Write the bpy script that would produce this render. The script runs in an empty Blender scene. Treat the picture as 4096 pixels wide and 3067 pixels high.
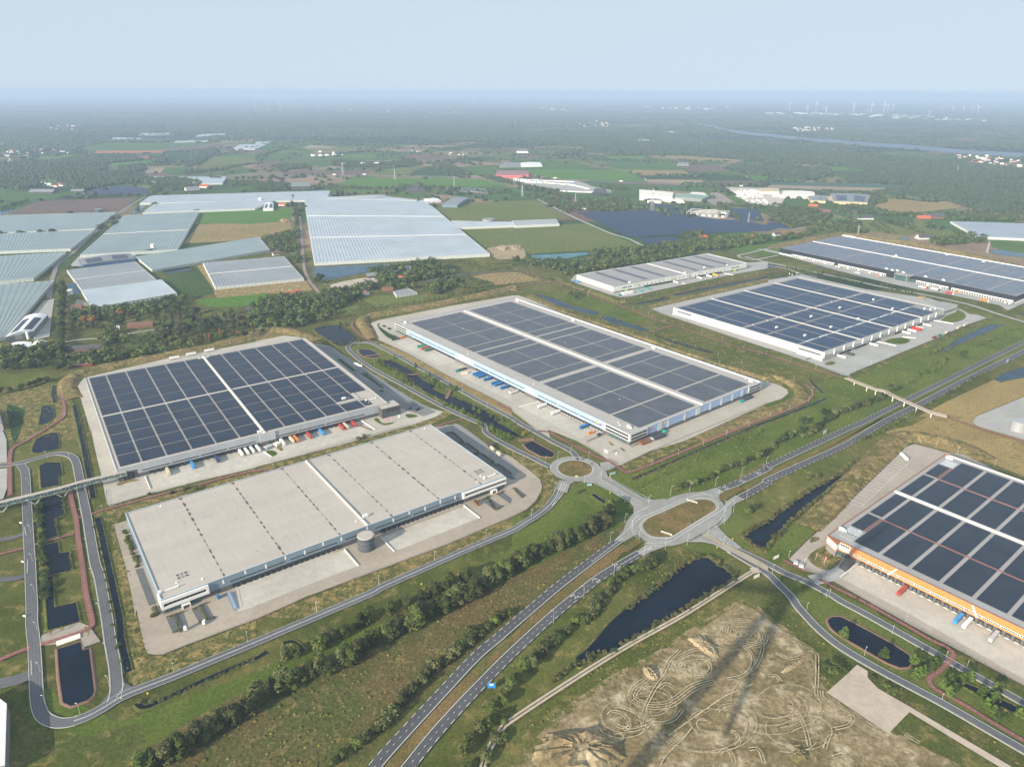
import bpy,math,random
import numpy as np
from mathutils import Vector,Matrix
R=math.radians
random.seed(7)
rng=np.random.default_rng(7)
sc=bpy.context.scene
COL=sc.collection
# ---- camera
CW,CH,CF,CAMH=4096,3067,2841.0,360.0
PITCH,ROLL=R(22.35),R(0.2)
_f=np.array([0,math.cos(PITCH),-math.sin(PITCH)])
_u0=np.array([0,math.sin(PITCH),math.cos(PITCH)])
_r0=np.array([1.0,0,0])
_r=_r0*math.cos(ROLL)+_u0*math.sin(ROLL)
_u=-_r0*math.sin(ROLL)+_u0*math.cos(ROLL)
cam=bpy.data.cameras.new("camera")
cam.sensor_width=36.0
cam.lens=CF/CW*36.0
cam.clip_start=1.0
cam.clip_end=120000.0
camo=bpy.data.objects.new("camera",cam)
COL.objects.link(camo)
M4=Matrix.Identity(4)
for i in range(3):
 M4[i][0],M4[i][1],M4[i][2]=_r[i],_u[i],-_f[i]
M4[2][3]=CAMH
camo.matrix_world=M4
sc.camera=camo
# ---- light
VEIL,VEILC=0.88,(2.75,3.18,3.52,1)
SUN_EL,SUN_AZ=R(21.0),R(228.0)
w=bpy.data.worlds.new("World")
sc.world=w
w.use_nodes=True
nt=w.node_tree
sky=nt.nodes.new("ShaderNodeTexSky")
sky.sky_type='NISHITA'
sky.sun_disc=False
sky.sun_elevation=SUN_EL
sky.sun_rotation=R(90)-SUN_AZ
sky.altitude=0
sky.air_density=1.0
sky.dust_density=1.0
sky.ozone_density=2.0
# look the sky up a little above the true horizon so that it stays pale and even down to the haze
tc=nt.nodes.new("ShaderNodeTexCoord")
sx=nt.nodes.new("ShaderNodeSeparateXYZ");nt.links.new(tc.outputs['Generated'],sx.inputs[0])
mx=nt.nodes.new("ShaderNodeMath");mx.operation='MAXIMUM';mx.inputs[1].default_value=0.0;nt.links.new(sx.outputs[2],mx.inputs[0])
ad=nt.nodes.new("ShaderNodeMath");ad.operation='ADD';ad.inputs[1].default_value=0.30;nt.links.new(mx.outputs[0],ad.inputs[0])
cx=nt.nodes.new("ShaderNodeCombineXYZ")
nt.links.new(sx.outputs[0],cx.inputs[0]);nt.links.new(sx.outputs[1],cx.inputs[1]);nt.links.new(ad.outputs[0],cx.inputs[2])
nv=nt.nodes.new("ShaderNodeVectorMath");nv.operation='NORMALIZE';nt.links.new(cx.outputs[0],nv.inputs[0])
nt.links.new(nv.outputs[0],sky.inputs[0])
# thin high veil: pulls the blue towards a pale grey blue
veil=nt.nodes.new("ShaderNodeMix");veil.data_type='RGBA'
veil.inputs[0].default_value=VEIL;veil.inputs[7].default_value=VEILC
nt.links.new(sky.outputs[0],veil.inputs[6])
nt.links.new(veil.outputs[2],nt.nodes["Background"].inputs[0])
nt.nodes["Background"].inputs[1].default_value=0.12
sl=bpy.data.lights.new("sun",'SUN')
sl.energy=4.3
sl.angle=R(0.5)
sl.color=(1.0,0.87,0.70)
so=bpy.data.objects.new("sun",sl)
COL.objects.link(so)
sd=Vector((math.cos(SUN_EL)*math.cos(SUN_AZ),math.cos(SUN_EL)*math.sin(SUN_AZ),math.sin(SUN_EL)))
so.rotation_euler=sd.to_track_quat('Z','Y').to_euler()
so.location=(0,0,600)
vs=sc.view_settings
vs.view_transform='Standard'
vs.look='None'
vs.exposure=1.0
vs.gamma=1.0
vs.use_curve_mapping=False
sc.cycles.max_bounces=6
sc.cycles.diffuse_bounces=2
sc.cycles.glossy_bounces=2
sc.cycles.transmission_bounces=2
sc.cycles.volume_bounces=0
sc.cycles.transparent_max_bounces=6
# ---- photo pixel -> ground
def G(x,y,z=0.0):
 d=_f*CF+_r*(x-CW/2)-_u*(y-CH/2)
 k=(z-CAMH)/d[2]
 return Vector((d[0]*k,d[1]*k,z))
def PX(s):
 """'12 100,200 300,400 D 5,6' -> full-size photo pixels (rc = tile row/column, D = 2212 wide view, F = full)"""
 out=[]
 o=(0,0);k=1.0
 for t in s.split():
  if ',' in t:
   a,b=t.split(',')
   out.append((o[0]+float(a)*k,o[1]+float(b)*k))
  elif t=='D':
   o=(0,0);k=4096/2212
  elif t=='F':
   o=(0,0);k=1.0
  else:
   o=(1024*int(t[1]),(300,1000,1700,2300)[int(t[0])]);k=1024/2212
 return out
def GP(s,z=0.0):
 return[G(x,y,z)for x,y in PX(s)]
def smooth(pts,n=6,closed=False):
 """Catmull-Rom through the points"""
 P=[np.array(p)for p in pts]
 N=len(P)
 out=[]
 for i in range(N if closed else N-1):
  if closed:
   a,b,c,d=P[(i-1)%N],P[i],P[(i+1)%N],P[(i+2)%N]
  else:
   a,b,c,d=P[max(i-1,0)],P[i],P[i+1],P[min(i+2,N-1)]
  for k in range(n):
   t=k/n
   out.append(0.5*((2*b)+(c-a)*t+(2*a-5*b+4*c-d)*t*t+(3*b-a-3*c+d)*t**3))
 if not closed:
  out.append(P[-1])
 return[Vector(p)for p in out]
# ---- objects
def tag(o,label=None,cat=None,group=None,kind=None):
 if label:o['label']=label
 if cat:o['category']=cat
 if group:o['group']=group
 if kind:o['kind']=kind
 return o
def empty(name,loc,rz=0.0):
 o=bpy.data.objects.new(name,None)
 o.empty_display_size=2
 o.location=loc
 o.rotation_euler=(0,0,rz)
 COL.objects.link(o)
 return o
class MB:
 def __init__(s):
  s.v=[];s.f=[];s.m=[];s.cur=0
 def quad(s,a,b,c,d):
  n=len(s.v);s.v+=[tuple(a),tuple(b),tuple(c),tuple(d)]
  s.f.append((n,n+1,n+2,n+3));s.m.append(s.cur);return s
 def poly(s,pts):
  n=len(s.v);s.v+=[tuple(p)for p in pts]
  s.f.append(tuple(range(n,n+len(pts))));s.m.append(s.cur);return s
 def box(s,x0,x1,y0,y1,z0,z1):
  n=len(s.v)
  s.v+=[(x0,y0,z0),(x1,y0,z0),(x1,y1,z0),(x0,y1,z0),(x0,y0,z1),(x1,y0,z1),(x1,y1,z1),(x0,y1,z1)]
  for q in((3,2,1,0),(4,5,6,7),(0,1,5,4),(1,2,6,5),(2,3,7,6),(3,0,4,7)):
   s.f.append(tuple(n+i for i in q));s.m.append(s.cur)
  return s
 def prism(s,pts,z0,z1):
  N=len(pts);n=len(s.v)
  s.v+=[(p[0],p[1],z0)for p in pts]+[(p[0],p[1],z1)for p in pts]
  s.f.append(tuple(range(n+N-1,n-1,-1)));s.f.append(tuple(range(n+N,n+2*N)))
  s.m+=[s.cur]*2
  for i in range(N):
   j=(i+1)%N
   s.f.append((n+i,n+j,n+N+j,n+N+i));s.m.append(s.cur)
  return s
 def tube(s,a,b,r0,r1=None,k=8,cap=True):
  a,b=Vector(a),Vector(b)
  r1=r0 if r1 is None else r1
  d=(b-a).normalized()
  x=d.orthogonal().normalized();y=d.cross(x)
  n=len(s.v)
  for c,r in((a,r0),(b,r1)):
   for i in range(k):
    t=2*math.pi*i/k
    s.v.append(tuple(c+x*(r*math.cos(t))+y*(r*math.sin(t))))
  for i in range(k):
   j=(i+1)%k
   s.f.append((n+i,n+j,n+k+j,n+k+i));s.m.append(s.cur)
  if cap:
   s.f.append(tuple(range(n+k-1,n-1,-1)));s.f.append(tuple(range(n+k,n+2*k)));s.m+=[s.cur]*2
  return s
 def beam(s,a,b,wd,ht):
  """box section along a-b, horizontal width wd, height ht"""
  a,b=Vector(a),Vector(b)
  d=(b-a).normalized()
  x=Vector((-d.y,d.x,0))
  x=x.normalized()if x.length>1e-4 else Vector((1,0,0))
  y=d.cross(x).normalized()
  n=len(s.v)
  for c in(a,b):
   for i,j in((-1,-1),(1,-1),(1,1),(-1,1)):
    s.v.append(tuple(c+x*(i*wd/2)+y*(j*ht/2)))
  for i in range(4):
   j=(i+1)%4
   s.f.append((n+i,n+j,n+4+j,n+4+i));s.m.append(s.cur)
  s.f.append((n+3,n+2,n+1,n));s.f.append((n+4,n+5,n+6,n+7));s.m+=[s.cur]*2
  return s
 def data(s,name,mats):
  me=bpy.data.meshes.new(name)
  me.from_pydata(s.v,[],s.f)
  mats=mats if isinstance(mats,(list,tuple))else[mats]
  for m in mats:me.materials.append(m)
  if len(mats)>1:
   me.polygons.foreach_set('material_index',s.m)
  me.update()
  return me
 def build(s,name,mats,parent=None):
  o=bpy.data.objects.new(name,s.data(name,mats))
  COL.objects.link(o)
  if parent is not None:o.parent=parent
  return o
def npmesh(name,V,Fq,mats,cols=None):
 """fast mesh: V (n,3), Fq (m,k) all faces with k corners; cols (n,3) -> colour attribute 'tint'"""
 me=bpy.data.meshes.new(name)
 V=np.asarray(V,dtype=np.float32);Fq=np.asarray(Fq,dtype=np.int32)
 m,k=Fq.shape
 me.vertices.add(len(V));me.vertices.foreach_set('co',V.ravel())
 me.loops.add(m*k);me.loops.foreach_set('vertex_index',Fq.ravel())
 me.polygons.add(m)
 me.polygons.foreach_set('loop_start',np.arange(0,m*k,k,dtype=np.int32))
 me.polygons.foreach_set('loop_total',np.full(m,k,dtype=np.int32))
 if cols is not None:
  at=me.color_attributes.new('tint','FLOAT_COLOR','POINT')
  c4=np.ones((len(V),4),dtype=np.float32);c4[:,:3]=cols
  at.data.foreach_set('color',c4.ravel())
 me.materials.append(mats)
 me.update(calc_edges=True)
 me.validate()
 return me
def link(name,me,parent=None):
 o=bpy.data.objects.new(name,me)
 COL.objects.link(o)
 if parent is not None:o.parent=parent
 return o
def kids(o):return[c for c in COL.objects if c.parent==o]
_kid={}
def copy_tree(o,loc,rz=0.0,scale=None,parent=None):
 c=o.copy()
 COL.objects.link(c)
 if parent is None:
  c.location=loc;c.rotation_euler=(0,0,rz)
  if scale:c.scale=scale
 else:
  c.parent=parent
 for ch in _kid.setdefault(o.name,kids(o)):
  copy_tree(ch,None,parent=c)
 return c
def recolor(o,slot,m):
 o.material_slots[slot].link='OBJECT'
 o.material_slots[slot].material=m
# ---- materials
def _nodes(name):
 m=bpy.data.materials.new(name)
 m.use_nodes=True
 t=m.node_tree
 return m,t,t.nodes["Principled BSDF"]
def N(t,ty,**kw):
 n=t.nodes.new(ty)
 for k,v in kw.items():setattr(n,k,v)
 return n
def rgba(c):return(c[0],c[1],c[2],1.0)
def srgb(r,g,b):
 f=lambda v:(v/255/12.92)if v<=10 else((v/255+0.055)/1.055)**2.4
 return(f(r),f(g),f(b))
def mixc(t,fac,a,b,mode='MIX'):
 n=N(t,"ShaderNodeMix",data_type='RGBA',blend_type=mode)
 for i,v in((0,fac),(6,a),(7,b)):
  if hasattr(v,'is_output')or isinstance(v,bpy.types.NodeSocket):t.links.new(v,n.inputs[i])
  elif i==0:n.inputs[0].default_value=v
  else:n.inputs[i].default_value=rgba(v)
 return n.outputs[2]
def noise(t,vec,scale,detail=4,rough=.55,dist=0.0):
 n=N(t,"ShaderNodeTexNoise")
 n.inputs['Scale'].default_value=scale;n.inputs['Detail'].default_value=detail
 n.inputs['Roughness'].default_value=rough;n.inputs['Distortion'].default_value=dist
 t.links.new(vec,n.inputs['Vector'])
 return n.outputs[0]
def ramp(t,v,a,b,lo=0.0,hi=1.0):
 n=N(t,"ShaderNodeMapRange")
 n.interpolation_type='SMOOTHSTEP'
 n.inputs[1].default_value=a;n.inputs[2].default_value=b
 n.inputs[3].default_value=lo;n.inputs[4].default_value=hi
 t.links.new(v,n.inputs[0])
 return n.outputs[0]
def wpos(t):return N(t,"ShaderNodeNewGeometry").outputs['Position']
def opos(t):return N(t,"ShaderNodeTexCoord").outputs['Object']
def mapv(t,v,scale=(1,1,1),rot=0.0,loc=(0,0,0)):
 n=N(t,"ShaderNodeMapping")
 n.inputs['Scale'].default_value=scale;n.inputs['Rotation'].default_value=(0,0,rot);n.inputs['Location'].default_value=loc
 t.links.new(v,n.inputs['Vector'])
 return n.outputs[0]
def valmul(t,col,fac,lo,hi):
 f=ramp(t,fac,0.25,0.75,lo,hi)
 c=N(t,"ShaderNodeCombineColor")
 for i in range(3):t.links.new(f,c.inputs[i])
 return mixc(t,1.0,col,c.outputs[0],'MULTIPLY')
def bump(t,b,h,strength,dist):
 n=N(t,"ShaderNodeBump")
 n.inputs['Strength'].default_value=strength;n.inputs['Distance'].default_value=dist
 t.links.new(h,n.inputs['Height']);t.links.new(n.outputs[0],b.inputs['Normal'])
MATS={}
def paint(name,col,rough=.55,var=.08,scale=.35,metal=0.0,spec=.4):
 """painted / plain surface with slight weathering"""
 if name in MATS:return MATS[name]
 m,t,b=_nodes(name)
 v=opos(t)
 n1=noise(t,v,scale,5,.6)
 n2=noise(t,v,scale*9,3,.6)
 c=valmul(t,valmul(t,N2c(t,col),n1,1-var*1.6,1+var),n2,1-var*.6,1+var*.4)
 t.links.new(c,b.inputs['Base Color'])
 b.inputs['Roughness'].default_value=rough;b.inputs['Metallic'].default_value=metal
 b.inputs['Specular IOR Level'].default_value=spec
 MATS[name]=m
 return m
def N2c(t,col):
 n=N(t,"ShaderNodeRGB");n.outputs[0].default_value=rgba(col)
 return n.outputs[0]
def grass(name,c1,c2,c3,s1=.012,s2=.09,dry=(.5,.68),fine=1.0,streak=None,b=.6):
 """grass and fields: two greens in large patches, dry tufts c3, fine tussock relief"""
 if name in MATS:return MATS[name]
 m,t,bs=_nodes(name)
 p=wpos(t)
 big=noise(t,p,s1,5,.6,.4)
 mid=noise(t,p,s2,6,.65)
 fn=noise(t,p,fine*.55,4,.7)
 c=mixc(t,ramp(t,big,.40,.62),c1,c2)
 c=mixc(t,ramp(t,mid,dry[0],dry[1]),c,c3)
 if streak:
  wv=N(t,"ShaderNodeTexWave",wave_type='BANDS',bands_direction='X')
  wv.inputs['Scale'].default_value=streak[1];wv.inputs['Distortion'].default_value=.6
  wv.inputs['Detail'].default_value=2
  t.links.new(mapv(t,p,rot=streak[0]),wv.inputs['Vector'])
  c=valmul(t,c,wv.outputs[1],1-streak[2],1+streak[2]*.6)
 c=valmul(t,c,fn,.62,1.35)
 c=valmul(t,c,noise(t,p,s2*3.1,3,.6),.84,1.16)
 t.links.new(c,bs.inputs['Base Color'])
 bs.inputs['Roughness'].default_value=.95
 bs.inputs['Specular IOR Level'].default_value=.08
 bump(t,bs,fn,b,.5/fine)
 MATS[name]=m
 return m
def pave(name,col,var=.10,slab=0,dark=None,rough=.85):
 """concrete, asphalt, pavers: blotches, tyre marks and, with slab>0, joints"""
 if name in MATS:return MATS[name]
 m,t,b=_nodes(name)
 p=wpos(t)
 c=valmul(t,N2c(t,col),noise(t,p,.02,5,.6),1-var*1.2,1+var*.9)
 c=valmul(t,c,noise(t,p,.16,5,.65,1.0),1-var,1+var*.6)
 c=valmul(t,c,noise(t,p,1.6,3,.6),1-var*.8,1+var*.7)
 if dark:
  c=mixc(t,ramp(t,noise(t,p,.045,6,.7,1.5),.60,.74,0,.55),c,dark)
 if slab:
  br=N(t,"ShaderNodeTexBrick")
  br.offset=0;br.inputs['Scale'].default_value=1.0
  br.inputs['Mortar Size'].default_value=.025;br.inputs['Brick Width'].default_value=slab;br.inputs['Row Height'].default_value=slab
  br.inputs[1].default_value=(1,1,1,1);br.inputs[2].default_value=(.93,.93,.93,1);br.inputs[3].default_value=(.72,.72,.72,1)
  t.links.new(mapv(t,p,rot=R(36)),br.inputs['Vector'])
  c=mixc(t,1.0,c,br.outputs[0],'MULTIPLY')
 t.links.new(c,b.inputs['Base Color'])
 b.inputs['Roughness'].default_value=rough
 b.inputs['Specular IOR Level'].default_value=.2
 MATS[name]=m
 return m
def water(name,col,rough=.06):
 if name in MATS:return MATS[name]
 m,t,b=_nodes(name)
 p=wpos(t)
 c=mixc(t,ramp(t,noise(t,p,.03,4),.4,.7),col,tuple(v*1.5 for v in col))
 t.links.new(c,b.inputs['Base Color'])
 b.inputs['Roughness'].default_value=rough
 b.inputs['IOR'].default_value=1.33
 b.inputs['Specular IOR Level'].default_value=.10
 bump(t,b,noise(t,p,.5,3),.05,.1)
 MATS[name]=m
 return m
def solar(name,col,row,cell,gap=.22,rowcol=(.16,.17,.18),rot=0.0,rough=.32):
 """panel rows: a dark gap or bright rail every `row` metres, thin cell lines every `cell` metres (object space)"""
 if name in MATS:return MATS[name]
 m,t,b=_nodes(name)
 v=mapv(t,opos(t),rot=rot)
 br=N(t,"ShaderNodeTexBrick")
 br.offset=0;br.inputs['Scale'].default_value=1.0;br.inputs['Mortar Size'].default_value=gap*.5
 br.inputs['Brick Width'].default_value=cell;br.inputs['Row Height'].default_value=row
 br.inputs['Bias'].default_value=-.3
 br.inputs[1].default_value=rgba(col);br.inputs[2].default_value=rgba(tuple(c*1.25 for c in col));br.inputs[3].default_value=rgba(rowcol)
 t.links.new(v,br.inputs['Vector'])
 c=valmul(t,br.outputs[0],noise(t,v,.06,3),.85,1.15)
 t.links.new(c,b.inputs['Base Color'])
 b.inputs['Roughness'].default_value=rough
 b.inputs['Specular IOR Level'].default_value=.14
 MATS[name]=m
 return m
def foliage(name,c1,c2,tint=False):
 if name in MATS:return MATS[name]
 m,t,b=_nodes(name)
 oi=N(t,"ShaderNodeObjectInfo")
 p=wpos(t)
 c=mixc(t,ramp(t,noise(t,p,.22,3,.6),.35,.65),c1,c2)
 if tint:
  a=N(t,"ShaderNodeVertexColor",layer_name='tint')
  c=mixc(t,1.0,c,a.outputs[0],'MULTIPLY')
 else:
  c=valmul(t,c,oi.outputs['Random'],.7,1.35)
 c=valmul(t,c,noise(t,p,1.3,2),.75,1.3)
 t.links.new(c,b.inputs['Base Color'])
 b.inputs['Roughness'].default_value=.75
 b.inputs['Specular IOR Level'].default_value=.15
 MATS[name]=m
 return m
# ---- ground, fields, roads, water
LZ={'far':.10,'field':.02,'verge':.25,'bank':.30,'yard':.45,'road':.65,'mark':1.0}
def nz(layer):
 LZ[layer]+=.0031
 return LZ[layer]
def sheet(name,s,m,layer='field',sm=0,label=None,pts=None,parent=None,z=None):
 pts=pts or GP(s)
 if sm:pts=smooth(pts,sm,True)
 z=nz(layer)if z is None else z
 mb=MB();mb.poly([(p[0],p[1],z)for p in pts])
 me=mb.data(name,m)
 import bmesh as bmm
 b=bmm.new();b.from_mesh(me)
 for f in b.faces:
  f.normal_update()
  if f.normal.z<0:f.normal_flip()
 bmm.ops.triangulate(b,faces=b.faces[:],ngon_method='EAR_CLIP')
 b.to_mesh(me);b.free()
 o=link(name,me,parent)
 if parent is None:tag(o,label,None,None,'structure')
 return o
def offset_line(pts,d):
 out=[]
 n=len(pts)
 for i in range(n):
  a=pts[max(i-1,0)];b=pts[min(i+1,n-1)]
  t=Vector((b[0]-a[0],b[1]-a[1]));t.normalize()
  out.append((pts[i][0]-t.y*d,pts[i][1]+t.x*d))
 return out
def ribbon(mb,pts,wd,z,off=0.0):
 L=offset_line(pts,off+wd/2);Rr=offset_line(pts,off-wd/2)
 for i in range(len(pts)-1):
  mb.quad((Rr[i][0],Rr[i][1],z),(Rr[i+1][0],Rr[i+1][1],z),(L[i+1][0],L[i+1][1],z),(L[i][0],L[i][1],z))
def dashes(mb,pts,off,wd,dash,gap,z):
 ln=offset_line(pts,off)
 d=0.0;on=True;cur=[ln[0]];left=dash
 for i in range(len(ln)-1):
  a=np.array(ln[i]);b=np.array(ln[i+1]);seg=np.linalg.norm(b-a)
  p=0.0
  while seg-p>left:
   p+=left
   q=tuple(a+(b-a)*(p/seg))
   if on:
    cur.append(q)
    if len(cur)>1:ribbon(mb,cur,wd,z)
   on=not on;cur=[q];left=dash if on else gap
  left-=seg-p
  cur.append(tuple(b))
def road(name,s,wd,m,label=None,marks=(),sm=6,kerb=None,pts=None,layer='road',edge=None,kind='structure'):
 pts=pts or smooth(GP(s),sm)
 mb=MB();z=nz(layer)
 ribbon(mb,pts,wd,z)
 o=mb.build(name,m)
 tag(o,label,None,None,kind)
 if marks:
  k=MB()
  for mk in marks:
   off,mw=mk[0],mk[1]
   if len(mk)==2:ribbon(k,offset_line(pts,off),mw,nz('mark'))
   else:dashes(k,pts,off,mw,mk[2],mk[3],nz('mark'))
  k.build('lane_marking',MARK,o)
 if wd>5.5 and m in(ASPH,ASPHL):
  k=MB();ln_=[wd*.25,-wd*.25]
  for c_ in ln_:
   for d_ in(-.85,.85):ribbon(k,offset_line(pts,c_+d_),.75,z+.0016)
  k.build('wheel_track',WORN if m is ASPH else WORNL,o)
 if kerb:
  k=MB()
  for sd_ in(-1,1):
   ln=offset_line(pts,sd_*(wd/2+.15))
   for i in range(len(ln)-1):
    a,b=ln[i],ln[i+1]
    k.beam((a[0],a[1],z),(b[0],b[1],z),.35,.26)
  k.build('kerb',KERB,o)
 return o
def pond(name,s,m=None,sm=0,label=None,bank=.7,bw=2.2,bm=None,lift=0.55):
 pts=GP(s)
 if sm:pts=smooth(pts,sm,True)
 o=sheet(name,None,m or WATER,'verge',0,label,pts=pts)
# bank: a low earth rim that the water lies behind
 area=sum(pts[i].x*pts[(i+1)%len(pts)].y-pts[(i+1)%len(pts)].x*pts[i].y for i in range(len(pts)))
 sg=1 if area>0 else-1
 n=len(pts)
 nrm=[]
 for i in range(n):
  t=(pts[(i+1)%n]-pts[i-1]);t.z=0
  t=t.normalized()if t.length>1e-6 else Vector((1,0,0))
  nrm.append(Vector((t.y,-t.x,0))*sg)
 mb=MB()
 for i in range(n):
  j=(i+1)%n
  w_=.25
  def ring(k,d,z):return(pts[k].x+nrm[k].x*d,pts[k].y+nrm[k].y*d,z)
  prof=[(0,.1),(w_,.1+lift),(bw*.5,.05+lift),(bw,.0)]
  for(d0,z0),(d1,z1)in zip(prof,prof[1:]):
   q=(ring(i,d0,z0),ring(j,d0,z0),ring(j,d1,z1),ring(i,d1,z1))
   mb.quad(*(q if sg>0 else q[::-1]))
 k=mb.build('bank',bm or G_BANK)
 tag(k,None,None,None,'structure')
 return o
def berm(name,s,wd,ht,m,sm=5,label=None):
 """earth bank along a line: rounded, slightly uneven ridge"""
 pts=smooth(GP(s),sm)
 prof=[(-1,0),(-.75,.30),(-.45,.80),(-.2,1.0),(.2,.97),(.5,.72),(.78,.27),(1,0)]
 mb=MB();rows=[]
 for i in range(len(pts)):
  e=min(1.0,3.0*min(i,len(pts)-1-i)/max(1,len(pts)-1)+.25)
  if 0<i<len(pts)-1:pass
  j=1+.12*math.sin(i*1.7)+.08*random.uniform(-1,1)
  row=[]
  for(d,h)in prof:
   p=offset_line(pts,d*wd/2)[i]if False else None
   a=pts[max(i-1,0)];b=pts[min(i+1,len(pts)-1)]
   t=Vector((b[0]-a[0],b[1]-a[1])).normalized()
   dd=d*wd/2*(1+.05*math.sin(i*2.3))
   row.append((pts[i][0]-t.y*dd,pts[i][1]+t.x*dd,max(.0,h*ht*j*e)+(.02 if h==0 else .2)))
  rows.append(row)
 for i in range(len(rows)-1):
  for k in range(len(prof)-1):
   mb.quad(rows[i][k+1],rows[i][k],rows[i+1][k],rows[i+1][k+1])
 o=mb.build(name,m)
 for p in o.data.polygons:p.use_smooth=True
 if o.data.polygons[0].normal.z<0:o.data.flip_normals()
 return tag(o,label,None,None,'structure')
# --- materials of the setting
GREEN_A,GREEN_B,TAN=(.070,.105,.022),(.110,.135,.032),(.26,.20,.085)
G_BASE=grass('grass_meadow',(.074,.090,.020),(.118,.122,.036),(.20,.165,.062),.010,.08)
G_LUSH=grass('grass_lush',(.072,.108,.016),(.108,.138,.028),(.17,.16,.05),.014,.10,(.60,.78))
G_LAWN=grass('grass_mown',(.090,.115,.022),(.122,.140,.036),(.21,.18,.07),.02,.12,(.58,.76),1.4)
G_ROUGH=grass('grass_rough',(.085,.098,.028),(.135,.125,.045),(.27,.205,.085),.02,.14,(.44,.62),.8,b=.9)
G_DRY=grass('grass_dry',(.24,.185,.075),(.30,.225,.095),(.15,.135,.045),.012,.10,(.54,.72),.9)
G_REED=grass('grass_reedy',(.078,.092,.026),(.125,.098,.042),(.175,.140,.056),.016,.11,(.50,.68),.8,b=.9)
G_BERM=grass('grass_berm',(.115,.110,.038),(.19,.140,.066),(.27,.21,.09),.03,.16,(.46,.62),.8,b=1.0)
G_BANK=grass('grass_bank',(.060,.085,.020),(.12,.115,.038),(.24,.19,.075),.05,.3,(.52,.68),1.2)
G_MED=grass('grass_median',(.12,.105,.036),(.19,.130,.055),(.10,.125,.03),.03,.18,(.55,.7),1.2)
SAND=grass('sand_soil',(.165,.135,.065),(.25,.195,.11),(.44,.37,.25),.018,.05,(.47,.68),.6)
SANDL=grass('sand_light',(.34,.275,.175),(.30,.24,.15),(.20,.165,.09),.03,.2,(.62,.8),.8)
GRAVEL=pave('gravel',(.47,.40,.33),.12)
PAVER=pave('paver_beige',(.34,.30,.25),.10,0)
CONC=pave('concrete_apron',(.50,.475,.42),.10,6.0)
CONCG=pave('concrete_road',(.36,.36,.345),.09)
ASPH=pave('asphalt',(.095,.098,.105),.12)
ASPHL=pave('asphalt_pale',(.130,.135,.145),.11)
WORN=pave('asphalt_worn',(.080,.083,.090),.14)
WORNL=pave('asphalt_worn_pale',(.112,.117,.126),.13)
CONCJ=pave('concrete_junction',(.285,.285,.272),.12)
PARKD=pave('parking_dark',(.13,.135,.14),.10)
REDP=pave('cycle_path_red',(.235,.110,.095),.12)
MARK=paint('road_paint',(.78,.78,.76),.7,.12,.8)
KERB=paint('kerb_concrete',(.52,.51,.48),.85,.1,.6)
WATER=water('pond_water',(.006,.012,.022))
WATERB=water('basin_water',(.028,.068,.110),.12)
WATERM=water('pond_water_sky_tint',(.018,.042,.070),.1)  # bluish sky reflection of the farther ponds, painted into the base colour
WATERT=water('turquoise_water',(.040,.13,.15),.12)
BRICKW=paint('quay_brick',(.20,.12,.085),.9,.2,1.0)
# --- one ground sheet to the horizon
def ground_mat():
 m,t,b=_nodes('open_country')
 p=wpos(t)
# field pattern: rotated cells, each of one crop colour
 vo=N(t,"ShaderNodeTexVoronoi",feature='F1',distance='MANHATTAN')
 vo.inputs['Scale'].default_value=.0034;vo.inputs['Randomness'].default_value=.85
 t.links.new(mapv(t,p,(1,.8,1),R(33)),vo.inputs['Vector'])
 sep=N(t,"ShaderNodeSeparateColor");t.links.new(vo.outputs['Color'],sep.inputs[0])
 cr=N(t,"ShaderNodeValToRGB");cr.color_ramp.interpolation='CONSTANT'
 pal=[(0,(.055,.105,.022)),(.18,(.080,.135,.030)),(.34,(.045,.075,.020)),(.5,(.19,.16,.085)),(.60,(.060,.115,.026)),(.72,(.24,.18,.12)),(.80,(.10,.13,.04)),(.92,(.15,.10,.075))]
 e=cr.color_ramp.elements
 e[0].position,e[0].color=pal[0][0],rgba(pal[0][1]);e[1].position,e[1].color=pal[1][0],rgba(pal[1][1])
 for q,c in pal[2:]:
  n=e.new(q);n.color=rgba(c)
 t.links.new(sep.outputs[0],cr.inputs[0])
 near=grass_cols(t,p)
 ln=N(t,"ShaderNodeVectorMath",operation='LENGTH');t.links.new(p,ln.inputs[0])
 c=mixc(t,ramp(t,ln.outputs['Value'],1750,1850),near,cr.outputs[0])
# far woods cover most of the plain
 wood=noise(t,mapv(t,p,(.7,1.3,1),R(8)),.00075,5,.62)
 far=ramp(t,ln.outputs['Value'],3800,6500,.0,.13)
 mth=N(t,"ShaderNodeMath",operation='ADD');t.links.new(wood,mth.inputs[0]);t.links.new(far,mth.inputs[1])
 c=mixc(t,ramp(t,mth.outputs[0],.58,.62),c,(.030,.050,.024))
 c=valmul(t,c,noise(t,p,.004,6,.65),.75,1.22)
 c=valmul(t,c,noise(t,p,.05,4,.65),.85,1.15)
 t.links.new(c,b.inputs['Base Color'])
 b.inputs['Roughness'].default_value=.95;b.inputs['Specular IOR Level'].default_value=.05
 return m
def grass_cols(t,p):
 c=mixc(t,ramp(t,noise(t,p,.010,5,.6,.4),.40,.62),(.074,.090,.020),(.118,.122,.036))
 c=mixc(t,ramp(t,noise(t,p,.08,6,.65),.5,.68),c,(.20,.165,.062))
 return valmul(t,c,noise(t,p,.55,4,.7),.62,1.35)
RG=42000.0
mb=MB()
K=96
mb.poly([(RG*math.cos(2*math.pi*i/K),RG*math.sin(2*math.pi*i/K),0)for i in range(K)])
tag(mb.build('ground',ground_mat()),'green open ground of meadows and farmland reaching to the hazy horizon',None,None,'structure')
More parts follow.
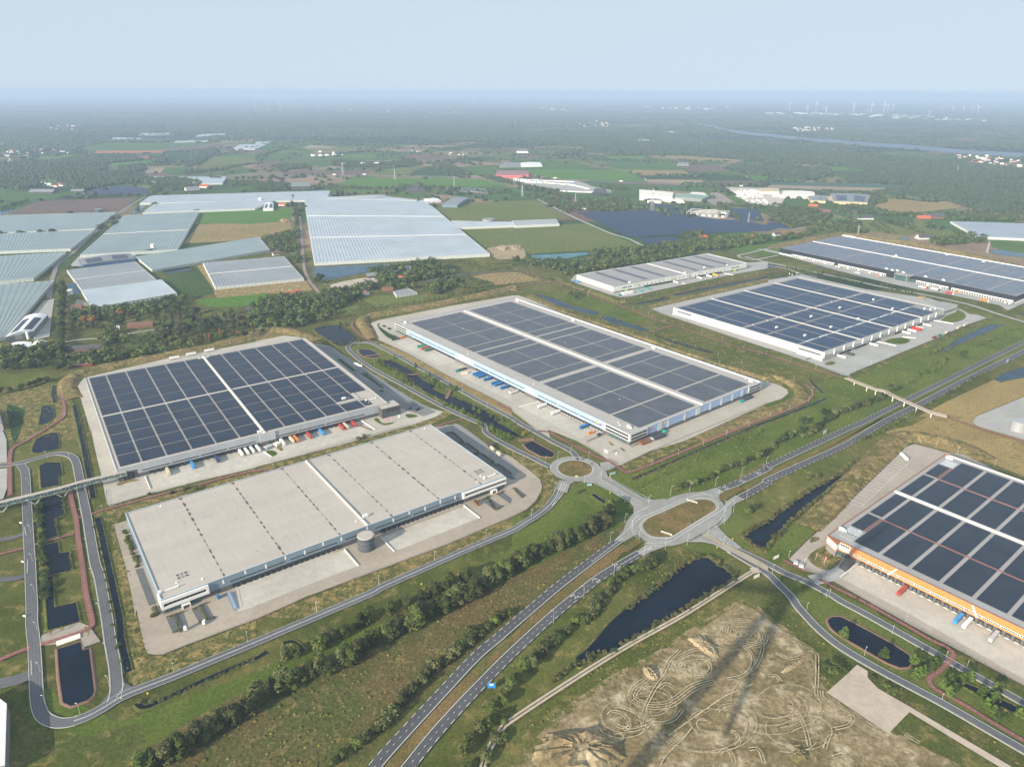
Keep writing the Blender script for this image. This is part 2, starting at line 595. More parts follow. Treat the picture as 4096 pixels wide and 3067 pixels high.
# --- near meadows and verges
def meadow(s,m,sm=0,label=None,name='meadow',layer='field'):return sheet(name,s,m,layer,sm,label)
meadow('D 60,1656 60,1470 260,1560 600,1430 1000,1280 1200,1090 1290,1010 1400,1100 1330,1190 1000,1330 600,1480 300,1656',G_LUSH,0,'lush green grass strip between the local road and the willow row')
meadow('D 270,1670 590,1460 820,1380 1060,1270 1330,1140 1340,1170 1180,1290 1010,1420 860,1550 720,1670',G_REED,4,'rough brown and green meadow below the willow row')
meadow('D -150,1480 40,1470 70,1560 180,1590 300,1560 340,1656 -150,1670',G_BASE,0,'shaded grass in the lower left corner')
meadow('D 1030,1670 1100,1580 1300,1450 1640,1240 1720,1280 1790,1400 1850,1470 2260,1720 1080,1760',G_BASE,0,'green grass belt round the sandy building plot')
MARG=grass('plot_margin',(.10,.11,.030),(.135,.125,.045),(.24,.19,.105),.05,.10,(.47,.53),.7)
PL=smooth(GP('D 1140,1690 1150,1640 1185,1590 1280,1500 1450,1400 1590,1312 1640,1325 1720,1390 1760,1450 1795,1500 1850,1545 1960,1600 2090,1670 2120,1720'),4,True)
pc_=sum(PL,Vector())/len(PL)
for k_,sd_ in((1.07,1),(1.03,2)):sheet('plot_margin',None,MARG,'verge',0,None,pts=[pc_+(q-pc_)*(k_+.022*math.sin(i*1.9+sd_)+.012*math.sin(i*4.3))for i,q in enumerate(PL)])
sheet('building_plot','D 1140,1690 1150,1640 1185,1590 1280,1500 1450,1400 1590,1312 1640,1325 1720,1390 1760,1450 1795,1500 1850,1545 1960,1600 2090,1670 2120,1720',SAND,'verge',4,'bare sandy building plot with tyre tracks and thin weeds')
sheet('gravel_pad','33 505,1015 700,840 770,775 860,830 860,885 950,980 1210,1130 2212,1720 2100,1720 1220,1185 1040,1370',GRAVEL,'yard',0,'pale gravel pad and track beside the sandy plot')
meadow('D 1300,1120 1390,1110 1500,1060 1560,1060 1700,980 1880,880 1960,800 2212,690 2212,760 1990,870 1800,960 1600,1060 1640,1180 1560,1210',G_LAWN,0,'mown verge between the main road and the oval roundabout')
meadow('22 830,440 940,370 1000,420 2212,-90 2212,300 1700,560 1330,640 1180,640 850,470',G_LUSH,0,'bright green meadow with young trees right of the small roundabout')
meadow('13 0,1300 480,1130 660,1100 1000,1240 1180,1290 900,1470 420,1640 0,1850',G_LUSH,0,'bright green meadow before the overpass')
meadow('13 690,1095 1300,835 1900,590 2212,610 2212,760 1700,970 1200,1260 1000,1230',G_LUSH,0,'green slope between the loading yard and the main road')
meadow('23 1000,60 1250,0 1600,-190 2300,-420 2300,480 1900,320 1300,160 1150,110',G_DRY,0,'straw coloured dry meadow beyond the orange warehouse')
meadow('13 1300,1440 1560,1300 2212,1000 2300,1000 2300,1230 1800,1430 1600,1540 1500,1440',G_DRY,0,'straw coloured dry meadow right of the overpass')
meadow('23 0,980 300,760 700,380 1000,130 1180,60 1240,150 900,450 500,830 160,1160 0,1230',G_LUSH,0,'green grass slope between the ditch pond and the orange warehouse')
meadow('22 0,560 0,1290 600,990 880,800 1050,760 1000,680 700,510 540,510 480,600 300,800 120,880',G_LUSH,0,'green triangle of grass between the small roundabout and the willow row')
meadow('30 1000,0 960,-440 1060,-460 1180,300 1300,690 1500,900 1150,960 1060,700',G_ROUGH,0,'rough grass strip left of the flat grey roof')
meadow('30 1250,700 1420,690 1900,510 2212,390 2212,560 1500,880 1300,900 1230,780',G_ROUGH,0,'rough grass verge between the yard and the local road')
meadow('21 -20,1660 870,1325 1650,1035 2212,795 2212,885 1500,1180 520,1640 450,1660',G_ROUGH,0,'tall rough verge along the fence of the flat roofed warehouse')
meadow('20 780,775 945,700 1300,610 2212,380 2212,460 1066,755 1000,850 850,800',G_ROUGH,0,'narrow grass strip with a red path between two warehouses')
meadow('21 0,365 700,170 1330,0 1560,-130 1750,-120 1500,0 600,250 0,430',G_ROUGH,0,'grass strip behind the flat grey roof')
meadow('12 0,250 450,190 1200,500 2212,850 2212,1180 2130,1130 1000,600 150,400 0,380',G_BASE,0,'rough nature strip between two solar warehouses')
meadow('12 100,340 600,400 900,480 1200,600 1000,640 700,540 300,420',G_LUSH,0,'green grass beside the long narrow pond')
meadow('22 940,350 1480,110 2212,-200 2212,-140 1000,410',G_ROUGH,0,'reedy bank beyond the blue warehouse yard')
meadow('20 100,200 500,60 690,0 700,650 560,600 250,600 240,350 100,340',G_BASE,0,'mown grass round the three small ponds on the left')
meadow('10 0,1270 330,1180 540,1150 640,1330 690,1655 400,1655 0,1655',G_ROUGH,0,'rough straw coloured grass near the red path on the left')
meadow('10 0,1085 390,1040 400,1130 0,1180',G_LAWN,0,'small paddock between two dark hedges')
meadow('11 0,690 250,690 480,740 560,800 620,830 300,745 0,790',G_BERM)
# park strip round the canal
meadow('11 790,850 900,800 1060,820 1400,1000 2212,1440 2212,1640 1900,1480 1300,1170 960,990',G_LAWN,0,'park strip of grass along the canal')
meadow('11 1060,800 1300,890 1650,1080 2212,1370 2212,1450 1500,1070 1080,830',G_DRY,0,'dry grass strip along the fence of the blue warehouse')
meadow('11 620,830 880,990 1000,1060 1350,1290 1600,1390 1600,1350 1100,1080 960,1000 800,900 780,840',G_BASE)
meadow('22 0,225 310,380 400,480 380,560 300,690 130,790 270,620 265,500 160,390 0,280',G_ROUGH,0,'rough grass bank beside the parking of the flat roofed warehouse')
meadow('33 -60,0 480,80 1450,600 2212,1050 2212,1560 1500,1140 560,640 150,170',G_LAWN,0,'mown park grass round the long pond at lower right')
# --- fields of the middle distance: crop colour, outline
def fmat(name,c1,c2,rot=.6,sc=.03,amp=.12):
 return grass('field_'+name,c1,c2,tuple(v*1.25 for v in c1),.006,.04,(.55,.75),.25,(rot,sc,amp),b=.3)
F_GREEN=fmat('bright',(.075,.165,.020),(.085,.175,.024),.3)
F_GREEN2=fmat('green',(.055,.120,.022),(.065,.130,.028),.9)
F_OLIVE=fmat('olive',(.115,.145,.035),(.135,.150,.045),.6)
F_DARK=fmat('dark',(.030,.065,.022),(.036,.075,.026),.5)
F_BROWN=fmat('brown',(.135,.098,.080),(.150,.108,.085),.2)
F_TAN=fmat('tan',(.270,.205,.095),(.230,.185,.075),.25)
F_PALE=fmat('pale',(.30,.245,.165),(.27,.22,.15),.4)
F_ORANGE=fmat('orange',(.42,.155,.055),(.38,.14,.05),.1)
F_CORN=fmat('corn',(.045,.085,.018),(.060,.100,.024),.5,.12,.3)
F_TEAL=fmat('teal',(.060,.115,.085),(.065,.12,.09),.2)
def field(s,m,label=None,sm=0):return sheet('field',s,m,'far',sm,label)
field('00 60,1210 310,1092 1190,1055 1095,1135 1000,1185 600,1190',F_BROWN,'brown ploughed field left of the greenhouse road')
field('00 0,1000 640,1010 710,1025 330,1090 150,1170 0,1185',F_GREEN2,'green field at the left edge below the dark wood')
field('00 840,655 1475,652 1420,672 800,682',F_ORANGE,'thin orange field far on the left')
field('00 230,748 560,690 800,682 720,705 500,735',F_GREEN,'bright green strip below the village')
field('00 1420,800 1640,795 1560,850 1400,850',F_GREEN2)
field('00 1250,825 1430,800 1380,850 1260,850',F_PALE)
field('00 1670,790 1780,715 2212,720 2212,765 1900,780',F_OLIVE)
field('00 660,635 900,585 1900,590 1700,640 1480,655 800,655',F_GREEN2)
field('00 1290,650 1930,590 1960,610 1750,640 1480,650',F_BROWN)
field('00 900,770 1240,735 1330,760 1000,800',F_GREEN)
field('00 1450,670 1760,670 1700,745 1440,740',F_DARK)
field('01 -100,1175 310,1150 300,1265 -110,1290',F_GREEN,'bright green field left of the brick road')
field('00 1720,1290 2090,1275 2120,1290 2212,1290 2330,1420 2212,1425 1585,1455',F_TAN)
field('01 -110,1290 300,1270 300,1390 60,1410 -120,1420',F_TAN,'tan stubble field below the bright green one')
field('00 1640,1280 1730,1180 2200,1155 2190,1290',F_GREEN)
field('01 240,835 490,822 520,862 230,862',F_BROWN)
field('01 500,835 1030,820 950,865 500,862',F_BROWN)
field('01 950,862 1230,795 1460,792 1280,865',F_OLIVE,'pale striped triangular field beyond the big greenhouse')
field('01 1280,866 1480,795 1700,845 1690,872',F_DARK,'dark green triangular field beyond the big greenhouse')
field('01 700,945 850,888 1450,895 1380,935 1230,965 720,960',F_GREEN,'bright green field behind a row of round trees')
field('01 1390,935 1470,895 1940,900 2212,960 1900,970 1700,975',F_GREEN)
field('01 500,810 720,705 1240,712 1180,740 700,745 640,790',F_GREEN2)
field('01 -40,800 100,745 250,745 180,780 100,810',F_BROWN)
field('01 760,690 1040,690 1035,712 755,715',F_GREEN)
field('01 380,640 520,605 800,632 790,660 400,655',F_OLIVE)
field('01 400,632 470,605 690,625 640,636',F_PALE)
field('01 1260,710 1720,705 1760,730 1380,742',F_BROWN)
field('01 1700,800 2060,775 2060,860 1850,860',F_GREEN2)
field('01 1230,1055 1330,1020 1520,1035 1420,1070',F_GREEN2)
field('01 1520,1120 2212,1090 2212,1255 1690,1262',F_OLIVE,'olive stubble field right of the big greenhouse, upper half')
field('01 1760,1320 2212,1305 2212,1480 1980,1500',F_OLIVE)
field('02 -10,1090 200,1080 500,1235 400,1245 -10,1255',F_OLIVE,'olive stubble field beyond the long glasshouse')
field('02 0,1310 380,1300 620,1280 1085,1475 700,1510 170,1545 0,1490',F_OLIVE,'olive green field before the solar farm')
field('02 0,770 590,765 720,790 600,815 0,832',F_GREEN2)
field('02 0,830 380,815 930,820 1140,900 1160,925 330,895 160,850',F_GREEN,'large green field beyond the highway')
field('02 650,765 1400,770 1480,822 940,818',F_GREEN2)
field('02 950,820 1480,825 1575,872 1130,868',F_TAN)
field('02 1130,870 1580,875 1640,906 1160,902',F_DARK)
field('02 1160,903 1650,908 1700,952 1180,930',F_PALE)
field('02 1430,775 1780,775 1900,835 1540,835',F_BROWN,'brown field before the long wood')
field('02 1790,780 1890,775 1890,800 1830,800',F_TAN)
field('02 1545,836 1910,836 1970,866 1590,866',F_GREEN2)
field('02 1620,868 1980,868 2090,915 1670,910',F_DARK)
field('02 1670,912 2090,916 2200,950 1720,950',F_BROWN)
field('02 1980,860 2212,880 2212,920 2100,915',F_GREEN)
field('02 540,930 1490,960 1500,1008 900,970 620,960',F_GREEN2,'green strip between the highway and the trailer yard')
field('02 1500,965 1780,970 1750,1005 1500,1008',F_GREEN2)
field('02 0,970 420,1075 100,1045 0,1040',F_GREEN2)
field('02 520,1030 1100,1070 1080,1100 850,1090 520,1060',F_GREEN2)
field('02 1150,697 1500,700 2000,735 1900,765 1700,740 1450,720',F_TAN)
field('02 800,700 1130,700 1220,740 850,735',F_GREEN)
field('02 720,635 830,605 940,608 930,640',F_PALE)
field('03 370,790 640,795 960,850 780,860 560,850 520,815',F_GREEN,'bright green clearing between two woods on the right')
field('03 0,925 600,932 1200,955 1180,978 700,970 0,950',F_TEAL,'blue green strip field on the right')
field('03 0,950 700,970 1180,980 1050,995 900,1025 0,980',F_PALE)
field('03 0,975 880,1000 900,1028 500,1010 0,995',F_OLIVE)
field('03 910,1160 960,1080 1020,1065 1460,1105 1540,1080 1750,1085 1640,1150 1300,1190 1000,1190',F_TAN,'dry tan field between the woods on the right')
field('03 1820,1180 2000,1165 2140,1180 2130,1200 1950,1205',F_TAN)
field('03 1420,830 1480,810 1610,830 1580,850',F_PALE)
field('03 130,1075 380,1100 320,1150 170,1130',F_GREEN2)
field('03 450,1285 560,1235 720,1245 640,1300',F_GREEN,'small bright green field near the farm on the right')
field('03 800,1255 970,1265 1300,1360 1230,1390 900,1350',F_OLIVE)
field('03 1200,1260 1300,1240 1700,1390 1400,1400',F_OLIVE)
field('03 0,900 60,920 0,925',F_GREEN)
field('10 1310,260 1390,250 1700,150 1870,360 1700,420 1520,400',F_CORN,'dark green maize field between two glasshouses')
field('10 620,560 790,510 1530,395 1640,420 1300,500 800,600',F_CORN,'dark green maize strip below the white glasshouse')
field('11 -10,300 420,245 490,350 380,370 -20,385',F_TAN,'pale stubble strip with white bales below the glasshouse')
field('10 1700,140 1750,120 1865,325 2212,300 2212,385 1870,425 1840,330',F_TAN)
field('10 1720,430 2212,385 2300,370 2280,470 1900,500 1700,470',F_GREEN,'bright green lawn below the stubble strip')
field('11 -20,390 70,375 90,400 60,470 -20,490',F_GREEN)
field('11 920,440 1070,395 1380,375 1480,395 1480,430 1000,500',F_OLIVE,'light green paddock beside the small glasshouse')
field('10 1130,780 1340,700 1450,860 1180,870',F_OLIVE)
field('11 690,530 880,470 900,490 800,545',F_OLIVE)
field('12 0,120 110,130 190,100 190,60 120,20',F_CORN)
field('12 550,140 700,105 790,115 720,160 640,180',F_GREEN)
field('11 1760,260 1980,205 2212,190 2212,290 2010,310',F_DRY if False else F_TAN)
field('12 0,190 60,195 250,265 60,280 0,290',F_TAN)
# --- berms
berm('earth_bank','10 640,1290 590,1200 600,1130 690,1075 1000,1000 1400,920 1900,820 2212,735 11 0,710 160,690 300,700 430,740 530,790',26,5.0,G_BERM,5,'brown grassy bank curving round the solar roofed warehouse')
berm('earth_bank','11 1010,770 960,680 920,620 1000,570 1400,500 1900,400 2212,330 12 0,335 60,345',24,5.0,G_BERM,5,'brown grassy bank curving round the blue warehouse')
berm('earth_bank','12 150,395 500,555 1000,720 1500,900 2000,1060 2212,1115 13 0,1090 130,1120 240,1180 290,1240 230,1310 0,1400 12 2000,1470 1600,1640',18,3.5,G_BERM,5,'reedy bank along the long side of the blue warehouse')
berm('earth_bank','12 1180,490 1500,420 2212,255',16,2.5,G_BERM,4,'low grassy bank at the left end of the white solar warehouse')
berm('earth_bank','12 420,230 480,290 800,400 920,445 1050,440 1290,395',18,3.0,G_BASE,4,'green bank round the corner of the small white warehouse')
berm('earth_bank','23 1900,300 1700,190 1400,115 1200,95 1080,150 900,330 700,520 520,720 350,890',26,4.0,G_BERM,5,'brown grassy bank along the yard of the orange warehouse')
berm('earth_bank','03 0,1490 150,1465 400,1420 600,1375 800,1400 1300,1470 1900,1590 2300,1690',40,6.0,G_BERM,4,'brown heath bank behind the black warehouse')
berm('earth_bank','13 720,1090 1300,850 1900,605',14,2.0,G_BASE,4,'green bank along the loading yard fence')
# --- yards
yard=lambda s,m=PAVER,label=None,name='yard',sm=0:sheet(name,s,m,'yard',sm,label)
yard('10 730,1105 1400,950 2212,795 11 0,790 240,742 380,755 500,810 640,835 880,985 1060,1105 1330,1280 1500,1365 1620,1400 1560,1440 1330,1520 840,1655 21 350,275 0,365 20 2212,372 1700,490 1270,605 950,697 925,690 900,560 880,450 850,330 815,180 780,0 10 790,1590 745,1440 700,1290 668,1190 690,1150',pave('yard_pale',(.44,.415,.365),.10),'pale paved yard round the solar roofed warehouse')
yard('20 985,860 1090,1240 1140,1480 1170,1655 30 1180,300 1250,620 1280,680 1340,690 1420,685 1600,610 1900,500 2212,385 21 430,1485 870,1325 1650,1035 2212,795 22 130,730 205,660 250,580 262,530 240,470 160,400 0,280 21 2010,180 1850,60 1760,0 11 1730,1505 1500,1540 20 1066,835',pave('yard_beige',(.36,.315,.26),.10),'beige paved yard round the flat roofed warehouse')
yard('11 985,650 1000,630 1060,608 1700,482 2212,395 12 0,395 60,395 150,425 1000,800 2140,1130 2212,1140 13 0,1142 100,1170 165,1210 175,1240 120,1285 0,1325 12 1480,1655 22 1200,225 940,352 915,348 840,310 790,275 620,175 560,140 310,40 12 340,1655 0,1395 11 2212,1370 1640,1080 1300,890 1060,780 1030,750',pave('yard_warm',(.42,.39,.335),.09),'paved yard round the blue warehouse')
yard('12 1200,510 1300,555 2212,855 13 0,850 330,962 660,1088 700,1092 1300,835 1700,655 1895,590 1800,560 1740,555 1640,500 1400,420 840,340 280,215 0,262 12 2212,280',CONCG,'grey paved yard round the white solar warehouse')
yard('12 505,262 560,290 840,385 940,410 1040,400 1300,340 1900,215 2212,160 2212,100 2030,110 1690,30 550,215',CONCG,'grey paved yard round the small white warehouse')
yard('13 -100,-10 0,15 110,40 600,180 1050,290 1300,345 1530,380 2000,480 2070,525 2212,460 2400,380 2400,250 2212,380 2100,440 100,20 0,0',CONCG,'grey loading strip before the black warehouse')
yard('23 1200,185 1270,165 1530,235 1700,260 2400,600 2400,1750 33 2400,1060 1700,680 1300,470 900,250 480,5 23 320,1262 180,1160 330,1010 420,930 560,810 820,555 1000,380',pave('yard_tan',(.37,.33,.285),.09),'paved yard of the orange warehouse')
yard('13 1760,1490 1800,1440 2212,1270 2400,1190 2400,1700 2212,1640 1830,1530',CONCG,'pale yard at the right edge with a silo')
# concrete aprons before the docks
yard('20 1270,450 1305,560 2212,340 21 0,335 350,240 900,90 960,15 880,-30 20 2212,230',CONC,'concrete dock apron of the solar roofed warehouse','dock_apron')
yard('21 765,1080 885,1218 430,1390 0,1562 30 2212,270 2060,318 2000,150 21 0,1290',CONC,'left concrete dock apron of the flat roofed warehouse','dock_apron')
yard('21 1075,975 1195,1095 1930,805 1800,705',CONC,'right concrete dock apron of the flat roofed warehouse','dock_apron')
yard('11 1195,800 1350,765 1740,960 1570,1000',CONC,'concrete dock apron at the left end of the blue warehouse','dock_apron')
yard('11 1760,1090 1900,1045 2212,1220 2212,1310',CONC,'concrete dock apron before the blue trailers','dock_apron')
yard('12 60,1355 230,1320 700,1570 590,1630',CONC,'concrete dock apron at the right end of the blue warehouse','dock_apron')
yard('23 770,1215 620,1320 1260,1655 33 2400,1010 2400,590 2212,530 1000,-20',CONC,'pale concrete dock apron of the orange warehouse','dock_apron')
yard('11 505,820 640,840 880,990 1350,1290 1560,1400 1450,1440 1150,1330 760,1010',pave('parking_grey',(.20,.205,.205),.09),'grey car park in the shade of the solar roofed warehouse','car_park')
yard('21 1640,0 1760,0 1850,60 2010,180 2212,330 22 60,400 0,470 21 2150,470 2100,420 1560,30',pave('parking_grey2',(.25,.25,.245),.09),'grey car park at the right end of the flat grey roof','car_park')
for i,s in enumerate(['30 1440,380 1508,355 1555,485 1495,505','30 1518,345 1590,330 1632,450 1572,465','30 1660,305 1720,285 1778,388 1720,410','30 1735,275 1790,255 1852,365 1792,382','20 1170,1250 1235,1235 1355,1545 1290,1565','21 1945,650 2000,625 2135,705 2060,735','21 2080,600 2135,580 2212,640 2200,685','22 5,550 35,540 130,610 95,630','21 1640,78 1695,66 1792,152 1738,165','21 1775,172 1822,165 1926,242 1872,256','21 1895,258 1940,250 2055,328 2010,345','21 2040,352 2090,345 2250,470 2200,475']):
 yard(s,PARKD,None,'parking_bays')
sheet('service_track','11 600,325 720,280 960,240 1040,250 1040,285 850,315 640,335',GRAVEL,'yard',3,'pale gravel farm yard beside the blue pond')
sheet('trailer_yard','02 0,905 180,910 540,912 640,940 680,960 860,1000 850,1030 560,1020 250,970 60,950',CONCG,'yard',0,'pale yard crowded with white trailers')
sheet('block_yard','02 1790,970 1850,970 2212,980 03 100,1000 530,1050 900,1040 880,1090 560,1090 150,1060 100,1140 02 2212,1130 2050,1110',pave('stone_yard',(.50,.46,.40),.1),'yard',0,'pale stone yard with white piles')
sheet('gravel_lot','02 1670,1080 1720,1020 1790,1015 1950,1120 1850,1130 1740,1125',pave('lot',(.27,.23,.20),.1),'yard',0,'brown gravel lot beside the stone yard')
sheet('building_site','01 1985,1510 2100,1480 2212,1470 2300,1480 2330,1590 2212,1590 2080,1590',SANDL,'yard',3,'bare sandy site at the corner of the big greenhouse')
sheet('yard','10 280,560 380,440 470,420 440,640 430,750 290,780',CONCG,'yard',0,'paved yard beside the round roofed hall')
sheet('yard','00 680,1570 1080,1540 1180,1560 1150,1655 600,1655',CONCG,'yard',0,'paved yard round the blue solar hall')
isle=lambda s,m=None,lab=None:sheet('grass_island',s,m or G_ROUGH,'road',3,lab)
isle('23 345,1145 400,1090 490,1050 560,1130 640,1155 560,1240 480,1250 390,1210',None,'grass island with flags before the orange office')
isle('23 590,1290 650,1245 700,1215 640,1315');isle('23 380,970 440,975 430,1000 360,1020')
isle('13 1010,792 1060,770 1150,760 1225,780 1200,806 1130,816 1050,806',G_LUSH,'grass island in the yard of the white solar warehouse');isle('13 485,990 540,965 582,976 550,996',G_LUSH)
isle('13 1500,602 1640,525 1705,560 1692,600 1610,627 1540,620',G_LUSH)
isle('11 1050,642 1075,640 1062,658 1150,722 1222,750 1200,762 1150,766 1070,692',F_DARK);isle('11 1088,655 1110,652 1130,665 1105,668',F_DARK);isle('11 1135,676 1160,674 1172,688 1145,690',F_DARK)
isle('11 1290,1425 1350,1420 1400,1440 1320,1452',G_LUSH);isle('11 1020,1470 1050,1455 1080,1490 1110,1500 1200,1490 1110,1518',G_LUSH);isle('20 1015,505 1120,470 1205,478 1100,500 1030,528',G_DRY);isle('21 140,170 190,165 230,205 215,225');isle('21 90,232 140,222 185,250 140,272',G_LUSH)
for s in('11 700,948 730,942 862,1045 838,1052','11 905,1070 950,1060 1112,1195 1085,1202','11 1060,1215 1090,1212 1110,1225 1075,1230'):sheet('grass_strip',s,F_DARK,'road')
for s in('22 830,150 850,148 885,180 860,178','22 925,200 940,198 985,228 965,228'):sheet('grass_strip',s,G_ROUGH,'road')
sheet('car_park','20 -60,0 20,40 58,130 62,325 -60,340',CONCG,'road',0,'striped car park at the left edge, upper part');sheet('car_park','20 -60,388 64,376 62,545 30,640 -60,660',CONCG,'road',0,'striped car park at the left edge, lower part')
meadow('10 60,1338 190,1368 215,1400 165,1600 115,1650 80,1500',F_DARK,4,'dark green hollow at the left edge')
sheet('path','30 365,520 500,470 690,410 770,440 870,575 740,620 710,640 700,540 490,600 400,610 330,600',pave('square_tan',(.33,.29,.25),.1),'yard',0,'paved square at the head of the rectangular pond')
# --- roads
DUAL=[(3.55,.35),(-3.55,.3,3.0,3.0),(0,.22,2.6,4.2)]
road('main_road','31 800,1960 1053,1628 1283,1370 1605,1022 1898,711 2092,545 22 28,1711 155,1602 408,1388 650,1203 862,1044 925,1000',8.4,ASPH,'left carriageway of the main road with white dashes',[(-3.6,.35),(3.6,.32,4.2,3.6),(0,.25,1.4,4.4)])
road('main_road','31 1060,1960 1296,1688 1537,1390 1796,1102 2034,855 2212,677 22 320,1677 530,1500 748,1327 960,1195 1110,1108',8.4,ASPH,'right carriageway of the main road coming up from the bottom edge',[(3.6,.35),(-3.6,.32,4.2,3.6),(0,.25,1.4,4.4)])
road('main_road','22 1740,578 1860,540 2000,480 2212,378 23 0,360 380,180 700,30 13 800,1500 1100,1350 1400,1200 1800,1000 2212,798 2500,650',8.6,ASPH,'upper carriageway of the main road running to the right edge',[(3.7,.32,4.2,3.6),(-3.7,.35),(0,.25,1.4,4.4)])
road('main_road','22 1960,640 2080,575 2212,500 23 0,480 350,320 700,160 13 1000,1490 1300,1340 1600,1180 1900,1030 2212,878 2500,730',8.6,ASPH,'lower carriageway of the main road running to the right edge',[(3.7,.35),(-3.7,.32,4.2,3.6),(0,.25,1.4,4.4)])
road('local_road','30 640,1268 760,1225 900,1150 1000,1085 1110,1030 1250,975 1500,880 1800,755 2212,585 31 250,478 500,373 760,262 1010,155 21 1100,1400 1500,1222 1800,1090 2212,915 22 100,855 200,795 270,745 330,690 375,630 410,560 430,505',8.0,ASPHL,'two lane local road along the fence of the flat roofed warehouse',[(.28,.22),(-.28,.22),(3.7,.18),(-3.7,.18)])
road('side_road','20 180,345 215,400 225,500 232,650 240,800 250,1000 262,1200 270,1400 278,1600 30 275,400 285,500 296,600 305,750 312,900 318,1020 332,1130 375,1225 470,1275 570,1280 660,1262',7.2,ASPHL,'grey side road down the left edge ending in a hairpin bend',[],6,KERB)
road('side_road','30 985,1090 1005,1000 1003,900 990,770 957,600 928,400 893,200 855,0 20 822,1200 786,1000 752,800 722,650 698,520 678,420 664,350 640,292 590,262 520,250 430,262 330,290 200,325 90,345 -60,355',7.2,ASPHL,'grey side road along the left of the flat roofed warehouse',[(3.3,.15)],6,KERB)
road('side_road','20 235,930 160,960 70,985 -60,1000',6.5,ASPHL,'short branch road into the left site',[],4)
road('side_road','20 255,1295 150,1325 60,1335 -60,1345',6.5,ASPHL,'lower short branch road into the left site',[],4)
road('side_road','30 310,850 200,890 80,925 -60,950',10,ASPHL,'wide branch road at the lower left edge',[],4)
road('park_road','22 330,365 250,325 130,265 0,203 21 2000,80 11 1950,1512 1700,1400 1450,1270 1250,1160 1090,1075 970,1005 870,930 805,868 795,835 835,808 920,800 1010,812 1090,850 1200,905 1400,1015 1650,1150 1900,1290 2212,1455 12 80,1508 22 200,60 350,145 500,222 545,262 560,300',6.4,ASPHL,'park road looping round the canal',[(3.0,.15),(-3.0,.15)],6,KERB)
road('side_road','22 1910,1065 2050,1130 2212,1205 23 150,1285 300,1345 450,1420 560,1480 33 640,235 800,318 1100,485 1450,683 1700,825 1950,965 2400,1220',6.4,ASPHL,'road between the long pond and the orange warehouse',[(2.9,.2),(-2.9,.2)],6,KERB)
road('side_road','22 1880,1090 2050,1190 2212,1290 23 90,1380 200,1490 33 260,280 400,435 540,560 700,672 1000,845 1500,1110 1900,1340 2400,1630',6.4,ASPHL,'road along the sandy building plot',[(2.9,.2),(-2.9,.2)],6,KERB)
road('yard_entrance','23 380,1345 450,1330 560,1300 650,1260',12,CONCG,None,[],3)
road('side_road','13 -200,60 0,110 300,170 500,215 760,270 1000,325 1400,400 1700,465 1850,510 2000,560 2300,650',7.5,CONCG,'grey road before the black warehouse',[(0,.2,3,3)],6)
road('side_road','13 -200,120 0,140 160,165 300,215 420,235',5,CONCG,None,[],4)
road('side_road','02 2300,1560 2150,1590 2080,1600 1980,1580 1960,1560 2050,1540 2300,1480',6,CONCG,None,[],6)
road('highway','00 -200,900 400,885 1000,875 1700,872 2212,868 01 300,868 600,864 1000,872 1600,882 1900,886 02 60,894 400,905 800,925 1200,940 1700,962 1900,968 2212,976 03 300,985 900,1030 1000,1080',22,ASPHL,'far highway crossing the fields',[(0,2.5)],5)
road('brick_road','01 350,1010 365,1100 375,1200 388,1300 398,1420 405,1550 415,1655 11 428,200 460,270 520,340 560,400',7,pave('brick_road',(.27,.21,.19),.1),'straight brick road left of the big greenhouse',[],4)
road('lane','00 1260,1055 1140,1120 1000,1225 800,1380 640,1530 500,1640 10 470,200 440,300 425,420',9,pave('lane',(.24,.22,.20),.1),'straight lane between the greenhouses',[],4)
road('lane','10 -100,900 300,880 600,790 900,760 1340,690 1700,650',5,CONCG,'narrow country lane past the farm houses',[],6)
road('lane','10 1700,650 2212,560 11 350,460 560,400 800,370 1050,330 1330,300 1700,230 1900,205 2212,180 12 100,170 300,130 600,95 1000,30',6,ASPHL,'country lane through the farm gardens',[],6)
road('lane','02 220,1075 500,1215 620,1270 850,1370 1010,1420 1130,1480',8,CONCG,'lane beside the solar farm',[],4)
road('lane','02 600,762 800,795 1100,860 1160,920',5,GRAVEL,None,[],4)
road('lane','03 820,1140 900,1100 1000,1060 1150,1015 1230,995',9,CONCG,'lane up to the highway on the right',[],4)
road('lane','02 2290,1330 03 200,1335 300,1320',6,CONCG,None,[],3)
# light concrete junction pieces
conc=lambda s,sm=0,label=None:sheet('junction',s,CONCJ,'road',sm,label)
conc('22 1040,900 1045,840 1090,780 1200,720 1330,650 1430,610 1560,585 1690,598 1790,640 1838,710 1838,770 1790,845 1700,905 1560,988 1440,1035 1320,1052 1200,1028 1110,975',4,'large oval concrete roundabout')
conc('22 885,1000 960,915 985,850 1020,790 1075,745 1110,770 1060,830 1045,900 1080,948 968,1012',0)
conc('22 1780,880 1860,825 1897,770 1900,715 1930,682 2010,645 1930,610 1850,665 1838,700 1845,770',0)
conc('22 1480,600 1600,583 1680,572 1765,545 1850,592 1790,640 1700,605',0)
conc('22 1180,1025 1330,1050 1210,1095 1130,1137 1078,1095',0)
conc('22 1520,1017 1640,955 1770,870 1800,905 1850,960 1985,1062 1930,1085 1885,1115 1740,1035 1640,1015',0)
conc('22 700,410 815,405 830,455 1000,555 1130,628 1220,650 1330,640 1330,660 1090,785 1050,760 1050,712 1010,668 870,583 720,505 600,500',0,'concrete link road between the two roundabouts')
conc('22 760,330 850,315 930,350 860,385 800,405 770,420',0)
conc('22 385,560 410,480 540,490 500,520 475,592',0)
sheet('side_road','30 930,1040 975,960 1060,880 1085,940 1140,965 1210,970 1300,960 1080,1060 880,1180 820,1180',ASPHL,'road',0)
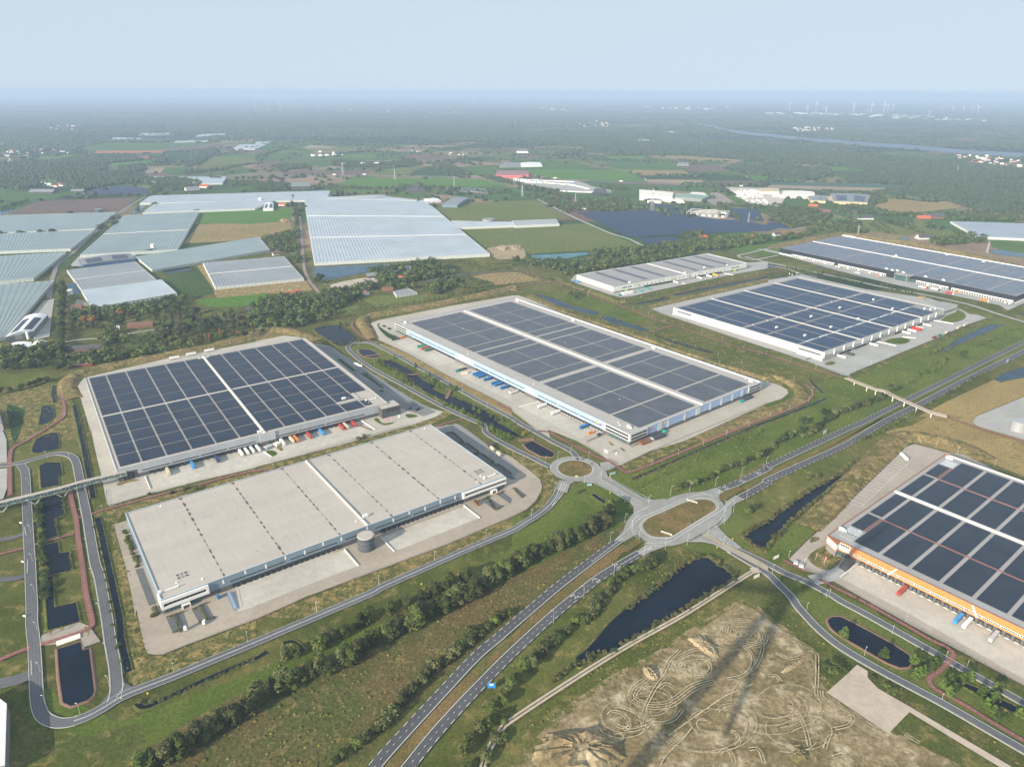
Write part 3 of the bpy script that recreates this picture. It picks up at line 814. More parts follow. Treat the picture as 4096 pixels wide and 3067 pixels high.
def circle_px(s_c,s_edge,n=48):
 c=GP(s_c)[0];r=(GP(s_edge)[0]-c).length
 return c,r
rc,ro=circle_px('22 545,380','22 765,380')
_,ri=circle_px('22 545,380','22 690,380')
cpts=lambda c,r,n=48:[Vector((c.x+r*math.cos(2*math.pi*i/n),c.y+r*math.sin(2*math.pi*i/n),0))for i in range(n)]
sheet('roundabout',None,CONCJ,'road',0,'small round roundabout of pale concrete',pts=cpts(rc,ro))
sheet('roundabout_apron',None,pave('apron_pale',(.36,.35,.325),.08),'road',0,None,pts=cpts(rc,ri+2.2))
sheet('roundabout_island',None,G_MED,'road',0,'grass island of the small roundabout',pts=cpts(rc,ri))
ISL='22 1128,870 1140,905 1175,945 1230,968 1290,972 1370,968 1440,930 1560,855 1700,770 1752,735 1757,700 1735,670 1690,652 1620,648 1540,660 1450,690 1330,745 1200,800 1150,835'
isl=smooth(GP(ISL),4,True)
ic=sum(isl,Vector())/len(isl)
sheet('roundabout_apron',None,pave('apron_pale',(.36,.35,.325),.08),'road',0,None,pts=[ic+(p-ic)*1.045 for p in isl])
sheet('roundabout_island',None,G_MED,'road',0,'brown grass island of the large oval roundabout',pts=isl)
# markings of the oval
mk=MB()
def closed(pts):return pts+[pts[0],pts[1]]
for k,args in((1.075,None),(1.27,(1.3,1.3)),(1.31,(1.3,1.3))):
 pp=[ic+(p-ic)*k for p in isl]
 if args:dashes(mk,closed(pp),0,.35,args[0],args[1],nz('mark'))
 else:ribbon(mk,closed(pp)[:-1],.35,nz('mark'))
for s,dsh in(('22 1060,770 1130,735 1190,705',1),('22 1620,592 1700,612 1760,640',1),('22 1790,868 1700,915 1640,950',1),('22 1190,1025 1250,1045 1320,1055',1),('22 735,345 760,380 770,420 740,455',1)):
 dashes(mk,smooth(GP(s),4),0,.55,.8,.8,nz('mark'))
for s in('22 1045,900 1040,860 1055,820 1100,785','22 885,1010 960,945 1020,890 1045,830 1100,785','22 1835,700 1838,750 1835,775 1800,820','22 1930,640 1870,690 1845,740 1830,790','22 745,460 860,530 1000,610 1130,680','22 830,455 960,525 1080,590 1190,640','22 700,505 870,590 1010,672','22 1640,960 1750,1020 1880,1100','22 1700,950 1800,1010 1930,1085','22 1520,1012 1640,1010 1740,1030 1885,1112','22 690,1190 870,1050 960,985','22 940,1215 1080,1130 1210,1050','22 1780,620 1880,570 1960,530','22 450,500 430,560 400,620 345,705','22 475,510 455,565 410,640 345,705','30 1060,1075 1030,1065 990,1100'):
 ribbon(mk,smooth(GP(s),4),.3,nz('mark'))
# lane arrows
def arrow(at,to):
 a,b=GP(at+' '+to)
 d=(b-a).normalized();x=Vector((-d.y,d.x,0));z=nz('mark')
 L=5.5
 f=lambda u,v:tuple(a+d*u+x*v)[:2]+(z,)
 mk.quad(f(0,-.17),f(L-1.6,-.17),f(L-1.6,.17),f(0,.17))
 mk.poly([f(L-1.8,-.65),f(L,0),f(L-1.8,.65)])
 mk.quad(f(1.6,.17),f(2.6,.9),f(2.6,1.3),f(1.2,.3))
for a,b in(('500,1495','560,1460'),('540,1510','600,1470'),('690,1355','740,1320'),('725,1370','770,1335'),('880,1230','930,1195'),('905,1250','950,1215'),('1990,480','1950,500'),('2020,487','1975,508'),('2130,410','2090,430'),('2150,420','2110,438'),('1850,535','1810,552'),('1870,548','1830,566'),('940,605','990,630'),('975,625','1020,650'),('1780,985','1830,1010'),('1900,1050','1860,1030'),('1140,1040','1190,1020'),('1170,1090','1220,1065')):
 arrow('22 '+a,b)
# give-way teeth and stop lines
for s in('30 270,745 278,880','30 1070,945 1055,1000 1000,1075','20 215,890 228,960','20 240,1170 238,1290','20 110,348 180,350 200,345'):
 dashes(mk,smooth(GP(s),4),0,.5,.9,.9,nz('mark'))
# car park bays
def bays(s0,s1,n,ln,side=1,wd=.14):
 a,b=GP(s0+' '+s1)
 d=(b-a);x=Vector((-d.y,d.x,0)).normalized()*side
 z=nz('mark')
 for i in range(n+1):
  p=a+d*(i/n)
  ribbon(mk,[p,p+x*ln],wd,z)
 ribbon(mk,[a,b],wd,z)
bays('11 650,870','1060,1160',28,5)
bays('11 690,880','860,1010',14,-5)
bays('11 880,1075','1330,1335',36,5)
bays('11 980,1065','1130,1150',13,5)
bays('11 1160,1200','1430,1355',22,5)
bays('11 900,1090','1100,1210',14,-5)
bays('11 1200,1250','1310,1320',9,-5)
bays('23 1240,310','800,720',18,16,-1,.3)
bays('12 1640,1500','2200,1270',26,5,-1)
bays('12 2000,1230','2150,1170',8,6)
bays('22 700,110','800,165',9,5);bays('22 760,85','840,130',8,5);bays('22 880,240','940,270',6,5);bays('22 1200,220','1480,105',20,4,-1)
for i in range(12):
 for x0,x1,y0 in((0,52,90),(0,58,395)):
  a=GP('20 %f,%f'%(x0,y0+i*(19 if y0<300 else 13)))[0];b=GP('20 %f,%f'%(x1,y0-4+i*(19 if y0<300 else 13)))[0];ribbon(mk,[a,b],.3,nz('mark'))
tag(mk.build('road_marking',MARK),'white lane lines, arrows and parking bay lines',None,None,'structure')
sheet('traffic_island','22 1640,962 1680,945 1800,1010 1950,1085 2060,1140 2212,1225 2212,1275 2050,1190 1885,1100',pave('island_tan',(.36,.31,.24),.1),'mark',0,'tan paved median of the right hand road')
sheet('traffic_island','22 760,460 775,455 1180,685 1165,700',pave('island_grey',(.27,.255,.235),.1),'mark',0,'grey paved median between the roundabouts')
sheet('traffic_island','22 1085,985 1130,1020 1000,1105 870,1120 1000,1040',G_MED,'mark',0)
sheet('traffic_island','22 1780,610 1800,670 1870,640 2000,560 1940,535',G_MED,'mark',0)
# median of the main road
sheet('median','31 1095,1655 1400,1310 1700,990 2000,730 2212,520 22 250,1560 500,1360 760,1155 960,1030 1000,1060 900,1160 700,1310 400,1545 290,1640 31 2212,600 2000,800 1700,1130 1400,1460 1240,1655',G_MED,'verge',0,'brown grass median of the lower main road')
sheet('median','22 1960,560 2212,425 23 0,410 400,225 750,50 13 900,1500 1300,1300 1700,1095 2212,845 1900,1000 1400,1250 1000,1440 23 850,50 400,255 0,445 22 2212,455 2020,560',G_MED,'verge',0,'brown grass median of the upper main road')
# red cycle paths
cyc=lambda s,wd=3.6,label=None,sm=6:road('cycle_path',s,wd,REDP,label,[(0,.12,1.2,3.0)],sm)
cyc('10 545,1140 525,1200 545,1300 557,1395 535,1455 440,1520 330,1590 230,1650 20 180,165 110,205 88,260 84,350 86,470 88,610',4,'red cycle path winding past the small ponds')
cyc('20 600,560 640,740 662,840 672,950 692,1080 717,1250 742,1450 30 788,360 797,425 765,468 600,530 440,580 330,607',4,'long red cycle path beside the dark ponds')
cyc('30 265,632 180,660 90,695 -20,745',4)
cyc('20 -30,1130 100,1095 220,1065',3)
cyc('20 640,945 560,962 500,985 290,1040',3.2,'red path crossing the narrow wooden bridge')
cyc('20 680,800 720,795',3);cyc('20 775,778 900,738 1100,682 1400,602 1700,525 1950,455 2212,398 21 120,392 160,378',3.2,'red cycle path between the two left warehouses')
cyc('11 1500,1548 1640,1500 1780,1462',3.2)
cyc('11 840,620 830,660 880,720 960,775 1000,790',3.6,'short red path by the reed pond')
cyc('12 -300,395 20,325 300,285 450,300 900,468 1200,590 1400,652 1900,825 2212,905 13 0,908 200,975 400,1035 650,1110',3.6,'long red cycle path between two solar warehouses')
cyc('12 930,470 1300,400 1700,310 2212,200 2500,150',3.6,'red cycle path before the small white warehouse')
cyc('12 1150,722 1280,685 1395,655',3.2);cyc('12 70,180 200,230 310,285',3.2)
cyc('11 2080,1330 2212,1400',3)
cyc('22 230,55 330,70 500,165 700,265 850,325 920,372 985,412 1040,405 1200,345 1500,222 1890,62 12 2050,1512 13 0,1450 190,1378 330,1312 382,1258 370,1205 320,1165',3.6,'red cycle path round the corner of the blue warehouse')
cyc('23 130,1172 220,1215 310,1265',3.2)
cyc('23 440,1335 520,1375 33 560,105 800,222 1100,390 1400,562 1530,622 1590,670 1600,705 1560,755 1480,830 1400,890 1393,930 1430,980 1530,1040 1700,1130 1860,1230 2020,1328 2212,1440',3.4,'red cycle path winding before the orange warehouse')
cyc('13 1545,1440 1700,1500 1900,1570 2212,1660 23 2212,170',3.6,'red cycle path from the overpass to the right edge')
cyc('11 900,1520 1000,1560',2)
# twin rut dirt track
tr=smooth(GP('22 2120,1250 1900,1385 1470,1655 32 1000,620 500,930 0,1260 31 2130,1330 2050,1450 1990,1570 1950,1700'),6)
o=road('dirt_track',None,4.6,grass('track_green',(.12,.13,.045),(.16,.15,.06),(.3,.25,.12),.05,.3),'twin rut dirt track beside the dark pond',pts=tr)
k=MB()
for d in(-1.25,1.25):ribbon(k,offset_line(tr,d),1.5,nz('mark'))
k.build('wheel_rut',GRAVEL,o)
sheet('junction','22 2050,1240 2120,1235 2140,1280 2085,1290',GRAVEL,'road')
# tyre tracks on the plot
tk=MB()
def loop(s,n=2,gap=1.8,wd=.55):
 pp=smooth(GP(s),8)
 for i in range(n):ribbon(tk,offset_line(pp,i*gap),wd,nz('mark'))
loop('32 1880,520 1900,460 1980,430 2080,460 2140,530 2110,580 2040,590 1950,560 1890,510',4)
loop('32 2140,540 2150,640 2100,780 1980,870 1850,900',2)
loop('32 1980,620 2060,700 2060,790 2010,850',2)
loop('32 1150,890 1030,980 1000,1060 1060,1130 1200,1170 1350,1160 1450,1110 1600,1000 1770,950',4)
loop('32 1300,890 1240,960 1170,1080 1130,1180 1160,1270 1260,1300 1400,1270 1480,1180',2)
loop('32 1390,840 1370,790 1420,765 1470,790 1440,830',2);loop('32 1500,850 1490,790 1560,760 1660,760 1700,810 1660,870 1560,880',2)
loop('32 1280,1000 1330,960 1390,990',2);loop('32 1440,650 1350,740 1320,800 1280,880',2);loop('32 1450,720 1600,660 1700,700 1740,760',2)
loop('32 840,1230 880,1200 960,1230 1000,1310 950,1340',2);loop('32 900,1150 1000,1180 1090,1230 1110,1290',2);loop('32 900,1320 1000,1360 1100,1350 1250,1290',2)
loop('32 1880,1370 1930,1390 1930,1430',2);loop('32 1780,1200 1840,1150 1940,1140',2);loop('32 1800,1560 1850,1530 1890,1580 1900,1640',2)
loop('32 1350,1400 1500,1290 1700,1150 1850,1050 2000,990 2080,950',1,1,.7);loop('32 1280,1655 1340,1560 1480,1420 1560,1320',1,1,.8)
loop('33 400,1000 410,1060 470,1120 600,1200 720,1280 850,1370 1000,1440',4,1.6,.5);loop('33 60,690 200,740 330,700 400,690 410,800 405,980',2)
loop('33 160,1160 230,1190 300,1330 340,1490',2);loop('33 500,1520 540,1420 600,1420',2);loop('33 660,1280 720,1240 680,1300 560,1330',2);loop('33 1170,1390 1300,1470',2)
loop('33 0,890 60,890 90,930',2);loop('33 560,1600 640,1580 720,1640',2);loop('32 2050,1530 2120,1530 2160,1640',2);loop('33 0,470 200,570 380,680',3,1.6,.5)
tr_=random.Random(4)
for cx_,cy_,r0_,r1_,n_ in((1530,800,40,130,9),(2000,520,60,150,8),(1000,1280,40,150,8),(1180,1120,90,230,7),(1900,1400,30,110,4),(1700,1300,60,400,6),(2300,1150,60,300,6),(2500,1350,50,200,5),(900,1400,30,90,4)):
 for _ in range(n_):
  a0,sw,rr_0=tr_.uniform(0,6.28),tr_.uniform(1.2,4.2),tr_.uniform(r0_,r1_);ox,oy=tr_.uniform(-40,40),tr_.uniform(-25,25);sp_=tr_.uniform(-.12,.18)
  pp=smooth(GP('32 '+' '.join('%f,%f'%(cx_+ox+rr_0*(1+sp_*q)*math.cos(a0+sw*q/7),cy_+oy+.62*rr_0*(1+sp_*q)*math.sin(a0+sw*q/7))for q in range(8))),4)
  for i in range(1):ribbon(tk,offset_line(pp,i*1.9),tr_.uniform(.25,.45),nz('mark'))
tag(tk.build('tyre_track',grass('track_pale',(.50,.43,.30),(.40,.335,.215),(.25,.20,.11),.05,.25,(.52,.72),.8)),'pale curved tyre tracks on the sandy plot',None,None,'structure')
# --- water
pond('pond','11 500,690 600,660 720,652 780,690 862,748 850,790 790,830 700,822 640,785',sm=4,label='reed pond between the two big warehouses')
pond('pond','11 890,870 925,858 1000,868 1056,908 1045,928 970,930 915,910',sm=3,label='small oval pond inside the park road loop',bm=BRICKW)
pond('canal','11 1100,962 1160,950 1230,985 1310,1025 1395,1080 1450,1130 1540,1170 1525,1200 1640,1255 1700,1270 1850,1320 2000,1405 2100,1460 2085,1490 2212,1555 2330,1640 2212,1600 2000,1505 1850,1415 1700,1345 1580,1285 1450,1222 1320,1135 1290,1075 1190,1020 1120,1000',label='long winding canal in the park strip')
pond('pond','22 100,168 180,140 355,235 368,258 335,278 250,270 140,210',sm=0,label='brick edged pond beside the small roundabout',bm=BRICKW)
pond('pond','10 372,1352 440,1348 466,1440 412,1490 342,1508 355,1420',sm=3,label='uppermost small pond beside the red path at left')
pond('pond','20 300,155 345,108 490,68 507,190 440,222 290,242',sm=3,label='small square pond above the road loop at left')
pond('pond','20 345,358 400,325 520,322 540,430 500,450 515,520 360,548',label='pond inside the road loop above the skywalk',bm=G_BANK)
pond('pond','20 340,645 540,600 556,770 482,810 497,970 355,1000',label='dark pond under the glazed skywalk')
pond('pond','20 370,1042 500,1008 512,1105 597,1095 626,1250 490,1288 432,1312 395,1150',label='dark pond below the wooden bridge')
pond('pond','20 400,1480 425,1312 452,1312 468,1575 656,1532 30 690,400 560,440 420,478 408,330',label='dark pond round the square grass peninsula')
pond('pond','30 500,640 697,577 716,650 770,635 815,1000 800,1040 760,1080 620,1130 550,1100 520,900',label='rectangular pond with a rounded end inside the hairpin',bm=BRICKW)
pond('pond','33 520,405 540,372 600,360 700,395 1215,688 1140,800 800,625 580,490',sm=3,label='long pond with a rounded end before the orange warehouse',bm=BRICKW)
pond('pond','33 1620,900 1800,970 1950,1040 2212,1170 2212,1230 1900,1080 1640,930',label='narrow dark ditch among the trees at lower right')
pond('pond','22 1640,1150 1690,1148 1750,1190 1910,1290 1905,1335 1600,1500 32 1330,390 1100,515 900,635 700,700 620,770 570,790 560,710 640,650 750,530 860,400 22 1100,1490 1300,1335 1400,1270 1530,1190',sm=3,label='large dark rectangular pond below the oval roundabout')
pond('pond','22 2010,965 2212,842 23 110,765 250,655 400,555 520,485 640,425 640,455 500,575 350,695 200,825 80,935 0,1010 22 2190,1085 2100,1040',sm=3,label='long reedy pond left of the orange warehouse')
pond('pond','13 1490,885 1640,770 1900,650 2042,640 1900,712 1640,822 1530,888',WATERM,label='straight blue ditch beside the main road at right')
pond('pond','13 1955,1122 2050,1060 2300,985 2300,1080 2000,1140',WATERM,sm=0,label='reedy pond below the main road at the right edge')
pond('pond','12 180,375 300,398 550,490 742,540 700,562 560,532 400,482 220,402',WATERM,sm=3,label='long narrow pond behind the blue warehouse')
pond('pond','12 770,580 850,573 1000,630 1172,690 1150,712 1000,665 830,622',WATERM,sm=3,label='second narrow pond behind the blue warehouse')
pond('pond','12 1225,728 1400,785 1700,872 1745,885 1690,890 1400,810 1240,745',sm=3)
pond('pond','12 1060,462 1360,412 1350,428 1090,475',sm=0);pond('pond','12 1400,388 1900,285 2212,228 2212,245 1900,305 1420,400')
pond('pond','13 -10,125 60,130 140,155 0,160',sm=0);pond('pond','13 1350,435 1420,430 1500,455 1400,460');pond('pond','13 2150,555 2300,530 2300,580 2200,570')
pond('reservoir','11 485,150 1230,112 1210,150 960,195 620,265 500,235',WATERB,label='blue reservoir before the big greenhouse',lift=.9)
pond('reservoir','12 150,45 640,18 685,40 380,95 220,108',WATERT,label='turquoise basin below the olive field',lift=1.5,bw=8,bm=F_DARK)
pond('pond','03 1905,1515 2000,1508 2300,1560 2300,1580 2100,1570 1960,1550',WATERB,label='blue heath pond at the right edge')
pond('pond','02 1590,1492 1680,1495 1745,1520 1720,1535 1690,1510',WATERB);pond('pond','03 1130,1400 1230,1410 1220,1425 1140,1415',WATERB)
pond('reservoir','10 580,290 640,285 700,380 600,390',WATERB);pond('reservoir','10 1410,180 1640,150 1670,180 1440,212',WATER,lift=1.2,bw=6,bm=F_DARK)
pond('reservoir','00 1130,1195 1210,1130 1265,1130 1190,1195',WATERB);pond('reservoir','01 405,1045 640,1035 640,1045 420,1055',WATERB);pond('pond','00 -50,1180 130,1150 100,1185 -50,1230',WATERB)
def ditch(s,wd,label=None):
 pts=smooth(GP(s),4)
 a=offset_line(pts,wd/2);b=offset_line(pts,-wd/2)
 mb=MB();ribbon(mb,pts,wd,nz('verge'))
 tag(mb.build('ditch',WATER),label,None,None,'structure')
 mb=MB()
 for sg in(1,-1):
  for(d0,z0),(d1,z1)in(((wd/2,.1),(wd/2+.4,.7)),((wd/2+.4,.7),(wd/2+2.2,.05))):
   A=offset_line(pts,sg*d0);B=offset_line(pts,sg*d1)
   for i in range(len(pts)-1):
    q=((A[i][0],A[i][1],z0),(A[i+1][0],A[i+1][1],z0),(B[i+1][0],B[i+1][1],z1),(B[i][0],B[i][1],z1))
    mb.quad(*(q if sg<0 else q[::-1]))
 tag(mb.build('bank',G_BANK),None,None,None,'structure')
ditch('10 643,1340 680,1490 715,1655 20 745,290 808,630',4.0,'straight dark ditch left of the solar roofed warehouse')
ditch('20 845,800 900,1040 960,1320 1030,1655 30 1050,560 1112,835',4.0,'straight dark ditch left of the flat roofed warehouse')
ditch('22 1045,470 1150,425 1500,270 2130,0 13 60,1462 280,1375 500,1288',3.2,'straight dark ditch along the red path')
ditch('13 362,1120 400,1170 470,1235',3)
ditch('30 1185,1105 1250,1140 1400,1082 1800,892 2212,720 31 95,665',3,'curved dark ditch beside the local road')
ditch('31 235,590 310,575 365,605 395,655',3);ditch('22 700,600 780,655 848,692',4)
ditch('10 470,1170 462,1240 475,1320',3)
river=sheet('river','02 1560,415 1700,428 1900,475 2212,508 03 300,540 700,568 1000,588 1300,608 1700,648 2300,682 2300,715 1700,680 1300,648 900,618 500,592 200,556 0,535 02 1950,505 1750,458',water('river_water',(.045,.085,.13),.3),'yard',3,'wide blue river far on the right')
# sand mounds on the plot
def mound(s,ht,m,label,seed,sm=4):
 pts=smooth(GP(s),sm,True);c=sum(pts,Vector())/len(pts)
 rr=random.Random(seed);mb=MB();n=len(pts);rings=[(1.0,.1),(.88,.45),(.7,.85),(.45,1.0),(.2,.9)]
 L=[]
 for k,h in rings:
  L.append([tuple((c+(p-c)*k*(1+.06*math.sin(3*i+k*9)+rr.uniform(-.06,.06)))[:2])+(.3+h*ht*rr.uniform(.55,1.2),)for i,p in enumerate(pts)])
 for a,b in zip(L,L[1:]):
  for i in range(n):
   j=(i+1)%n;mb.quad(a[i],a[j],b[j],b[i])
 mb.poly(L[-1])
 o=mb.build('sand_mound',m)
 for p in o.data.polygons:p.use_smooth=True
 b_=sum(f.normal.z for f in o.data.polygons)
 if b_<0:o.data.flip_normals()
 return tag(o,label,None,None,'structure')
mound('32 1515,550 1560,540 1620,530 1700,590 1780,680 1760,720 1700,700 1600,630',2.8,SANDL,'long sand ridge on the building plot',1)
mound('32 1130,810 1160,800 1220,830 1265,890 1220,915 1160,880',2.8,SANDL,'small sand heap on the building plot',2)
mound('32 180,1560 260,1420 400,1370 600,1360 800,1400 930,1480 970,1560 900,1650 700,1760 300,1760',5.5,SAND,'large flat topped soil heap at the bottom edge',3)
mound('33 120,830 220,760 340,670 365,690 260,790 140,850',2.6,SANDL,'low sand ridge at the right of the plot',4)
mound('33 190,1560 260,1510 340,1540 330,1600 230,1620',2.5,SAND,None,5)
# ---- warehouses
def roofmat(name,col,v=.05,joint=24.0):
 if name in MATS:return MATS[name]
 m,t,b=_nodes(name)
 p=opos(t)
 c=valmul(t,N2c(t,col),noise(t,mapv(t,p,(.25,1,1)),.06,5,.6),1-v,1+v)
 c=valmul(t,c,noise(t,mapv(t,p,(1.6,.22,1)),.25,4,.6),1-v*.8,1+v*.8)
 br=N(t,"ShaderNodeTexBrick");br.offset=.5
 br.inputs['Scale'].default_value=1;br.inputs['Mortar Size'].default_value=.12
 br.inputs['Brick Width'].default_value=joint;br.inputs['Row Height'].default_value=9.0
 br.inputs[1].default_value=(1,1,1,1);br.inputs[2].default_value=(.97,.97,.97,1);br.inputs[3].default_value=(.90,.90,.90,1)
 t.links.new(p,br.inputs['Vector'])
 c=mixc(t,1.0,c,br.outputs[0],'MULTIPLY')
 t.links.new(c,b.inputs['Base Color'])
 b.inputs['Roughness'].default_value=.8;b.inputs['Specular IOR Level'].default_value=.25
 MATS[name]=m
 return m
def cladding(name,col,rough=.45,rib=1.0,var=.06):
 """profiled metal sheet: fine vertical ribs by world position along the wall"""
 if name in MATS:return MATS[name]
 m,t,b=_nodes(name)
 p=opos(t)
 c=valmul(t,N2c(t,col),noise(t,mapv(t,p,(1,1,.35)),.12,4,.6),1-var,1+var)
 br=N(t,"ShaderNodeTexBrick");br.offset=0
 br.inputs['Scale'].default_value=1;br.inputs['Mortar Size'].default_value=.05
 br.inputs['Brick Width'].default_value=rib*1.2;br.inputs['Row Height'].default_value=50
 br.inputs[1].default_value=(1,1,1,1);br.inputs[2].default_value=(.95,.95,.95,1);br.inputs[3].default_value=(.78,.78,.78,1)
 sp=N(t,"ShaderNodeSeparateXYZ");t.links.new(p,sp.inputs[0])
 ad=N(t,"ShaderNodeMath",operation='ADD');t.links.new(sp.outputs[0],ad.inputs[0]);t.links.new(sp.outputs[1],ad.inputs[1])
 cb=N(t,"ShaderNodeCombineXYZ");t.links.new(ad.outputs[0],cb.inputs[0]);t.links.new(sp.outputs[2],cb.inputs[1])
 t.links.new(cb.outputs[0],br.inputs['Vector'])
 c=mixc(t,1.0,c,br.outputs[0],'MULTIPLY')
 t.links.new(c,b.inputs['Base Color'])
 b.inputs['Roughness'].default_value=rough;b.inputs['Specular IOR Level'].default_value=.35
 MATS[name]=m
 return m
ROOF=roofmat('roof_membrane',(.44,.405,.365))
ROOFG=roofmat('roof_membrane_grey',(.40,.385,.365))
ROOFD=roofmat('roof_grey',(.31,.305,.31))
PARA=paint('parapet_cap',(.52,.55,.58),.4,.05)
WHITE=paint('white_panel',(.80,.80,.78),.4,.04)
WHITEW=paint('white_warm',(.78,.75,.68),.55,.06)
DARKG=paint('dark_grey_panel',(.115,.115,.12),.6,.1)
MIDG=paint('mid_grey_panel',(.25,.25,.255),.6,.08)
BLACK=paint('rubber_black',(.022,.023,.025),.7,.1)
DOOR=paint('door_grey',(.10,.105,.115),.5,.08)
GLASS=paint('window_glass',(.020,.032,.042),.12,.15,.5,0,.6)
GLASSG=paint('green_glass',(.045,.10,.10),.15,.25,.5,0,.6)
STEEL=paint('galvanised_steel',(.42,.44,.45),.4,.06,.5,.3)
BUMP=paint('dock_concrete',(.72,.70,.64),.8,.06)
REDL=paint('sprinkler_pipe_red',(.27,.115,.10),.5,.06)
SOLN=solar('solar_navy',(.007,.015,.034),2.4,1.7,.30,(.050,.065,.090))
SOLB=solar('solar_slate',(.009,.017,.034),2.3,1.05,.60,(.115,.128,.145))
SOLD=solar('solar_blue',(.012,.032,.078),1.2,1.9,.10,(.040,.062,.105))
SOLE=solar('solar_ink',(.007,.014,.030),2.0,1.1,.30,(.055,.070,.090))
SOLG=solar('solar_grey',(.125,.150,.200),1.6,1.6,.14,(.19,.21,.24),rough=.45)
class Bld:
 def __init__(s,name,label,FL,az=None,FR=None,L=None,D=100,h=13.0,shear=0.0,group=None,cat='warehouse'):
  x,y=PX(FL)[0];a=G(x,y,h)
  if az is None:
   x,y=PX(FR)[0];b=G(x,y,h);d=b-a
   az=math.degrees(math.atan2(d.y,d.x));L=L or d.length
  s.L,s.D,s.h,s.k,s.az=L,D,h,shear,R(az)
  s.org=Vector((a.x,a.y,0))
  s.o=tag(empty(name,s.org,s.az),label,cat,group)
  s.u=Vector((math.cos(s.az),math.sin(s.az),0));s.v=Vector((-s.u.y,s.u.x,0))
 def uv(s,px,z=0.0):
  p=GP(px,z)[0]-s.org
  return p.dot(s.u),p.dot(s.v)
 def W(s,u,v,z=0.0):
  return s.org+s.u*(u+s.k*v)+s.v*v+Vector((0,0,z))
 def part(s,name,mb,m,label=None,parent=None):
  if s.k:mb.v=[(x+s.k*y,y,z)for x,y,z in mb.v]
  o=mb.build(name,m,parent or s.o)
  if label:o['label']=label
  return o
 def shell(s,wallm,roofm,lowm=None,lowh=4.8,para=.55,capm=None,low_sides='f',lowlabel=None):
  L,D,h=s.L,s.D,s.h;t=.4
  hr=h-para
  mb=MB()
  z0=lowh if lowm else 0
  mb.box(0,L,0,t,z0,h);mb.box(0,L,D-t,D,0,h)
  mb.box(0,t,t,D-t,0 if 'l' not in low_sides or not lowm else z0,h);mb.box(L-t,L,t,D-t,0 if 'r' not in low_sides or not lowm else z0,h)
  s.part('wall',mb,wallm)
  if lowm:
   mb=MB();mb.box(.03,L-.03,.12,t,0,lowh-.01)
   if 'l' in low_sides:mb.box(.12,t,t+.02,D-t-.02,0,lowh-.01)
   if 'r' in low_sides:mb.box(L-t,L-.12,t+.02,D-t-.02,0,lowh-.01)
   s.part('plinth',mb,lowm)
  mb=MB();mb.box(t+.01,L-t-.01,t+.01,D-t-.01,hr-.4,hr)
  s.part('roof',mb,roofm)
  mb=MB()
  c=.12
  mb.box(-c,L+c,-c,t+c,h+.003,h+.16);mb.box(-c,L+c,D-t-c,D+c,h+.003,h+.16)
  mb.box(-c,t+c,t+c+.002,D-t-c-.002,h+.003,h+.16);mb.box(L-t-c,L+c,t+c+.002,D-t-c-.002,h+.003,h+.16)
  s.part('parapet',mb,capm or PARA)
  s.hr=hr
 def array(s,u0,u1,v0,v1,m,cuts_u=(),cuts_v=(),th=.28,name='solar_array'):
  us=[u0]+list(cuts_u)+[u1];vs_=[v0]+list(cuts_v)+[v1]
  mb=MB();g=.85
  for i in range(len(us)-1):
   for j in range(len(vs_)-1):
    a=us[i]+(g if i else 0);b=us[i+1]-(g if i<len(us)-2 else 0)
    c=vs_[j]+(g if j else 0);d=vs_[j+1]-(g if j<len(vs_)-2 else 0)
    mb.box(a,b,c,d,s.hr+.2,s.hr+.2+th)
  return s.part(name,mb,m)
 def window(s,u0,u1,z0,z1,m=None,y=0.0,mull=2.2,frame=None,side='f',name='window'):
  """ribbon window set 4 cm proud of the wall, with mullions"""
  mb=MB();e=.05
  def bx(a,b,p,q,c,d):
   if side=='f':mb.box(a,b,y-q,y-p,c,d)
   elif side=='l':mb.box(y-q,y-p,a,b,c,d)
   else:mb.box(y+p,y+q,a,b,c,d)
  mb.cur=0;bx(u0,u1,0,e,z0,z1)
  mb.cur=1
  n=max(1,int((u1-u0)/mull))
  for i in range(n+1):
   a=u0+(u1-u0)*i/n
   bx(a-.09,a+.09,e+.002,e+.07,z0,z1)
  return s.part(name,mb,[m or GLASS,frame or MIDG])
 def docks(s,us,y=0.0,z=.9,name='dock_door',w_=3.5,h_=3.9,bump=True,m=None):
  me=None
  for u in us:
   if me is None:
    mb=MB()
    mb.cur=0
    mb.box(-w_/2,-w_/2+.55,-.7,0,z,z+h_);mb.box(w_/2-.55,w_/2,-.7,0,z,z+h_)
    mb.box(-w_/2+.56,w_/2-.56,-.7,0,z+h_-.6,z+h_)
    mb.cur=1;mb.box(-w_/2+.57,w_/2-.57,-.12,0,z,z+h_-.62)
    mb.cur=2
    if bump:
     mb.box(-w_/2-.1,w_/2+.1,-.55,0,.02,z-.02)
    me=mb.data(name,m or[BLACK,DOOR,BUMP])
   o=link(name,me,s.o)
   o.location=(u+s.k*y,y,0)
 def bump_wall(s,u0,u1,y,z0,z1,m,name='canopy',d=.25,**kw):
  mb=MB();mb.box(u0,u1,y-d,y-.003,z0,z1)
  return s.part(name,mb,m,**kw)
 def sidebox(s,v0,v1,x,z0,z1,m,name,d=.2,right=True):
  mb=MB()
  if right:mb.box(x+.003,x+d,v0,v1,z0,z1)
  else:mb.box(x-d,x-.003,v0,v1,z0,z1)
  return s.part(name,mb,m)
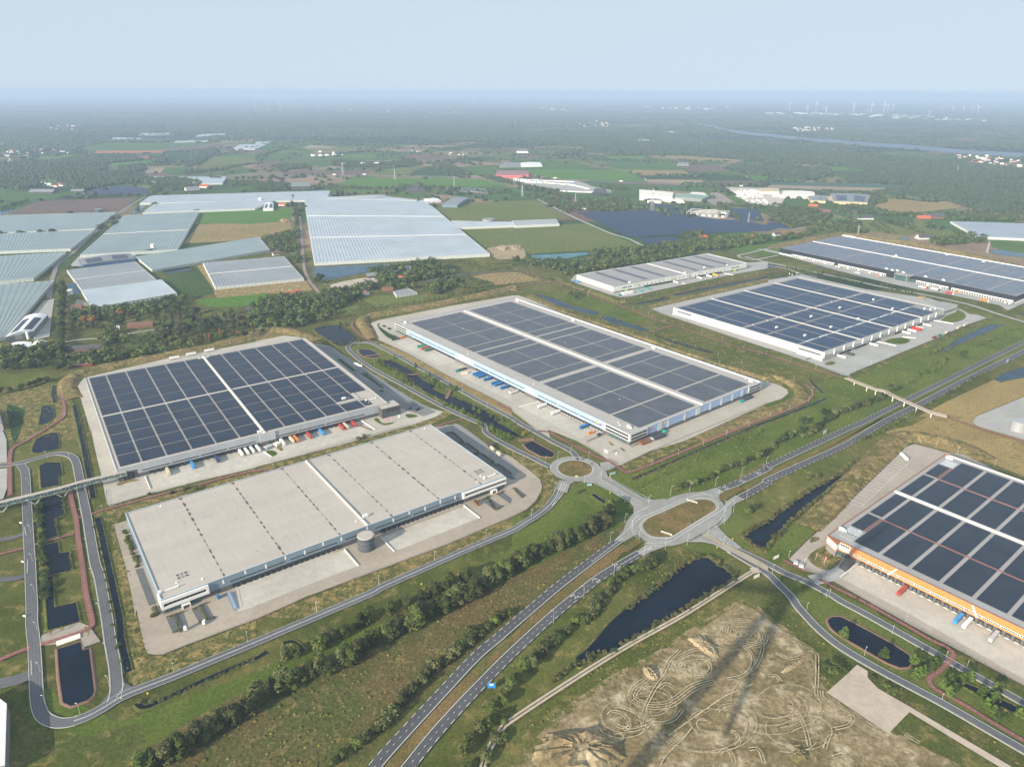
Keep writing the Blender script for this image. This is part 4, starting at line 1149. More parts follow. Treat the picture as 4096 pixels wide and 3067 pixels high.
 def rooftop(s,u,v,kind='unit',m=None):
  z=s.hr;mb=MB()
  if kind=='unit':
   mb.box(u-2.2,u+2.2,v-1.2,v+1.2,z+.4,z+2.6);mb.box(u+2.21,u+4.2,v-.6,v+.6,z+.4,z+1.7)
   for d in(-1.6,0,1.6):mb.tube((u+d*.9,v,z+2.6),(u+d*.9,v,z+3.0),.55,.5,8)
   for du in(-2,2):
    for dv in(-1,1):mb.box(u+du-.1,u+du+.1,v+dv-.1,v+dv+.1,z,z+.4)
   nm='air_handler'
  elif kind=='pipe':
   mb.tube((u,v,z),(u,v,z+1.7),.22,.22,8);mb.tube((u,v,z+1.5),(u+.9,v,z+1.5),.2,.2,8);mb.box(u-.7,u+.7,v-.7,v+.7,z,z+.35)
   nm='roof_vent'
  elif kind=='drain':
   mb.tube((u,v,z+.004),(u,v,z+.14),.55,.4,8);nm='roof_drain';m=DARKG
  elif kind=='duct':
   mb.beam((u-6,v,z+.9),(u+6,v,z+.9),1.0,.9);mb.tube((u+6,v,z+.9),(u+6,v,z+2.1),.55,.55,10);mb.box(u-7.5,u-6,v-1,v+1,z+.2,z+2.4)
   for d in(-4,0,4):mb.box(u+d-.1,u+d+.1,v-.5,v+.5,z,z+.45)
   nm='roof_duct'
  return s.part(nm,mb,m or WHITE)
 def ridge(s,u0,u1,v0,v1,m=None,name='fire_wall',ht=1.0):
  mb=MB();mb.box(u0,u1,v0,v1,s.hr+.003,s.hr+ht)
  return s.part(name,mb,m or WHITEW)
# ---- flat roofed warehouse, bare roof
C_=Bld('warehouse','long warehouse with a bare grey roof and a white framed office at each end','20 1390,1510',36.2,None,310.5,143.5,13.3)
CLC=cladding('cladding_bluegrey',(.205,.275,.335))
C_.shell(CLC,ROOF,DARKG,4.7,capm=paint('cap_pale_blue',(.50,.60,.67),.4,.05))
C_.ridge(165.0,166.1,.5,143,WHITEW,'fire_wall',1.25)
SILT=paint('silt_dark',(.095,.085,.075),.9,.25,.8)
for u in(46,93,141,190,238,285):
 rr=random.Random(int(u))
 mb=MB();mb.box(u-.35,u+.35,1,142.5,C_.hr+.003,C_.hr+.008)
 rv=C_.part('roof_valley',mb,paint('valley_tan',(.37,.315,.255),.9,.15,.3))
 for i in range(14):
  mb=MB();v=3+i*9.6+rr.uniform(-1.5,1.5);L_=rr.uniform(1.6,4.4);w_=rr.uniform(.4,1.3)
  mb.poly([(u+w_*math.cos(a)*rr.uniform(.6,1.15)+rr.uniform(-.15,.15),v+L_*math.sin(a)*rr.uniform(.8,1.1),C_.hr+.012+.0003*i)for a in[k*math.pi/6 for k in range(12)]])
  mb.build('silt_stain',SILT,rv)
 mb=MB();mb.poly([(u-2.6,142.6,C_.hr+.03),(u-.2,138.5,C_.hr+.03),(u+1.6,142.6,C_.hr+.03)]);mb.build('silt_stain',SILT,rv)
C_.docks([52+i*4.66 for i in range(19)]);C_.docks([178.5+i*4.68 for i in range(18)])
for a,b in((49,92),(97,137),(144,162),(172,207),(210,237),(240,259)):
 C_.window(a,b,7.0,8.1,GLASS)
for i,u in enumerate((44,61,77,93,109,125,141,165,190,206,222,238,254,262)):
 C_.bump_wall(u-.7,u+.7,0,9.4 if i%2 else 7.6,12.6 if i%2 else 11.4,WHITE,'wall_panel',.12)
# left office: white frame round a dark window band
mb=MB()
mb.box(-.9,33,-1.6,-.01,9.9,12.4);mb.box(-.9,33,-1.6,-.01,4.9,7.2);mb.box(-.9,.9,-1.6,-.01,7.21,9.89);mb.box(31.2,33,-1.6,-.01,7.21,9.89)
mb.box(-.91,-.01,0,11,4.9,12.4)
C_.part('office_frame',mb,WHITE)
C_.window(1,31,7.25,9.85,GLASS,y=-.6,mull=3);C_.window(1.5,28,.6,4.6,GLASSG,mull=2.6)
mb=MB();mb.box(12.5,13.2,-3,0,0,3.8);mb.box(17.8,18.5,-3,0,0,3.8);mb.box(13.21,17.79,-3,0,3.1,3.8);C_.part('entrance_porch',mb,WHITE)
mb=MB()
for z0,z1 in((10.0,12.0),(5.4,7.4)):
 mb.box(262,311.8,-1.6,-.01,z0,z1);mb.box(310.51,311.8,-.008,30,z0,z1)
mb.box(262,264.2,-1.59,-.01,7.41,9.99)
C_.part('office_frame',mb,WHITE)
C_.window(265,311,7.5,9.9,GLASS,y=-.6,mull=3);C_.window(276,310,.6,5.2,GLASSG,mull=2.6)
mb=MB();mb.box(294,294.7,-3,0,0,3.8);mb.box(299.3,300,-3,0,0,3.8);mb.box(294.71,299.29,-3,0,3.1,3.8);C_.part('entrance_porch',mb,WHITE)
C_.rooftop(8,9,'duct');C_.rooftop(14,15,'pipe');C_.rooftop(31,8,'pipe');C_.rooftop(299,8,'duct');C_.rooftop(292,14,'pipe');C_.rooftop(170,14,'unit');C_.rooftop(160,12,'pipe');C_.rooftop(283,7,'pipe');C_.rooftop(300,138,'pipe');C_.rooftop(28,138,'pipe')
for u0,v0 in((16,19),(292,19.5)):
 C_.array(u0,u0+7.5,v0,v0+6,SOLN,(u0+2.5,u0+5),(v0+2,v0+4))
for i in range(26):
 rr=random.Random(i);C_.rooftop(rr.uniform(8,300),rr.uniform(6,138),'drain')
C_.sidebox(4,143,0,0,1.2,MIDG,'plinth',.15,False)
# ---- left solar warehouse
A_=Bld('warehouse','square grey warehouse whose roof is covered by a dark navy solar grid','20 1003,385',34.4,None,291,291,14.5)
CLA=cladding('cladding_light_grey',(.40,.43,.46))
A_.shell(CLA,ROOF,DARKG,4.8,capm=paint('cap_grey',(.47,.47,.46),.5))
ub=[4.3,23.5,46.8,71.0,95.2,119.6,143.2]
ub2=[147.6,168.5,192.5,216.7,240.6,264.8,285.5]
for bl in(ub,ub2):
 for i in range(6):
  u0,u1=bl[i]+(1.0 if i else 0),bl[i+1]-(1.0 if i<5 else 0)
  A_.array(u0,u1,150.2,287.0,SOLN,(),(178,206,233.5,261))
  if bl is ub2 and i>=3:
   if i==3:A_.array(u0,u1,5.2,144.5,SOLN,(),(32,60,88,116))
   if i==4:A_.array(u0,u1,4.5,26.5,SOLN);A_.array(u0,u1,36,144.5,SOLN,(),(60,88,116))
   if i==5:A_.array(u0,u0+9,7,24,SOLN);A_.array(u0,u1,52,144.5,SOLN,(),(88,116))
  else:
   A_.array(u0,u1,5.2,144.5,SOLN,(),(32,60,88,116))
A_.ridge(144.2,146.4,.5,290.4,WHITEW,'fire_wall',1.3)
mb=MB();mb.box(.6,144.1,145.6,149.1,A_.hr+.004,A_.hr+.22);mb.box(146.5,290.4,145.6,149.1,A_.hr+.004,A_.hr+.22)
A_.part('roof_walkway',mb,paint('walkway_pale',(.46,.45,.42),.7))
A_.docks([30+i*5.72 for i in range(19)]);A_.docks([165+i*5.72 for i in range(15)])
for a,b in((22,48),(50,76),(78,104),(106,134),(150,180),(182,212),(214,262)):
 A_.window(a,b,6.4,7.6,GLASS,mull=1.6)
A_.bump_wall(139,156,0,4.9,14.3,paint('tower_grey',(.47,.49,.51),.45),'stair_tower',1.0)
A_.bump_wall(139,156,0,0,4.85,paint('brick_brown',(.20,.15,.13),.8),'stair_plinth',.9)
A_.window(147,154,.6,4.2,GLASSG,y=-.95)
A_.window(4.5,15,.6,8.6,GLASS,y=-.1,mull=3.2);A_.bump_wall(2.5,17.5,0,8.61,9.6,DARKG,'office_lintel',.2);A_.bump_wall(2.5,4.4,0,0,8.6,DARKG,'office_pier',.2);A_.bump_wall(15.1,17.5,0,0,8.6,DARKG,'office_pier',.2)
mb=MB();mb.box(279,303,-10,8,0,12.5);A_.part('office_block',mb,paint('office_anthracite',(.085,.085,.09),.5))
mb=MB();mb.box(279.4,302.6,-9.6,7.6,12.503,12.6);A_.part('office_roof',mb,ROOF)
A_.window(284,301,.8,5.2,GLASSG,y=-10,mull=2.4);A_.window(284,301,7,11,GLASS,y=-10,mull=2.4)
mb=MB()
for z0,z1 in((.8,5.2),(7,11)):mb.box(303.003,303.06,-8,6,z0,z1)
A_.part('window',mb,GLASSG)
A_.rooftop(252,40,'unit');A_.rooftop(258,38,'pipe');A_.rooftop(279,20,'duct');A_.rooftop(272,12,'pipe');A_.rooftop(141,5,'unit');A_.rooftop(145,284,'duct')
mb=MB();mb.box(238,276,28.5,29.3,A_.hr+.2,A_.hr+.9);mb.box(268,269,30,52,A_.hr+.2,A_.hr+.9);A_.part('roof_duct',mb,STEEL)
A_.sidebox(3,289,0,0,1.2,MIDG,'plinth',.15,False)
# ---- blue warehouse in the middle
B_=Bld('warehouse','long light blue warehouse with slate coloured solar rows on a grey roof','11 1203,632',-51.4,None,509,247,14.3)
CLB=cladding('cladding_sky_blue',(.33,.455,.66),.42,1.4)
B_.shell(CLB,ROOFG,DARKG,5.0,capm=paint('cap_blue_grey',(.40,.46,.54),.4),low_sides='fr')
mod=[(14,61),(63.4,115),(118,166),(169,188),(193,213),(217,264),(267,311),(313.5,330.5),(340,361),(363.4,410),(412.8,458),(461.5,503.5)]
for i,(a,b)in enumerate(mod):
 B_.array(a,b,20.5,118.5,SOLB,(),(70,)if b-a>30 else())
 B_.array(a,b,137,226,SOLB,(),(181,)if b-a>30 else())
B_.ridge(11,508.5,126.5,128.3,WHITEW,'fire_wall',1.4)
mb=MB();mb.box(6,508,243.6,246.4,B_.hr+.01,B_.hr+.9);B_.part('roof_edge',mb,WHITE)
B_.docks([56+i*5.0 for i in range(6)]);B_.docks([114.5+i*5.3 for i in range(11)]);B_.docks([222+i*5.2 for i in range(21)]);B_.docks([354+i*5.0 for i in range(23)])
B_.bump_wall(52,472,0,5.0,5.9,paint('canopy_blue',(.42,.53,.70),.4),'canopy',.9)
for a,b in((42,56),(58,88),(90,120),(122,168),(216,250),(252,286),(288,328),(354,390),(392,428),(430,466)):
 B_.window(a,b,7.6,8.9,GLASS,mull=1.7,frame=paint('frame_olive',(.35,.36,.14),.5))
for u0 in(179,195):B_.bump_wall(u0,u0+12,0,5.2,13.4,WHITE,'wall_panel',.3)
B_.bump_wall(333,345,0,5.2,13.4,WHITE,'wall_panel',.3)
B_.bump_wall(176.5,208.5,0,5.05,14.2,paint('grey_blue_panel',(.42,.45,.50),.45),'wall_panel',.15)
OFFG=paint('office_silver',(.50,.52,.52),.4,.05)
for u0,u1 in((-.4,38),(471,509.5)):
 B_.bump_wall(u0,u1,0,5.3,14.25,OFFG,'office_facade',.9)
 B_.window(u0+2,u1-2,10.4,12.8,GLASS,y=-.9,mull=2.5);B_.window(u0+2,u1-2,6.4,8.8,GLASS,y=-.9,mull=2.5)
 B_.window(u0+6,u1-6,.6,4.4,GLASSG,y=.1,mull=2.5)
for v0,v1 in((-.4,28),(219,247.3)):
 B_.sidebox(v0,v1,509,5.3,14.25,OFFG,'office_facade',.9)
 B_.window(v0+2,v1-2,10.4,12.8,GLASS,y=509.9,mull=2.5,side='r');B_.window(v0+2,v1-2,6.4,8.8,GLASS,y=509.9,mull=2.5,side='r')
for v0,w_ in((46,8),(62,4),(92,4),(114,9),(140,4.5),(162,4.5),(184,4.5),(204,6)):
 B_.sidebox(v0,v0+w_,509,4.0,13.2,OFFG,'window_surround',.25)
 B_.sidebox(v0+1,v0+w_-1,509.25,4.8,12.6,paint('frosted_panel',(.55,.63,.66),.3),'window',.1)
for u,v,k in((8,14,'unit'),(14,8,'pipe'),(496,12,'unit'),(486,8,'pipe'),(480,12,'pipe'),(500,236,'unit'),(490,240,'pipe'),(191,8,'pipe'),(334,10,'pipe'),(100,150,'pipe'),(240,150,'pipe'),(90,70,'pipe'),(336,236,'unit'),(165,236,'unit'),(20,236,'unit'),(262,226,'pipe'),(390,226,'pipe'),(436,60,'pipe')):
 B_.rooftop(u,v,k)
def sign_text(b,txt,u,y,z,size,m,side='f'):
 cu=bpy.data.curves.new('sign_lettering','FONT');cu.body=txt;cu.size=size;cu.extrude=.06;cu.align_x='CENTER'
 cu.materials.append(m)
 tmp=link('lettering',cu)
 bpy.context.view_layer.update()
 me=bpy.data.meshes.new_from_object(tmp.evaluated_get(bpy.context.evaluated_depsgraph_get()))
 bpy.data.objects.remove(tmp)
 o=link('lettering',me,b.o)
 if side=='f':o.location=(u+b.k*y,y-.08,z);o.rotation_euler=(R(90),0,0)
 else:o.location=(y+.08,u,z);o.rotation_euler=(R(90),0,R(90))
 return o
REDS=paint('sign_red',(.75,.05,.05),.4);YEL=paint('sign_yellow',(.85,.62,.03),.4);SBLUE=paint('sign_blue',(.03,.10,.42),.4)
for u,z in((41.5,11.2),(458,10.3)):
 mb=MB();mb.cur=0;mb.box(u-1.9,u+1.9,-.12,-.003,z-1.9,z+1.9);mb.cur=1;mb.tube((u,-.12,z),(u,-.2,z),1.75,1.75,24);mb.cur=2;mb.box(u-1,u+1,-.26,-.205,z-.4,z+.4)
 B_.part('logo_sign',mb,[SBLUE,YEL,SBLUE])
mb=MB();mb.cur=0;mb.box(509.003,509.12,56,59.6,9.5,13.1);mb.cur=1;mb.tube((509.12,57.8,11.3),(509.2,57.8,11.3),1.6,1.6,24);B_.part('logo_sign',mb,[SBLUE,YEL])
sign_text(B_,'GXO',466,0,9.2,2.9,REDS);sign_text(B_,'GXO',36,509,9.2,2.9,REDS,'r')
# ---- white solar warehouse on the right
D_=Bld('warehouse','white warehouse with a long blank side wall and blue solar strips on its roof','13 483,885',36.5,None,371,284,14.2)
CLD=cladding('cladding_offwhite',(.56,.575,.555),.45,2.2)
D_.shell(CLD,roofmat('roof_grey_blue',(.27,.27,.275)),MIDG,6.2,capm=paint('cap_white',(.62,.62,.60),.5))
st=[(4.5,22),(26,70.5),(74,97),(102,121),(124.5,168),(171.5,193),(197.5,217),(220.5,262.5),(265.5,289),(294,313.5),(317,360)]
for i,(a,b)in enumerate(st):
 for c,d in((4.5,41),(46,97),(101,138),(146,200),(203,277)):
  D_.array(a,b if not(c<10 and b>350)else 340,c,d,SOLD)
for u in(98.5,194.5,290.8):D_.ridge(u,u+1.1,.5,283,paint('fire_wall_grey',(.52,.51,.48),.6),'fire_wall',1.3)
mb=MB();mb.box(.6,370,139.4,140.4,D_.hr+.01,D_.hr+.9);D_.part('roof_duct',mb,STEEL)
mb=MB()
for i in range(9):mb.box(24+i*36,44+i*36,42.3,44.6,D_.hr+.2,D_.hr+.9)
D_.part('skylight',mb,paint('skylight_glass',(.55,.66,.70),.2))
for i in range(9):D_.rooftop(30+i*38,142.6,'pipe')
for i,(u,v)in enumerate(((46,60),(46,110),(118,60),(145,112),(195,58),(232,112),(300,55),(330,105),(350,14),(362,12),(345,22))):D_.rooftop(u,v,'unit')
for u0 in range(0,350,26):
 D_.bump_wall(u0+1,u0+3.4,0,6.3,14.1,WHITE,'wall_fin',.9)
D_.bump_wall(0,371,0,5.2,6.2,paint('ledge_grey',(.36,.37,.375),.6),'canopy',1.4)
for a in range(4,360,26):D_.window(a+1,a+22,6.4,7.8,GLASSG,mull=2)
D_.docks([44+i*4.6 for i in range(7)]);D_.docks([88+i*4.6 for i in range(7)]);D_.docks([126+i*4.6 for i in range(7)]);D_.docks([205+i*4.6 for i in range(10)]);D_.docks([262+i*4.6 for i in range(10)])
mb=MB();mb.box(371.01,421,1,26.5,6.2,14.4);D_.part('office_wing',mb,CLD)
mb=MB();mb.box(371.3,420.7,1.3,26.2,14.403,14.5);D_.part('office_roof',mb,ROOFD)
mb=MB()
for u in list(range(316,372,7))+list(range(376,421,7)):
 mb.beam((u-1,.6,0),(u+.6,.6,6.1),.7,.7);mb.beam((u+2.6,.6,0),(u+1,.6,6.1),.7,.7)
for u in list(range(4,30,6))+list(range(166,204,6)):mb.beam((u-1,-.6,0),(u+.6,-.6,5.1),.6,.6)
D_.part('column',mb,STEEL)
D_.window(375,418,6.6,9,GLASS,y=1,mull=2)
mb=MB();mb.box(371.2,420,2,26,0,6.15);D_.part('ground_floor',mb,MIDG)
D_.window(4,40,8.2,10.2,GLASS,y=0,side='l',mull=2);D_.window(243,274,8.6,10.6,GLASS,y=0,side='l',mull=3)
D_.sidebox(42,282,0,0,2.6,MIDG,'plinth',.15,False)
# ---- orange warehouse
E_=Bld('warehouse','orange fronted warehouse with ink blue solar fields, cut by the right edge','23 515,950',-51.2,None,300,234.5,13.7)
CLE=cladding('cladding_orange',(.62,.235,.075),.5,1.0)
E_.shell(CLE,roofmat('roof_lilac_grey',(.335,.33,.33)),DARKG,5.0,capm=paint('cap_dark_red',(.20,.09,.07),.5))
cols=[(18.4,38.6),(41.8,61.8),(64.9,85.0),(88.1,108.2),(111.3,131.4),(134.5,154.6),(157.7,177.8),(180.9,201),(204,224)]
for i,(a,b)in enumerate(cols):
 E_.array(a,b,9.4,59,SOLE);E_.array(a,b,61.8,113.2,SOLE);E_.array(a,b,122,172,SOLE);E_.array(a,b,175.4,226.5,SOLE)
for c,d in((30.6,60),(64,113.2),(122,171.5),(175.6,205.5)):E_.array(4.6,15.3,c,d,SOLE)
E_.ridge(2,299.4,116.3,118.3,WHITEW,'fire_wall',1.6)
mb=MB();mb.box(4,299,232.4,233.8,E_.hr+.01,E_.hr+1.2);E_.part('roof_edge',mb,WHITEW)
mb=MB()
for v in(60.4,173.4):mb.box(17,299,v-.28,v+.28,E_.hr+.05,E_.hr+.6)
for v0,v1 in((30,60),(174,206)):
 for d in(0,.7,1.4):mb.box(15.9+d,16.3+d,v0,v1,E_.hr+.05,E_.hr+.55)
E_.part('sprinkler_pipe',mb,REDL)
E_.docks([32.4+i*5.86 for i in range(40)],w_=3.6,h_=3.8)
mb=MB();mb.box(9.2,299,-.12,-.003,6.5,8.2);E_.part('window_band',mb,WHITE)
for i in range(24):E_.window(12.5+i*12,23.9+i*12,6.8,7.9,GLASS,y=-.12,mull=1.15,frame=WHITE)
mb=MB();mb.beam((52.5,-.35,5.1),(58,-.35,13.4),.4,1.1);mb.beam((112.5,-.35,13.4),(117,-.35,5.1),.4,1.1);mb.beam((172,-.35,5.1),(177.5,-.35,13.4),.4,1.1)
E_.part('facade_brace',mb,WHITE)
# office prow
prow=[(-.2,-.01),(6.6,-10.8),(10.5,-.01)]
pxs=[E_.uv('23 515,950',13.7),E_.uv('F 3349.7,2175.9',13.7),E_.uv('F 3369.6,2159.6',13.7)]
prow=[(pxs[0][0],max(pxs[0][1],-.3)),pxs[1],(pxs[2][0],-.01)]
def ins(k):
 c=(sum(p[0]for p in prow)/3,sum(p[1]for p in prow)/3)
 return[(c[0]+(p[0]-c[0])*k,c[1]+(p[1]-c[1])*k)for p in prow]
mb=MB();mb.prism(prow,12.6,13.75);mb.prism(prow,5.0,6.3);E_.part('office_band',mb,cladding('cladding_rust',(.36,.12,.05),.5))
mb=MB();mb.prism(ins(.985),6.31,12.59);E_.part('office_wall',mb,WHITE)
mb=MB();mb.prism(ins(.9),0,4.99);E_.part('office_base',mb,MIDG)
mb=MB()
for z0,z1 in((10.6,12.0),(6.8,8.4)):
 for a,b in((prow[0],prow[1]),(prow[1],prow[2])):
  d=Vector((b[0]-a[0],b[1]-a[1]));n=Vector((d.y,-d.x)).normalized();L_=d.length;k=int(L_/1.5)
  for i in range(k):
   p=Vector(a)+d*((i+.3)/k);q=Vector(a)+d*((i+.8)/k)
   mb.quad((p.x+n.x*.02,p.y+n.y*.02,z0),(q.x+n.x*.02,q.y+n.y*.02,z0),(q.x+n.x*.02,q.y+n.y*.02,z1),(p.x+n.x*.02,p.y+n.y*.02,z1))
E_.part('window',mb,GLASS)
mb=MB();mb.box(pxs[2][0],pxs[2][0]+9,-.2,-.003,6.3,12.6);E_.part('office_panel',mb,WHITE)
E_.window(pxs[2][0]+.5,pxs[2][0]+8,10.4,12.2,GLASS,y=-.2,mull=1.3,frame=WHITE);E_.window(pxs[2][0],pxs[2][0]+10,.5,4.6,GLASSG,y=.1,mull=2.4)
for i in range(4):
 mb=MB();mb.beam((6,8+i*2.4,E_.hr+.8),(18,8+i*2.4,E_.hr+.8),.8,.7);E_.part('roof_duct',mb,STEEL)
mb=MB()
for i in range(4):
 for j in range(6):mb.box(6+j*1.9,7.2+j*1.9,19+i*2.4,20.2+i*2.4,E_.hr+.2,E_.hr+.8)
for i in range(6):
 for j in range(6):mb.box(6+j*1.9,7.2+j*1.9,209+i*2.2,210.1+i*2.2,E_.hr+.2,E_.hr+.8)
E_.part('rooflight',mb,paint('rooflight',(.50,.58,.62),.2))
E_.rooftop(3.5,17,'unit');E_.rooftop(6,226,'unit');E_.rooftop(14,27,'pipe')
# ---- small white warehouse
F_=Bld('warehouse','small white warehouse with olive patches and six solar strips on a grey roof','12 880,320',33.2,None,382,115.5,12.8)
def patchwork(name):
 m,t,b=_nodes(name)
 p=opos(t)
 sp=N(t,"ShaderNodeSeparateXYZ");t.links.new(p,sp.inputs[0])
 ad=N(t,"ShaderNodeMath",operation='ADD');t.links.new(sp.outputs[0],ad.inputs[0]);t.links.new(sp.outputs[1],ad.inputs[1])
 cb=N(t,"ShaderNodeCombineXYZ");t.links.new(ad.outputs[0],cb.inputs[0]);t.links.new(sp.outputs[2],cb.inputs[1])
 br=N(t,"ShaderNodeTexBrick");br.offset=.37;br.inputs['Scale'].default_value=1;br.inputs['Mortar Size'].default_value=0
 br.inputs['Brick Width'].default_value=9;br.inputs['Row Height'].default_value=2.6;br.inputs['Bias'].default_value=-.45
 br.inputs[1].default_value=(.72,.73,.70,1);br.inputs[2].default_value=(.46,.47,.30,1)
 t.links.new(cb.outputs[0],br.inputs['Vector']);t.links.new(br.outputs[0],b.inputs['Base Color'])
 b.inputs['Roughness'].default_value=.5
 return m
F_.shell(patchwork('cladding_patchwork'),ROOFD,MIDG,3.4,capm=WHITE,low_sides='fl')
for a,b in((43,53.5),(92.5,103),(139.7,150),(235.3,246),(284.5,295),(333.5,344)):
 F_.array(a,b,14,111.5,SOLB)
F_.ridge(194.5,195.6,.5,115,WHITE,'fire_wall',1.0)
F_.docks([80+i*4.4 for i in range(20)]);F_.docks([224+i*4.4 for i in range(18)])
mbw=None
for i in range(24):
 u=53+i*11.2
 F_.window(u,u+2.2,6.6,8.4,GLASS,mull=2.2)
for a,b in((22,34),(36,46),(332,344),(347,357)):F_.window(a,b,7,9,GLASS,mull=2);F_.window(a,b,.5,3.2,GLASSG,y=.1,mull=2)
F_.bump_wall(30,36,0,.2,4.2,paint('lime_green',(.35,.55,.10),.5),'entrance_porch',1.6);F_.bump_wall(342,347,0,.2,4.2,paint('lime_green',(.35,.55,.10),.5),'entrance_porch',1.6)
for u,v in((48,9),(200,8),(270,20),(330,10)):F_.rooftop(u,v,'unit')
# ---- black warehouse at the top right
G_=Bld('warehouse','huge black walled warehouse with white dock fronts and grey solar fields','03 105,1495',-56.6,None,516,276,14.5,-.067)
CLG=cladding('cladding_black',(.022,.028,.034),.4,1.4)
G_.shell(CLG,ROOFD,CLG,4.0,capm=paint('cap_dark',(.13,.14,.15),.4))
us=[3.5,48,100,148.5,176,224,275.5,321,369.5,393,420,465,512.5]
for i in range(12):
 a,b=us[i]+1.2,us[i+1]-1.2-(2.2 if i in(2,6,8,10)else 0)
 for c,d in((6,69),(70.6,136.5),(140.5,205),(206.6,268)):G_.array(a,b,c,d,SOLG)
G_.ridge(1,515,137.6,139.4,WHITE,'fire_wall',1.4)
mb=MB();mb.box(1,515,273.5,275.4,G_.hr+.01,G_.hr+1.4);mb.box(8,40,270.5,273.4,G_.hr+.01,G_.hr+3);G_.part('roof_edge',mb,WHITE)
for u0,u1,n in((36,147,22),(157,268,26),(333,397,15),(403,514,24)):
 G_.bump_wall(u0,u1,0,0,6.2,WHITE,'dock_front',2.0)
 G_.docks([u0+3+i*(u1-u0-5)/(n-1)for i in range(n)if n<15 or i%6!=5 or n==24],y=-2.0,w_=3.0,h_=3.6,bump=False)
G_.bump_wall(0,35,0,0,3.4,WHITE,'plinth',.4)
G_.sidebox(1,275,516,0,3.2,WHITE,'plinth',.4)
mb=MB();mb.box(292,318,-13,-.02,0,13.6);G_.part('office_block',mb,paint('office_pale_glass',(.30,.36,.33),.25))
mb=MB();mb.box(291,326,-14,-.02,13.61,14.4);G_.part('office_roof',mb,ROOFD)
G_.window(293,317,1,12.8,GLASSG,y=-13,mull=3);G_.window(319,331,1,6.5,GLASSG,y=0,mull=3)
for u,v in((262,8),(276,5),(285,10),(345,8),(380,9),(214,134),(210,150),(487,142),(356,255),(274,262),(300,5)):G_.rooftop(u,v,'unit')
# ---- greenhouses
def ghmat(name,c,c2,pane=4.0,rough=.3):
 if name in MATS:return MATS[name]
 m,t,b=_nodes(name)
 at=N(t,"ShaderNodeUVMap");at.uv_map='pane'
 br=N(t,"ShaderNodeTexBrick");br.offset=0;br.inputs['Scale'].default_value=1;br.inputs['Mortar Size'].default_value=.22
 br.inputs['Brick Width'].default_value=pane;br.inputs['Row Height'].default_value=1.7;br.inputs['Bias'].default_value=-.2
 br.inputs[1].default_value=rgba(c);br.inputs[2].default_value=rgba(tuple(v*.82 for v in c));br.inputs[3].default_value=rgba(c2)
 t.links.new(at.outputs[0],br.inputs['Vector'])
 col=valmul(t,br.outputs[0],noise(t,wpos(t),.012,5,.6),.86,1.12)
 t.links.new(col,b.inputs['Base Color'])
 b.inputs['Roughness'].default_value=rough;b.inputs['Specular IOR Level'].default_value=.5
 MATS[name]=m
 return m
GH_WHITE=ghmat('glass_white',(.35,.41,.455),(.43,.48,.51))
GH_GREEN=ghmat('glass_green',(.165,.225,.215),(.26,.315,.31))
GH_GREY=ghmat('glass_grey',(.20,.215,.225),(.29,.30,.305))
GHW=paint('greenhouse_side',(.52,.58,.56),.3,.1,.3)
GHQ=[]
def greenhouse(label,s,h,m,span=8.0,along='lr',cuts=(),wall=None,rise=.55,name='greenhouse',cat='greenhouse',group=None):
 """s: roof corners FL FR BR BL; ridges run front-back ('fb') or left-right ('lr')"""
 a,b,c,d=[Vector(p)for p in GP(s,h)]
 GHQ.append([a,b,c,d])
 if along=='fb':q=(a,b,c,d)
 else:q=(b,c,d,a)
 base=Vector((a.x,a.y,0));o=tag(empty(name,base),label,cat,group)
 p0,p1,p2,p3=[p-base for p in q]
 n=max(2,int(((p1-p0).length+(p2-p3).length)/2/span))
 mb=MB();uvs=[]
 LEN=(p3-p0).length;W_=((p1-p0).length)/n
 for i in range(n):
  e=[p0.lerp(p1,t_)for t_ in(i/n,(i+.5)/n,(i+1)/n)];f=[p3.lerp(p2,t_)for t_ in(i/n,(i+.5)/n,(i+1)/n)]
  e[1]=e[1]+Vector((0,0,rise));f[1]=f[1]+Vector((0,0,rise))
  for k in(0,1):
   mb.quad(e[k],e[k+1],f[k+1],f[k])
   uvs+=[(0,k*W_/2),(0,(k+1)*W_/2),(LEN,(k+1)*W_/2),(LEN,k*W_/2)]
 r=mb.build('roof',m,o)
 ul=r.data.uv_layers.new(name='pane')
 for i,uv in enumerate(uvs):ul.data[i].uv=uv
 if sum(p.normal.z for p in r.data.polygons)<0:r.data.flip_normals()
 wb=MB();cs=[p-base for p in(a,b,c,d)]
 for i in range(4):
  x,y=cs[i],cs[(i+1)%4]
  k=max(2,int((y-x).length/8))
  wb.cur=0;wb.quad((x.x,x.y,0),(y.x,y.y,0),(y.x,y.y,h),(x.x,x.y,h))
  dd=(y-x).normalized();nn=Vector((dd.y,-dd.x,0))*.25
  wb.cur=1
  for j in range(k+1):
   p=x.lerp(y,j/k)+nn
   wb.beam((p.x,p.y,0),(p.x,p.y,h),.5,.5)
  wb.beam((x+nn)*1,(y+nn)*1,.6,.5)
 wb.build('wall',[wall or GHW,WHITE],o)
 if cuts:
  cb=MB()
  for t_ in cuts:
   x,y=cs[0].lerp(cs[3],t_),cs[1].lerp(cs[2],t_)
   cb.beam(x+Vector((0,0,rise+.5)),y+Vector((0,0,rise+.5)),1.6,.8)
  cb.build('gutter',WHITE,o)
 return o
greenhouse('vast pale blue greenhouse with a sawtooth roof in the upper middle','01 505,1622 2018,1545 1468,1092 415,1064',7,GH_WHITE,8,'fb',(.28,.62))
greenhouse('back extension of the vast pale greenhouse','01 417,1062 1465,1090 1130,1052 1110,1037',6.6,GH_WHITE,8,'fb')
greenhouse('far white greenhouse at the end of the green field, upper of two','00 1208,1108 2825,1078 2850,1000 1300,1043',6.5,GH_WHITE,8,'fb')
